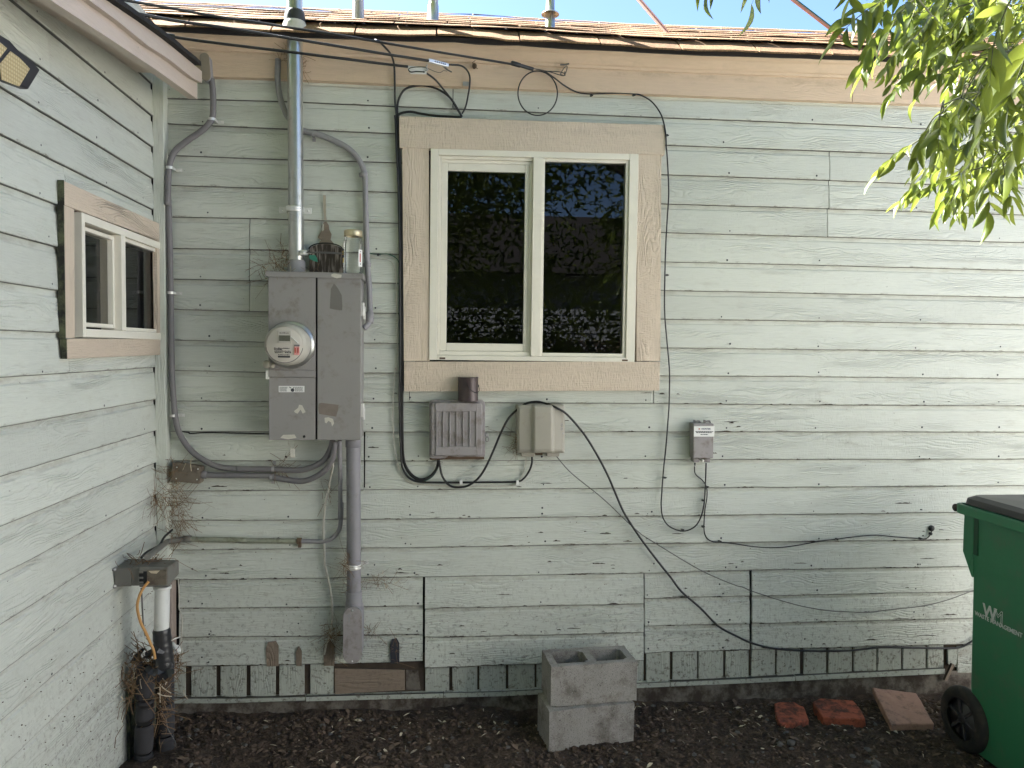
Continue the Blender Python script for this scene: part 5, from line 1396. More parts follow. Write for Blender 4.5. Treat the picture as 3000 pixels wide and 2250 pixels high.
# cables dropping from the eave into the bundle
cable('cable', Z(TB, [(1100, 322), (1135, 335), (1185, 385), (1230, 440), (1256, 520), (1262, 650), (1264, 800), (1275, 935)]), [-.26, -.27, -.22, -.15, -.06, -.03, -.016, -.014], 0.00488, M['cable'], 'black cable dropping from the roof edge to the top left corner of the window', 'cable')
cable('cable', Z(TB, [(1284, 935), (1288, 830), (1330, 738), (1400, 700), (1500, 692), (1600, 718), (1690, 772), (1740, 832), (1788, 915), (1806, 946)]), -.012, 0.00561, M['cable'], 'black cable arched in a half loop above the window head', 'cable')
cable('cable', Z(TB, [(1285, 945), (1302, 922), (1345, 909), (1400, 906), (1480, 922), (1600, 938), (1750, 946), (1804, 946)]), -.014, 0.00586, M['cable'], 'black cable lying level along the top of the window head trim', 'cable')
# coiled ring and the drop that goes down the right of the window to the network box
rc_, rr_ = (1150 + 1710*.24864, 120 + 615*.24864), (232*.24864, 262*.24864)
ringpts = [(rc_[0] + math.cos(R(a))*rr_[0], rc_[1] + math.sin(R(a))*rr_[1]) for a in range(-65, 300, 15)]
cab = cable('cable_coil', ringpts + [(ringpts[0][0] + 2, ringpts[0][1] + 1)], [-.05 + .0006*i for i in range(len(ringpts) + 1)], .0034, M['cable'], 'black cable coiled in a round loop below the eave right of the splice', 'cable')
drop = Z(TC, [(540, 575), (620, 632), (700, 692), (800, 745), (910, 761), (1100, 754), (1270, 760), (1350, 785), (1420, 835), (1480, 920), (1508, 1003), (1523, 1100), (1526, 1200)]) + \
       [(1953, 440), (1957, 500), (1959, 560), (1957.6, 600), (1952, 689), (1948.6, 780), (1947, 906), (1954, 1000), (1961, 1080)] + Z(TM, [(168, 50), (160, 200), (140, 450), (122, 620), (108, 800), (103, 930), (120, 1020), (170, 1085), (260, 1121), (330, 1112), (390, 1070), (430, 990), (452, 880), (462, 700), (466, 570)])
dr = cable('cable', drop, ([-.09, -.06, -.04] + [-.018]*7 + [-.034]*4 + [-.02]*40)[:len(drop)], 0.00378, M['cable'], 'thin black cable down right of the window, looping up to the network box', 'cable')
for o, x, y in ((TC, 915, 775), (TC, 1258, 772), (TC, 1528, 1098), ((1200, 400), 2081, 1123), (TM, 128, 688), (TM, 270, 1110), (TM, 438, 872), (TM, 470, 762)):
    clip(dr, o[0] + x*S0, o[1] + y*S0, -.010, .008, 'cable')
nl = Z(TM, [(372, 598), (380, 660), (440, 715), (470, 770), (473, 850), (457, 950), (449, 1100), (466, 1170), (510, 1204), (570, 1211), (700, 1225), (850, 1248), (1000, 1256), (1150, 1246), (1400, 1202), (1520, 1188), (1700, 1165), (1850, 1156), (2000, 1170), (2190, 1182)]) + Z((2600, 1400), [(330, 540), (365, 520), (386, 485), (388, 452)], .3314)
nc = cable('cable', nl, -.009, 0.00317, M['cable'], 'thin black cable wandering along the siding from the network box to a round wall bushing', 'cable')
for x, y in ((437, 1084), (572, 1203), (1520, 1185), (2196, 1180)): clip(nc, 1900 + x*S0, 1150 + y*S0, -.008, .008)
m = MB(); m.lathe(at(2600 + 388*.3314, 1400 + 445*.3314, 0), (0, -1, 0), [(.0165, -.004), (.0165, .005), (.013, .010), (.006, .012), (.0001, .012)], 18); m.build('wall_bushing', M['cable'], nc)
m = MB(); m.lathe(at(2600 + 377*.3314, 1400 + 492*.3314, 0), (0, -1, 0), [(.008, -.002), (.008, .010), (.0001, .012)], 10); m.build('clip', M['cable'], nc)
cable('cable', Z(TH, [(1455, 452), (1530, 462), (1545, 470), (1700, 462), (2000, 470), (2190, 474)]), -.006, 0.00342, M['cable'], 'black wire lying in the siding groove between the corner conduit and the panel', 'cable')
vine = Z(TQ, [(915, 690), (905, 760), (888, 830), (870, 950), (838, 1100), (822, 1300), (830, 1500), (838, 1659)], SQ) + Z(TJ, [(722, 120), (738, 200), (755, 320), (757, 440), (745, 560), (712, 640), (690, 740)])
cable('cable', vine, [-.10, -.07, -.05, -.03] + [-.02]*11, .0056, M['whitecable'], 'dirty white cord hanging slack beside the thick grey conduit', 'cable')
eb = empty('eye_bolt', at(1390, 193, -.03), 'rusty eye bolt left without a line on the frieze under the overhead lines', 'bolt')
c = at(1150 + 965*.24864, 120 + 292*.24864, -.05); m = MB(); m.lathe(c, (0, -1, 0), [(.006, -.03), (.012, -.006), (.0115, .004), (.006, .008), (.0001, .008)], 12); m.tube([c + Vector((-.006, -.005, .004)), c + Vector((-.010, -.006, .013)), c + Vector((.004, -.004, .024))], .0018, 5); m.tube([c + Vector((.004, -.004, -.008)), c + Vector((.016, -.006, -.016))], .0018, 5); m.build('bolt', M['rust'], eb)

# ================================================================== lower left corner: outlet box, pipes, cord
OY = atx(333, 1690, XL).y                      # front of the box, where it meets the wing wall
def ox(px): return at(px, 1690, OY).x
def oz(py): return at(420, py, OY).z
ob = empty('outlet_box', (XL, OY, oz(1719)), 'grimy grey outlet box with bulky weather cover low on the wing wall', 'outlet box')
m = MB(); m.box((XL + .001, OY, oz(1718)), (ox(384), OY + .15, oz(1664))); m.build('box', M['outlet'], ob, bevel=.004)
m = MB(); m.box((ox(384.5), OY + .004, oz(1717)), (ox(408), OY + .14, oz(1664))); m.build('hinge_block', M['outlet'], ob, bevel=.003)
X0c, X1c, yF, yB = ox(409), ox(494), OY - .008, OY + .13
zF0, zF1 = oz(1719), oz(1661); zB1 = at(528, 1640, yB).z
m = MB()
m.add([(X0c, yF, zF0), (X1c, yF, zF0), (X1c, yF, zF1), (X0c, yF, zF1 + .004), (X0c, yB, zF0 + .004), (X1c, yB, zF0 + .012), (X1c, yB, zB1), (X0c, yB, zB1 + .004)],
      [(0, 1, 2, 3), (4, 7, 6, 5), (0, 4, 5, 1), (1, 5, 6, 2), (2, 6, 7, 3), (3, 7, 4, 0)]); m.build('weather_cover', M['outlet'], ob, bevel=.004)
m = MB(); m.box((ox(434), yF - .0035, zF0 + .010), (ox(491), yF + .001, zF1 - .010)); m.build('cover_recess', M['jbox'], ob, bevel=.002)
m = MB(); m.box((ox(411), yF - .0042, zF0 + .016), (ox(433), yF - .001, zF1 - .016)); m.build('cord_opening', M['black'], ob)
m = MB()
for py in (1674, 1690, 1704): m.box((ox(408), yF - .006, oz(py) - .004), (ox(423), yF - .002, oz(py) + .004))
m.build('cover_tab', M['outlet'], ob, bevel=.001)
m = MB(); m.prism([(ox(438), yF - .0042, zF1 - .014), (ox(472), yF - .0042, zF1 - .013), (ox(462), yF - .0042, zF1 - .026), (ox(446), yF - .0042, zF1 - .024)], (0, .001, 0)); m.build('scuff', M['strawpale'], ob)
m = MB()
for py in (1667, 1716): m.lathe((XL + .004, OY - .004, oz(py)), (0, -1, 0), [(.008, -.01), (.007, .004), (.0001, .006)], 10)
m.build('screw', M['galvdull'], ob)
cdp = Z(TI, [(1205, 148), (1160, 205), (1128, 270), (1112, 360), (1140, 480), (1180, 560), (1215, 640), (1245, 710), (1256, 775)])
cpts = [at(px, py, yF - .006 - .03*math.sin(math.pi*min(1, i/6)) + .03*i/8) for i, (px, py) in enumerate(cdp)]
oc = empty('extension_cord', cpts[0], 'tan orange cord hanging from the outlet box down to the taped pipe', 'cord')
m = MB(); m.tube(smooth_path(cpts), .0058, 9); m.build('cord', M['orange'], oc)
# white pipe with taped joint and foam-wrapped pipes
YW = OY + .075
w0, w1 = at(476, 1720, YW), at(473, 1845, YW); w2 = at(474, 1925, YW)
pw = empty('drain_pipe', (w0.x, YW, w2.z), 'white plastic pipe with a black taped joint under the outlet box', 'pipe')
m = MB(); m.tube([w0, w1 + Vector((0, 0, -.03))], .0305, 24); m.lathe(w0 + Vector((0, 0, .003)), (0, 0, -1), [(.0306, -.002), (.0365, -.002), (.0365, .010), (.0306, .012)], 24); m.build('pipe', M['whitepipe'], pw)
m = MB(); prof = []
for i in range(16): prof.append((.0325 + .004*abs(math.sin(i*1.9)) + (.007*i/15), i*(w1.z - w2.z + .05)/15))
m.lathe(w1 + Vector((0, 0, .006)), (0.06, 0, -1), prof, 22); m.build('tape', M['tape'], pw)
def foam(name, top, bot, r, label, joints, seed):
    o = empty(name, bot, label, 'pipe insulation', 'foam-wrapped pipes in the corner')
    top, bot = Vector(top), Vector(bot)
    js = [0] + joints + [1]
    for a, b in zip(js[:-1], js[1:]):
        pa_, pb_ = bot + (top - bot)*(a + .006), bot + (top - bot)*(b - .006)
        off_ = Vector((.004*n3(seed, a*7), .004*n3(seed + 4, a*9), 0))
        d = (pb_ - pa_); L = d.length
        m = MB(); prof = [(r*.80, 0), (r*.95, .006), (r, .016)] + [(r*(1 + .045*n3(seed, a*5 + i*.7)), L*i/7) for i in range(1, 7)] + [(r, L - .016), (r*.95, L - .006), (r*.80, L)]
        m.lathe(pa_ + off_, d, prof, 18); m.build('foam_sleeve', M['foam'], o)
    return o
Y1 = OY + .10
t1_, b1_ = at(428, 1945, Y1), at(420, 2226, Y1)
foam('pipe_insulation', t1_, b1_ - Vector((0, 0, .03)), .0385, 'black foam-wrapped pipe standing in front of its neighbour by the wing wall', [.14, .42, .66], 3.1)
Y2 = OY + .20
t2_, b2_ = at(484, 1935, Y2), at(484, 2188, Y2)
foam('pipe_insulation', t2_, b2_ - Vector((0, 0, .03)), .0385, 'smoother black foam-wrapped pipe behind, directly below the white taped pipe', [.20, .55], 8.4)
MOUND = (b1_ + b2_)/2
m = MB(); c = atx(378, 2100, XL + .01)
m.box((XL + .0005, c.y, -.1), (XL + .012, -.10, atx(378, 2015, XL).z)); m.build('mouldy_board', M['moldy'], wing)
# rags of tape and insulation at the top of the foam sleeves
m = MB()
for i in range(26):
    a = at(random.uniform(405, 500), random.uniform(1905, 1985), OY + random.uniform(.03, .18)); d = Vector((random.uniform(-1, 1), random.uniform(-.6, .2), random.uniform(-.8, .6))).normalized()
    u_ = d.orthogonal().normalized(); l = random.uniform(.02, .05); w_ = random.uniform(.008, .02)
    m.add([a - d*l + u_*w_, a - d*l - u_*w_, a + Vector((0, -.01, .004)) - u_*w_, a + Vector((0, -.01, .006)) + u_*w_, a + d*l - u_*w_*.5, a + d*l + u_*w_*.6], [(0, 1, 2, 3), (3, 2, 4, 5)])
tag(m.build('tape_rags', M['tape'], pw), kind='stuff')
hs = empty('hose_valve', at(520, 1905, -.06), 'small white valve end sticking out by the corner above the foam-wrapped pipes', 'valve')
m = MB(); c = at(519, 1905, -.07); m.lathe(c, (.5, -1, -.4), [(.016, -.02), (.018, 0), (.017, .012), (.008, .022), (.0001, .024)], 14); m.tube(smooth_path([at(505, 1885, -.07), at(512, 1893, -.09), at(519, 1905, -.08)]), .009, 8); m.tube([at(484, 1882, -.1), at(510, 1872, -.07), at(528, 1866, -.03)], .0035, 6); m.build('valve', M['whitepipe'], hs)
cable('cable', Z(TI, [(1295, 1150), (1310, 1200), (1345, 1260), (1355, 1330), (1385, 1390), (1420, 1450), (1422, 1490)]), OY + .15, .0022, M['greycable'], 'thin grey wire trailing down over the foam pipe to the soil', 'cable')
cable('cable', Z(TI, [(1445, 130), (1452, 300), (1450, 360), (1475, 440), (1472, 560), (1468, 640), (1480, 760)]), -.052, .0028, M['whitecable'], 'thin white wire running down the bare corner post beside the siding', 'cable')
cable('cable', Z(TI, [(1145, 200), (1150, 290), (1155, 400), (1162, 500), (1178, 590)]), OY + .06, .0035, M['greycable'], 'short grey wire hanging close behind the orange cord', 'cable')
cable('cable', Z(TH, [(1395, 1250), (1330, 1310), (1290, 1375), (1190, 1430), (1145, 1475)]), [-.06, -.14, -.24, -.42, -.55], 0.00549, M['cable'], 'short black wire slanting from the corner down to the outlet box', 'cable')

# ================================================================== things on the ground
def conc_block(name, fl, fr_, z0, label):
    fl, fr_ = Vector(fl), Vector(fr_)
    ax = (fr_ - fl); ax.z = 0; ax.normalize(); ay = Vector((-ax.y, ax.x, 0)); L, W, H = .425, .200, .192
    o = empty(name, (fl.x, fl.y, z0), label, 'concrete block', 'concrete blocks stacked by the wall')
    o.rotation_euler = (0, 0, math.atan2(ax.y, ax.x))
    xb = [0, .036, .194, .231, .389, L]; yb = [0, .034, W - .034, W]
    m = MB(); V = {}
    def v(x, y, z):
        return (x, y, z)
    tp = .008
    for i in range(5):
        for j in range(3):
            if j == 1 and i in (1, 3): continue
            m.add([v(xb[i], yb[j], H), v(xb[i+1], yb[j], H), v(xb[i+1], yb[j+1], H), v(xb[i], yb[j+1], H)], [(0, 1, 2, 3)])
            m.add([v(xb[i], yb[j], 0), v(xb[i+1], yb[j], 0), v(xb[i+1], yb[j+1], 0), v(xb[i], yb[j+1], 0)], [(3, 2, 1, 0)])
    for i in (1, 3):
        for (p, q) in (((i, 1), (i+1, 1)), ((i+1, 1), (i+1, 2)), ((i+1, 2), (i, 2)), ((i, 2), (i, 1))):
            m.add([v(xb[p[0]], yb[p[1]], H), v(xb[q[0]], yb[q[1]], H), v(xb[q[0]], yb[q[1]], 0), v(xb[p[0]], yb[p[1]], 0)], [(0, 1, 2, 3)])
    for i in range(5):
        m.add([v(xb[i], 0, 0), v(xb[i+1], 0, 0), v(xb[i+1], 0, H), v(xb[i], 0, H)], [(0, 1, 2, 3)]); m.add([v(xb[i], W, 0), v(xb[i+1], W, 0), v(xb[i+1], W, H), v(xb[i], W, H)], [(3, 2, 1, 0)])
    for j in range(3):
        m.add([v(0, yb[j], 0), v(0, yb[j+1], 0), v(0, yb[j+1], H), v(0, yb[j], H)], [(3, 2, 1, 0)]); m.add([v(L, yb[j], 0), v(L, yb[j+1], 0), v(L, yb[j+1], H), v(L, yb[j], H)], [(0, 1, 2, 3)])
    b = m.build('block', M['concrete'], o, local=True)
    bm = bmesh.new(); bm.from_mesh(b.data)
    bmesh.ops.remove_doubles(bm, verts=bm.verts, dist=.0002)
    vert_edges = [e for e in bm.edges if abs(e.verts[0].co.z - e.verts[1].co.z) > .1 and all(.03 < w.co.x < .395 and .03 < w.co.y < .17 for w in e.verts)]
    bmesh.ops.bevel(bm, geom=vert_edges, offset=.016, segments=3, affect='EDGES')
    bmesh.ops.subdivide_edges(bm, edges=[e for e in bm.edges if e.calc_length() > .03], cuts=3, use_grid_fill=True)
    sd = fl.x*7 + z0*31
    for w in bm.verts:
        edge = (w.co.z < .004 or w.co.z > H - .004) and (w.co.x < .004 or w.co.x > L - .004 or w.co.y < .004 or w.co.y > W - .004)
        k = .0035 if edge else .0012
        w.co += Vector((n3(w.co.x*40 + sd, w.co.y*40, w.co.z*40), n3(w.co.x*40, w.co.y*40 + 9, w.co.z*40 + sd), n3(w.co.x*40, w.co.y*40, w.co.z*40 + 5 + sd)))*k
    bm.to_mesh(b.data); bm.free()
    bv = b.modifiers.new('bevel', 'BEVEL'); bv.width = .004; bv.segments = 2; bv.limit_method = 'ANGLE'; bv.angle_limit = R(50)
    return o
zg = gz(at(1740, 2180, -.4).x, -.40) - .010
f0, f1 = atz(1608, 2203, zg), atz(1876, 2171, zg)
print('block lower', f0, f1, (f1 - f0).length, 'zg', zg)
g0, g1 = atz(1613, 2071, zg + .193), atz(1882, 2051.5, zg + .193)
print('block upper', g0, g1, (g1 - g0).length)
conc_block('concrete_block', f0, f1, zg, 'stained grey concrete block on the soil under a second block')
conc_block('concrete_block', g0, g1, zg + .1932, 'grey concrete block set on top, its two open cells facing up')

def rough_slab(name, poly, h, mat, label, cat, group=None, tilt=None, sd=1.0):
    """poly: top outline (world, z = top); extruded downward, edges chipped"""
    c = sum((Vector(p) for p in poly), Vector())/len(poly)
    o = empty(name, (c.x, c.y, c.z - h), label, cat, group)
    m = MB(); m.prism(poly, (0, 0, -h)); b = m.build(cat.replace(' ', '_') + '_body', M[mat], o)
    bm = bmesh.new(); bm.from_mesh(b.data)
    bmesh.ops.triangulate(bm, faces=[f for f in bm.faces if len(f.verts) > 4])
    bmesh.ops.subdivide_edges(bm, edges=[e for e in bm.edges if e.calc_length() > .02], cuts=3, use_grid_fill=True)
    bmesh.ops.bevel(bm, geom=[e for e in bm.edges if e.is_manifold and e.calc_face_angle(0) > .8], offset=.004, segments=1, affect='EDGES')
    for w in bm.verts:
        w.co += Vector((n3(w.co.x*35 + sd, w.co.y*35, w.co.z*35), n3(w.co.x*35, w.co.y*35 + sd, w.co.z*35 + 3), n3(w.co.x*30, w.co.y*30 + 6, sd)))*.0035
    bm.to_mesh(b.data); bm.free()
    return o
zb = gz(2.0, -.3) + .036
rough_slab('brick', [atz(px, py, zb) for px, py in Z(TL, [(190, 1132), (250, 1124), (358, 1124), (395, 1150), (432, 1165), (470, 1268), (350, 1290), (232, 1290), (200, 1230)])], .055, 'brick', 'broken end of a red brick lying leftmost of the loose masonry on the soil', 'brick', 'red bricks on the soil', sd=2.2)
rough_slab('brick', [atz(px, py, zb + .006) for px, py in Z(TL, [(500, 1118), (560, 1094), (830, 1112), (880, 1170), (930, 1262), (760, 1258), (585, 1248)])], .06, 'brick', 'red brick lying flat between the broken brick and the square paver', 'brick', 'red bricks on the soil', sd=5.9)
gp = [(985, 1006), (1160, 1026), (1340, 1050), (1485, 1300), (1300, 1292), (1135, 1308)]
def tiltz(i): return (.075, .07, .065, .020, .018, .022)[i] + gz(2.35, -.3) + .012
rough_slab('paver', [atz(px, py, tiltz(i)) for i, (px, py) in enumerate(Z(TL, gp))], .038, 'paver', 'square pinkish paver tilted up on the soil beside the bricks', 'paver', sd=8.1)
# stones, clods and litter
def rock_mesh(sd, sub=1):
    bm = bmesh.new(); bmesh.ops.create_icosphere(bm, subdivisions=sub, radius=1.0)
    for w in bm.verts: w.co *= 1 + .38*n3(w.co.x*1.6 + sd, w.co.y*1.6, w.co.z*1.6 + sd)
    bm.verts.index_update()
    v = [w.co.copy() for w in bm.verts]; f = [tuple(x.index for x in q.verts) for q in bm.faces]; bm.free()
    return v, f
rocks = [rock_mesh(i*3.7) for i in range(6)]
def add_rock(m, p, s, sd):
    v, f = rocks[int(sd) % 6]; rot = Matrix.Rotation(random.uniform(0, 6.28), 3, Vector((random.uniform(-1, 1), random.uniform(-1, 1), random.uniform(-1, 1))).normalized())
    sc = Vector((s*random.uniform(.7, 1.2), s*random.uniform(.7, 1.2), s*random.uniform(.45, .8)))
    m.add([Vector(p) + Vector(((rot @ w).x*sc.x, (rot @ w).y*sc.y, (rot @ w).z*sc.z)) for w in v], f)
st_l = ['grey stone lying left of the bin wheel in front of the paver', 'pale grey stone half buried in front of the two bricks', 'small grey stone between the second brick and the paver']
for i, (x, y, s) in enumerate(((1012, 1600, .020), (325, 1478, .026), (1000, 1312, .018))):
    p = atz(TL[0] + x*S0, TL[1] + y*S0, zb - .035); m = MB(); add_rock(m, (p.x, p.y, gz(p.x, p.y) + s*.3), s, i)
    tag(m.build('stone', M['stone']), st_l[i], 'stone', 'loose stones on the soil')
m = MB(); m2 = MB()
for i in range(6500):
    x, y = random.uniform(-1.28, 2.75), -abs(random.triangular(0.02, 1.0, .12))
    if x < -1.1 and y < -.3: continue
    s = random.choice([.003, .004, .005, .006, .008, .011, .015])*random.uniform(.7, 1.2)
    add_rock(m if random.random() < .94 else m2, (x, y, gz(x, y) + s*.25), s, i)
tag(m.build('soil_clods', M['clod'], fix=False), 'dark crumbs of soil scattered over the bare ground', 'soil', kind='stuff')
tag(m2.build('pebbles', M['stone'], fix=False), 'grey pebbles strewn over the dark soil by the wall', 'pebbles', kind='stuff')
def litter(m, p, l, w, ang, tilt):
    a = Vector((math.cos(ang), math.sin(ang), tilt)); b = Vector((-math.sin(ang), math.cos(ang), random.uniform(-.5, .5))).normalized()
    c = Vector(p); up = Vector((0, 0, l*random.uniform(.05, .35)))
    m.add([c - a*l, c - a*l*.3 + b*w + up*.7, c - a*l*.3 - b*w + up*.3, c + a*l*.3 + b*w + up, c + a*l*.3 - b*w*.8 + up*.5, c + a*l + up*.3], [(0, 2, 1), (1, 2, 4, 3), (3, 4, 5)])
m = MB(); m2 = MB()
for i in range(2200):
    x, y = random.uniform(-1.25, 2.75), -abs(random.triangular(0.03, .95, .10))
    litter(m, (x, y, gz(x, y) + .004), random.uniform(.006, .017)*(1.8 if i % 9 == 0 else 1), random.uniform(.002, .008)*(1.8 if i % 9 == 0 else 1), random.uniform(0, 6.28), random.uniform(-.3, .3))
for i in range(200):
    x, y = random.uniform(-1.2, 2.75), -abs(random.triangular(0.03, .95, .10))
    litter(m2, (x, y, gz(x, y) + .005), random.uniform(.008, .026), random.uniform(.0012, .003) if random.random() < .7 else random.uniform(.005, .010), random.uniform(0, 6.28), random.uniform(-.2, .2))
tag(m.build('leaf_litter', M['litter'], fix=False), 'brown dry leaf scraps scattered over the soil', 'leaf litter', kind='stuff')
tag(m2.build('dry_chips', M['strawpale'], fix=False), 'pale dry leaf and straw bits scattered over the soil', 'leaf litter', kind='stuff')

# dry grass and nest remains caught on the wall
def tuft(m, c, sp, n, L, r=.0008, bias=(0, 0, -.25)):
    for i in range(n):
        p = Vector(c) + Vector((random.gauss(0, sp[0]), random.gauss(0, sp[1]), random.gauss(0, sp[2])))
        d = Vector((random.gauss(0, 1), random.gauss(0, .35), random.gauss(0, 1))) + Vector(bias)
        d.normalize(); l = random.uniform(.4, 1.2)*L; k = Vector((random.gauss(0, .8), random.gauss(0, .25), random.gauss(0, .8)))*l
        q = [p, p + d*l*.33 + k*.15, p + d*l*.66 + k*.5, p + d*l + k]
        q = [Vector((max(w.x, XL + .003), min(w.y, -.003), w.z)) for w in q]
        m.tube(q, r*random.uniform(.6, 1.5), 3, cap=False, smooth=False)
m = MB(); mp = MB()
for px, py, y, sp, n, L in ((505, 1385, -.07, (.02, .03, .025), 40, .06), (500, 1440, -.06, (.03, .04, .05), 80, .06), (520, 1500, -.03, (.03, .015, .06), 90, .07), (470, 1460, -.12, (.03, .05, .03), 50, .06), (512, 1560, -.04, (.02, .02, .05), 60, .05),
                            (800, 780, -.09, (.05, .03, .02), 60, .06), (830, 752, -.06, (.035, .02, .03), 50, .05), (920, 788, -.06, (.02, .02, .008), 14, .04),
                            (1014, 1660, -.10, (.014, .012, .035), 60, .05), (1018, 1715, -.06, (.012, .02, .03), 20, .04), (975, 1862, -.03, (.022, .012, .035), 90, .045), (1098, 1706, -.012, (.055, .004, .008), 45, .04),
                            (1508, 1300, -.03, (.010, .012, .03), 55, .04), (820, 1368, -.03, (.03, .01, .014), 40, .05), (957, 1440, -.03, (.012, .01, .03), 20, .04),
                            (845, 165, -.07, (.02, .015, .02), 30, .05), (890, 195, -.05, (.006, .01, .03), 24, .03), (1085, 1848, -.02, (.015, .006, .012), 20, .045), (1158, 1900, -.02, (.006, .008, .03), 14, .05)):
    tuft(m, at(px, py, y), sp, n, L)
for px, py, y, sp, n, L in ((392, 1985, OY + .09, (.014, .03, .055), 110, .06), (470, 2020, OY + .12, (.012, .02, .06), 100, .06), (450, 1935, OY + .10, (.04, .04, .025), 120, .06), (500, 1945, -.3, (.02, .05, .03), 50, .05), (475, 2090, OY + .12, (.006, .02, .05), 40, .05), (430, 1642, OY + .09, (.05, .04, .006), 50, .05)):
    tuft(m, at(px, py, y), sp, n, L, .0013)
for px, py, y, n in ((510, 1430, -.07, 10), (540, 1360, -.07, 6), (800, 785, -.09, 8), (850, 780, -.11, 5), (395, 1985, OY + .08, 14), (480, 2015, OY + .10, 8), (1140, 1710, -.01, 4)):
    tuft(mp, at(px, py, y), (.03, .02, .03), n, .04, .0018)
tag(m.build('dry_grass', M['straw'], fix=False), 'brown dry grass and old nest strands caught on pipes and boxes', 'dry grass', kind='stuff')
tag(mp.build('pale_straw', M['strawpale'], fix=False), 'pale straw ends caught among the dry grass on the wall', 'dry grass', kind='stuff')
# soil crumbs and insects' dirt clinging to the siding
m = MB()
for i in range(900):
    px = random.uniform(530, 2800); py = 1950 - abs(random.gauss(0, 260))
    if py < 1150: continue
    s = random.uniform(.0012, .0032)
    c = at(px, py, random.uniform(.002, .008) - (.008 if 1245 < px < 1885 and py > 1690 else 0)); add_rock(m, c, s, i)
for i in range(160):
    p = Vector((XL + .001, random.uniform(-1.4, -.1), random.uniform(.1, .7))); add_rock(m, p, random.uniform(.0012, .0032), i)
tag(m.build('dirt_specks', M['rust'], fix=False), 'dark specks of dirt clinging to the lower siding', 'dirt', kind='stuff')

m = MB()
def chip_poly(m, P, nrm):
    m.add(P, [tuple(range(len(P)))])
for i in range(260):
    k = random.choice([11, 12, 13, 14, 15, 16, 16, 17, 17, 18, 18, 19, 19, 19, 20, 20, 20])
    px = random.uniform(535, 2790)
    L = LN[k] if (k < 18 or px < 1238) else (LP[k] if px < 1885 else LR[k]); yy = -.0105 if (k >= 18 and 1245 < px < 1885) else -.0030
    if k >= 18 and (1236 < px < 1250 or 1880 < px < 1892 or 2190 < px < 2208): continue
    w = random.uniform(3, 9) if random.random() < .7 else random.uniform(10, 26); h = random.uniform(1.5, 5)
    up_ = 0 if random.random() < .7 else random.uniform(2, 40)
    n_ = 7; P = []
    for j in range(n_ + 1): P.append(at(px - w + 2*w*j/n_, lerp(L, px) - up_ - random.uniform(.0, .6), yy))
    for j in range(n_, -1, -1): P.append(at(px - w + 2*w*j/n_, lerp(L, px) - up_ - 1 - h*math.sin(math.pi*(j + .3)/(n_ + .6))*random.uniform(.3, 1), yy))
    chip_poly(m, P, None)
tag(m.build('paint_chips', M['chipdark'], house, fix=False), kind='stuff')

# ================================================================== wheeled bin
BY = -.555
BX = at(2845, 1700, BY).x
wb = empty('wheeled_bin', (BX, BY, gz(2.5, -.8)), 'dark green wheeled bin with black lid at the right edge', 'bin')
zg2 = gz(2.5, -.8)
m = MB()
def ringpts_(z, x0, x1, y0, y1, r=.045, n=4):
    P = []
    for cx, cy, a0 in ((x1 - r, y1 - r, 0), (x0 + r, y1 - r, 90), (x0 + r, y0 + r, 180), (x1 - r, y0 + r, 270)):
        for i in range(n + 1):
            a = R(a0 + 90*i/n); P.append(Vector((cx + math.cos(a)*r, cy + math.sin(a)*r, z)))
    return P
lev = [(zg2 + .03, BX + .012, BX + .555, BY - .66, BY - .012, .03), (zg2 + .35, BX + .006, BX + .57, BY - .72, BY - .006, .022), (.80, BX + .001, BX + .59, BY - .79, BY - .002, .018), (.835, BX + .002, BX + .592, BY - .80, BY + .0, .018), (1.055, BX - .006, BX + .60, BY - .83, BY + .0, .018)]
rings_ = [ringpts_(*l) for l in lev]; nn = len(rings_[0])
m.add([p for r_ in rings_ for p in r_], [(i*nn + k, i*nn + (k+1) % nn, (i+1)*nn + (k+1) % nn, (i+1)*nn + k) for i in range(len(lev)-1) for k in range(nn)] + [tuple(range(nn-1, -1, -1))], False)
m.build('body', M['bin'], wb)
m = MB()      # upper back part stepping out towards the wall, with an open slot beside its pillar
for x0, x1 in ((BX - .008, BX + .022), (BX + .58, BX + .60)):
    m.add([(x0, BY - .012, .755), (x0, BY + .055, .865), (x0, BY + .055, 1.05), (x0, BY - .012, 1.05), (x1, BY - .012, .755), (x1, BY + .055, .865), (x1, BY + .055, 1.05), (x1, BY - .012, 1.05)],
          [(0, 1, 2, 3), (4, 7, 6, 5), (0, 4, 5, 1), (1, 5, 6, 2), (2, 6, 7, 3), (3, 7, 4, 0)])
m.box((BX + .0225, BY + .035, .87), (BX + .5795, BY + .054, 1.05))
m.build('handle_bracket', M['bin'], wb, bevel=.004)
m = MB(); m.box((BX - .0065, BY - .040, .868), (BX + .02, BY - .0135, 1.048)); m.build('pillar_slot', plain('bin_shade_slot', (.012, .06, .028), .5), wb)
m = MB()
rr0 = ringpts_(1.052, BX - .052, BX + .645, BY - .90, BY + .07, .035); rr1 = [p + Vector((0, 0, .045)) for p in rr0]; rr2 = ringpts_(1.097, BX - .035, BX + .63, BY - .88, BY + .055, .03); rr3 = ringpts_(1.052, BX - .01, BX + .60, BY - .84, BY + .03, .03)
L4 = [rr3, rr0, rr1, rr2]
m.add([p for r_ in L4 for p in r_], [(i*nn + k, i*nn + (k+1) % nn, (i+1)*nn + (k+1) % nn, (i+1)*nn + k) for i in range(3) for k in range(nn)]); m.build('rim', M['bin'], wb, bevel=.004)
m = MB()
A = [ringpts_(1.099, BX - .030, BX + .64, BY - .92, BY + .045, .04), ringpts_(1.128, BX - .026, BX + .635, BY - .91, BY + .040, .04), ringpts_(1.143, BX + .0, BX + .60, BY - .88, BY + .02, .04), ringpts_(1.150, BX + .15, BX + .45, BY - .6, BY - .2, .04)]
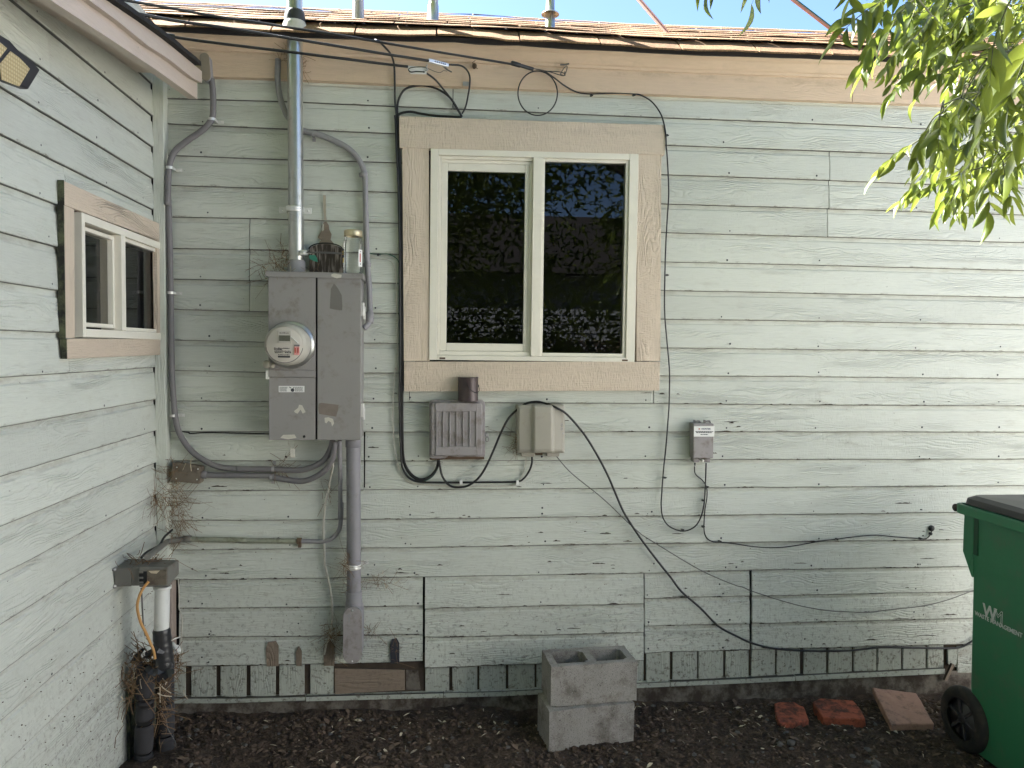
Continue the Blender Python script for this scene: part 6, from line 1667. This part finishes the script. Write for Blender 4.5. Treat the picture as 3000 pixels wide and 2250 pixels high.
m.add([p for r_ in A for p in r_], [(i*nn + k, i*nn + (k+1) % nn, (i+1)*nn + (k+1) % nn, (i+1)*nn + k) for i in range(3) for k in range(nn)] + [tuple(3*nn + k for k in range(nn)), tuple(range(nn-1, -1, -1))]); m.build('lid', M['binlid'], wb, bevel=.003)
hz = at(2803, 1487, -.435)
m = MB(); m.tube([(hz.x + .02, -.435, hz.z), (hz.x + .19, -.437, hz.z), (hz.x + .2, -.437, hz.z), (hz.x + .55, -.44, hz.z - .004)], [.015, .0145, .012, .012], 14); m.frame((hz.x + .24, -.455, hz.z - .012), (1, 0, 0), (0, 1, 0), (0, 0, 1), (.02, .04, .008), .003); m.build('handle', M['bin'], wb)
m = MB(); m.lathe((hz.x - .012, -.435, hz.z), (1, 0, 0), [(.0001, 0), (.0175, .001), (.019, .006), (.0185, .04), (.0165, .05)], 16); m.lathe((hz.x - .0125, -.435, hz.z), (-1, 0, 0), [(.010, -.001), (.009, .002), (.0001, .002)], 12); m.build('handle_cap', M['rubber'], wb)
wc = Vector((at(2820, 2050, -.545).x - .012, -.545, zg2 + .152)); 
for x, s in ((wc.x, 1), (BX + .61, -1)):
    m = MB(); m.lathe((x, wc.y, wc.z), (1, 0, 0), [(.095, .006), (.112, 0), (.136, .002), (.148, .014), (.152, .03), (.148, .046), (.136, .058), (.112, .06), (.095, .054)], 40); wh = m.build('wheel', M['rubber'], wb)
    ORG[wh.name] = ORG[wb.name]
    m = MB(); m.lathe((x, wc.y, wc.z), (1, 0, 0), [(.0001, .012), (.022, .010), (.028, .016), (.095, .020), (.096, .05), (.0001, .05)], 32)
    for k in range(6):
        a = R(60*k + 15); m.frame((x + .015, wc.y + math.cos(a)*.06, wc.z + math.sin(a)*.06), (0, math.cos(a), math.sin(a)), (0, -math.sin(a), math.cos(a)), (1, 0, 0), (.034, .007, .006), .002)
    m.build('hub', M['binlid'], wh)
RXS = Matrix(((0, 0, -1, 0), (-1, 0, 0, 0), (0, 1, 0, 0), (0, 0, 0, 1)))
def sidex(z): return lerp([(l[0], l[1]) for l in lev], z) - .0012
def on_side(px, py):
    x = BX
    for _ in range(4):
        p = atx(px, py, x); x = sidex(p.z)
    return atx(px, py, x)
q = on_side(2857, 1800); q2 = on_side(2985, 1872)
lettering('WASTE MANAGEMENT', (q.x - .002, q.y, q.z - .001), RXS @ Matrix.Rotation(R(0), 4, 'Z'), abs(q.y - q2.y)/9.6, M['logo'], wb, bold=.0006)
w0_ = on_side(2881, 1802)
lettering('W', (w0_.x - .0035, w0_.y, w0_.z + .001), RXS, .080, M['logo'], wb, bold=.0022)
lettering('M', (w0_.x - .0035, w0_.y - .062, w0_.z + .001), RXS, .080, M['logo'], wb, outline=.0014)

# ================================================================== on the roof and the wing
def roof_item(px, Y): return at(px, 40, Y).x
v1 = roof_item(1050, .22); z1_ = zroof(v1, .22)
f1_ = empty('vent_pipe', (v1, .22, z1_), 'tapered weathered metal vent on the roof between two straight pipes', 'vent pipe', 'pipes standing on the roof')
m = MB(); m.lathe((v1, .22, z1_ - .03), (0, 0, 1), [(.034, 0), (.030, .05), (.024, .22), (.0235, 1.0)], 18); m.build('pipe', M['galvdull'], f1_)
v2 = roof_item(1270, .30); z2_ = zroof(v2, .30)
f2_ = empty('vent_pipe', (v2, .30, z2_), 'straight brownish pipe with a torn sleeve at its foot, above the window left half', 'vent pipe', 'pipes standing on the roof')
m = MB(); m.lathe((v2, .30, z2_), (0, 0, 1), [(.024, 0), (.024, 1.1)], 18); m.build('pipe', M['galvdull'], f2_)
m = MB(); m.lathe((v2 - .004, .30, z2_ - .02), (0.02, 0, 1), [(.06, 0), (.031, .02), (.029, .10), (.0245, .115)], 18); m.build('sleeve', M['galv'], f2_)
v3 = roof_item(1612, .14); z3_ = zroof(v3, .14)
f3_ = empty('flue_pipe', (v3, .14, z3_), 'shiny metal flue with a storm collar ring on the roof above the window', 'flue', 'pipes standing on the roof')
m = MB(); m.lathe((v3, .14, z3_ - .02), (0, 0, 1), [(.026, 0), (.0255, .11), (.0225, .112), (.0225, .22), (.0245, .222), (.0245, .9)], 20); m.build('pipe', M['galv'], f3_)
m = MB(); m.lathe((v3, .14, z3_ + .082), (0, 0, 1), [(.0255, .012), (.046, -.004), (.047, -.008), (.0255, .004)], 22); m.build('collar', M['galv'], f3_)
for (p0, p1, Y0, Y1_, lb) in (((1962, 107), (1830, -47), .25, .45, 'left of two slanting reddish rods rising from the roof into the sky'), ((2491, 129), (2245, -60), .25, .45, 'right of two slanting rods with a pale edge, beside the hanging leaves')):
    a, b = at(p0[0], p0[1], Y0), at(p1[0], p1[1], Y1_)
    o = empty('guy_rod', a, lb, 'rod', 'slanting rods above the roof')
    d = b - a; m = MB(); m.tube([a - d*.05, a + d*3.0], .0088, 8); m.build('rod', M['rod'], o)
    w_ = Vector((.0085, -.004, .0075)); m = MB(); m.tube([a - d*.05 + w_, a + d*3.0 + w_], .0034, 6); m.build('edge_wire', M['greentag'] if 'right' in lb else M['rod'], o)
# floodlight under the wing eave
XF = XL + .11
def fp(pts, x, d, name, mat, par, bevel=.002):
    m = MB(); m.prism([atx(px, py, x) for px, py in Z((0, 0), pts, .27125)], (d, 0, 0)); return m.build(name, M[mat], par, bevel=bevel)
fl_ = empty('floodlight', atx(-30, 180, XL), 'black-framed floodlight with yellowish dimpled panels on the wing wall at the left edge', 'floodlight')
fp([(-300, 250), (0, 430), (100, 540), (240, 650), (340, 750), (205, 965), (0, 890), (-180, 800), (-420, 560)], XF - .03, .028, 'housing', 'lampframe', fl_, .006)
fp([(105, 552), (200, 620), (316, 742), (200, 935), (10, 862), (-10, 690)], XF - .0025, .003, 'lens', 'lens', fl_)
fp([(0, 462), (70, 522), (-30, 650), (-140, 470), (-90, 405)], XF - .0025, .003, 'lens', 'lens', fl_)
fp([(-160, 500), (-60, 680), (-40, 850), (-170, 770), (-390, 560), (-300, 290), (-180, 360)], XF - .0025, .003, 'lens', 'lens', fl_)
cF = atx(-30, 180, XF - .03); m = MB(); m.tube([(XL, cF.y, cF.z), (XF - .03, cF.y, cF.z)], .02, 12); m.build('arm', M['lampframe'], fl_)

# ================================================================== ash tree: bough hanging in from the right, crown behind the viewer
random.seed(21)
TREE = Vector((4.1, -5.6, 0))
tree = empty('ash_tree', (TREE.x, TREE.y, gz(TREE.x, TREE.y) - .05), 'green ash tree hanging a leafy sunlit bough in from the upper right', 'tree')
def leaf_geo(w=.30, bend=.16, fold=.10, n=5, sd=0.0):
    v = []; f = []
    for i in range(n + 1):
        t = i/n; hw = w/2*math.sin(math.pi*min(1, t**.82*1.0))**.9 if 0 < t < 1 else .004
        z = -bend*t*t + .03*math.sin(t*5 + sd); y0 = .03*math.sin(t*3 + sd)
        v += [(t, y0 - hw, z + fold*hw*2), (t, y0, z), (t, y0 + hw, z + fold*hw*2)]
    for i in range(n):
        a = i*3; f += [(a, a+3, a+4, a+1), (a+1, a+4, a+5, a+2)]
    return v, f
LG = [leaf_geo(.31, .10, .30, 6, 0), leaf_geo(.28, .18, .4, 6, 1.7), leaf_geo(.35, .02, .2, 6, 3.9), leaf_geo(.29, .24, .5, 6, 5.1)]
leaf_me = []
for i, (v, f) in enumerate(LG):
    me = bpy.data.meshes.new('leaf'); me.from_pydata(v, [], f); me.materials.append(M['leaf'])
    me.polygons.foreach_set('use_smooth', [True]*len(f)); me.update(); leaf_me.append(me)
leaves = []      # (matrix, geo index)
twm = MB()
def leaf_at(p, d, size, roll):
    d = Vector(d).normalized()
    up = Vector((random.gauss(0, .5), random.gauss(0, .5), 1)); s = up.cross(d)
    if s.length < .05: s = Vector((1, 0, 0)).cross(d)
    s.normalize(); u = d.cross(s)
    m = Matrix(((d.x, s.x, u.x, p.x), (d.y, s.y, u.y, p.y), (d.z, s.z, u.z, p.z), (0, 0, 0, 1)))
    leaves.append((m @ Matrix.Rotation(roll, 4, 'X') @ Matrix.Scale(size, 4), random.randrange(4)))
def sprig(p, d, L, ls, npairs):
    p = Vector(p); d = Vector(d).normalized(); q = [p]; n = npairs + 1
    for i in range(n):
        d = (d + Vector((random.gauss(0, .08), random.gauss(0, .08), -.13))).normalized(); q.append(q[-1] + d*L/n)
    twm.tube(q, [.0021*ls/.09*(1.25 - i/n) for i in range(n + 1)], 4, cap=False)
    side = d.cross(Vector((0, 0, 1)))
    if side.length < .1: side = Vector((1, 0, 0))
    side.normalize(); side = (side + Vector((random.gauss(0, .3), random.gauss(0, .3), random.gauss(0, .3)))).normalized()
    for i in range(1, n + 1):
        dd = (q[i] - q[i-1]).normalized()
        for s in ((-1, 1) if i < n else (0,)):
            ld = dd*random.uniform(.5, 1.0) + side*s*random.uniform(.6, 1.0) + Vector((0, 0, -random.uniform(.15, .75)))
            leaf_at(q[i], ld if s else dd + Vector((0, 0, -.4)), ls*random.uniform(.75, 1.2), random.gauss(0, .5))
poly = [(x + 45, y - 38) for x, y in [(2580, -90), (2600, 40), (2640, 130), (2700, 230), (2760, 330), (2790, 420), (2770, 480), (2830, 545), (2930, 500), (3120, 450), (3120, -90)]]
def inside(x, y, P):
    c = False; j = len(P) - 1
    for i in range(len(P)):
        if (P[i][1] > y) != (P[j][1] > y) and x < (P[j][0] - P[i][0])*(y - P[i][1])/(P[j][1] - P[i][1]) + P[i][0]: c = not c
        j = i
    return c
bough = Vector((3.35, -1.75, 3.35))
def spray(px, py, depth, ls, L, npairs, dirv=None):
    d = sight(px, py); p = EYE + d*(depth/d.y)
    dv = dirv or Vector((-.65 + random.gauss(0, .40), random.gauss(0, .45), -.35 + random.gauss(0, .35)))
    sprig(p, dv, L, ls, npairs); return p
anchors = []
n = 0
while n < 190:
    x, y = random.uniform(2580, 3160), random.uniform(-130, 560)
    if not inside(x, y, poly): continue
    if n % 3 and y > 250 and random.random() < .4: continue
    dp = random.uniform(1.9, 3.05)
    anchors.append(spray(x, y, dp, random.uniform(.050, .080), random.uniform(.13, .22), random.randint(3, 5))); n += 1
# outlying sprays that shape the lower left edge of the bough
for x, y, dp, dv in ((2690, 215, 2.6, (-.9, 0, -.35)), (2700, 405, 2.0, (-.9, .1, -.55)), (2765, 325, 1.9, (-.8, 0, -.7)), (2735, 545, 2.9, (-.9, 0, -.12)), (2745, 505, 2.8, (-.9, 0, -.25)), (2790, 520, 2.7, (-.4, 0, -.9)), (2830, 505, 2.8, (-.2, 0, -1)), (2870, 500, 2.7, (-.5, .2, -.8)), (2600, 80, 2.2, (-.5, 0, -.8)), (2610, -10, 1.6, (-.8, 0, -.3)), (2910, 470, 2.1, (-.1, 0, -1))):
    anchors.append(spray(x, y, dp, .085 if dp > 2 else .075, .15, 4, Vector(dv)))
# nearer sprays with larger leaves
for x, y, dp, dv in ((2985, -40, .95, (-.5, .2, -.8)), (3060, 60, 1.0, (-.45, .1, -.85)), (2960, 150, 1.25, (-.5, .1, -.8)), (3080, 230, 1.1, (-.35, .2, -.9)), (2840, 250, 1.5, (-.4, 0, -.9)), (2700, -20, 1.5, (-.75, 0, -.55)), (2700, 90, 1.7, (-.7, 0, -.5)), (2760, 310, 1.75, (-.35, 0, -.95)), (2880, 330, 1.5, (-.2, .1, -1))):
    anchors.append(spray(x, y, dp, random.uniform(.050, .074), .14, 4, Vector(dv)))
for x, y, dp, dv in ((2248, -118, 1.6, (-.3, 0, -.95)), (2085, -150, 1.5, (-.2, 0, -1)), (2470, -95, 1.5, (.3, 0, -.6))):
    anchors.append(spray(x, y, dp, .06, .09, 2, Vector(dv)))
# limbs: trunk, bough, branches reaching the sprays
m = MB(); tk = smooth_path([TREE + Vector((0, 0, -.1)), TREE + Vector((.05, .05, 1.0)), TREE + Vector((-.05, .2, 2.2)), TREE + Vector((-.1, .1, 3.4)), TREE + Vector((-.5, -.1, 4.8)), TREE + Vector((-.7, -.2, 6.2))], 5)
m.tube(tk, [.21 - .15*i/(len(tk)-1) for i in range(len(tk))], 14); m.build('trunk', M['bark'], tree)
m = MB(); bl = smooth_path([TREE + Vector((-.05, .2, 2.4)), Vector((4.0, -4.2, 3.3)), Vector((3.7, -2.8, 3.75)), bough, Vector((2.95, -1.3, 3.0))], 6)
m.tube(bl, [.10 - .085*i/(len(bl)-1) for i in range(len(bl))], 10)
for tgt in ((-2.4, -6.8, 5.0), (-.5, -5.2, 4.6), (1.2, -7.2, 5.4), (2.8, -8.0, 4.8), (-1.2, -2.9, 5.2)):
    q = smooth_path([TREE + Vector((-.1, .1, 3.2)), (TREE + Vector(tgt))/2 + Vector((0, 0, 2.4)), Vector(tgt)], 6); m.tube(q, [.09 - .075*i/(len(q)-1) for i in range(len(q))], 8)
m.build('limb', M['bark'], tree)
joined = [Vector(q) for q in bl[len(bl)//2:]]
for a in sorted(anchors, key=lambda q: (q - bough).length):
    best = min(joined, key=lambda q: (q - a).length + (.4 if q.z < a.z else 0))
    mid = (a + best)/2 + Vector((0, 0, .05*(a - best).length + .01))
    q = smooth_path([best, mid, a], 3); r0 = .0022 + .003*clamp(1 - (best - bough).length/1.2, 0, 1)
    twm.tube(q, [r0 + (.0018 - r0)*i/(len(q)-1) for i in range(len(q))], 4, cap=False); joined += [a, mid]
twm.build('twigs', M['twig'], tree, fix=False)
camf = fwd.normalized()
def shown(mx, size=.09):
    p = mx.translation - EYE; dp = p.dot(camf)
    if dp < .1: return -1
    px = 1500 + p.dot(rgt.normalized())/dp*FPX; py = 1125 - p.dot(upv.normalized())/dp*FPX
    if not (-60 < px < 3060 and -80 < py < 2250): return -1
    return mx.col[0].to_3d().length/dp
leaves.sort(key=lambda q: -shown(q[0]))
for mx, gi in leaves[:298]:
    o = bpy.data.objects.new('leaf', leaf_me[gi]); COL.objects.link(o); o.parent = tree
    o.matrix_basis = Matrix.Translation(-ORG[tree.name]) @ mx
m = MB()
for mx, gi in leaves[298:]:
    v, f = LG[gi]; m.add([mx @ Vector(p) for p in v], f, True)
tag(m.build('foliage', M['leaf'], tree, fix=False), kind='stuff')
# crown behind the viewer, thickened overhead to keep sky light off the left wall
m = MB()
CL = leaf_geo(.34, .2, .4, 2, 0)
clumps = []
for i in range(300):
    while True:
        q = Vector((random.uniform(-1, 1), random.uniform(-1, 1), random.uniform(-1, 1)))
        if .35 < q.length < 1: break
    clumps.append(Vector((-1.6 + q.x*4.2, -5.6 + q.y*2.7, 4.8 + q.z*1.8)))
for i in range(130): clumps.append(Vector((random.uniform(-5, 3.2), random.uniform(-8.8, -7.6), random.uniform(.2, 2.9))))
for i in range(430): clumps.append(Vector((random.uniform(-4.4, 1.1), random.uniform(-4.8, -.5), random.uniform(4.5, 5.7))))  # unseen clumps added overhead to darken the left of the wall
for i in range(150):
    q = Vector((random.uniform(-1.0, 3.6), random.uniform(-8.2, -6.4), random.uniform(.7, 5.6)))
    if 1.75 < q.x < 2.7 and 1.9 < q.z < 3.3: continue
    clumps.append(q)
for c in clumps:
    for k in range(60):
        p = c + Vector((random.gauss(0, .34), random.gauss(0, .34), random.gauss(0, .26)))
        d = Vector((random.gauss(0, 1), random.gauss(0, 1), -.6 + random.gauss(0, .5))).normalized(); s = d.orthogonal().normalized(); u = d.cross(s)
        a = random.uniform(0, 6.28); s, u = s*math.cos(a) + u*math.sin(a), u*math.cos(a) - s*math.sin(a); z_ = random.uniform(.10, .17)
        m.add([p + d*w[0]*z_ + s*w[1]*z_ + u*w[2]*z_ for w in CL[0]], CL[1])
tag(m.build('crown', M['leaf'], tree, fix=False), kind='stuff')
# fence and neighbouring wall behind the viewer (they show in the window glass)
fe = empty('fence', (0, -9.2, gz(0, -9.2)), 'weathered board fence with a lattice top, reflected in the window glass', 'fence')
z0 = gz(0, -9.2) - .05
for i in range(5):
    m = MB(); m.box((-4.05 + i*2.4, -9.25, z0), (-3.95 + i*2.4, -9.15, z0 + 2.1)); m.build('post', M['fence'], fe)
m = MB()
for i in range(64): m.box((-4 + i*.15, -9.21 + random.uniform(0, .008), z0 + .05), (-4 + i*.15 + .142, -9.19, z0 + 1.45))
tag(m.build('fence_boards', M['fence'], fe), kind='stuff')
m = MB()
for i in range(95):
    for s in (-1, 1):
        m.frame((-4.1 + i*.105, -9.2 + s*.006, z0 + 1.77), (s*.707, 0, .707), (0, 1, 0), (-.707, 0, s*.707), (.42, .005, .018))
tag(m.build('lattice', M['fence'], fe), kind='stuff')
nbh = empty('neighbouring_house', (2, -12, 0), 'pale neighbouring house beyond the fence, seen only as a reflection', 'house')
m = MB(); m.box((-4, -16, -.3), (9, -12, 3.4)); m.build('wall', M['neighbour'], nbh)
m = MB()
for i in range(17): m.box((-4, -11.99, .1 + i*.19), (9, -11.975, .1 + i*.19 + .012))
m.build('lap_shadow_bead', M['neighbour'], nbh)
m = MB(); m.prism([(-4.4, -11.6, 3.4), (-4.4, -16.4, 3.4), (-4.4, -14, 5.0)], (13.8, 0, 0)); m.build('roof', M['roofdark'], nbh)
bounce = empty('bounce_block', (8, -5, 0), 'unseen pale block added right of the yard to bounce sunlight', 'bounce_block')  # pale building added out of view as a sunlit reflector for the walls
m = MB(); m.box((5.5, -9.0, -.3), (9.6, -1.0, 3.6)); m.build('wall', M['whitewall'], bounce)
m = MB(); m.prism([(5.3, -9.4, 3.6), (9.9, -9.4, 3.6), (7.6, -9.4, 4.9)], (0, 8.7, 0)); m.build('roof', M['roofdark'], bounce)
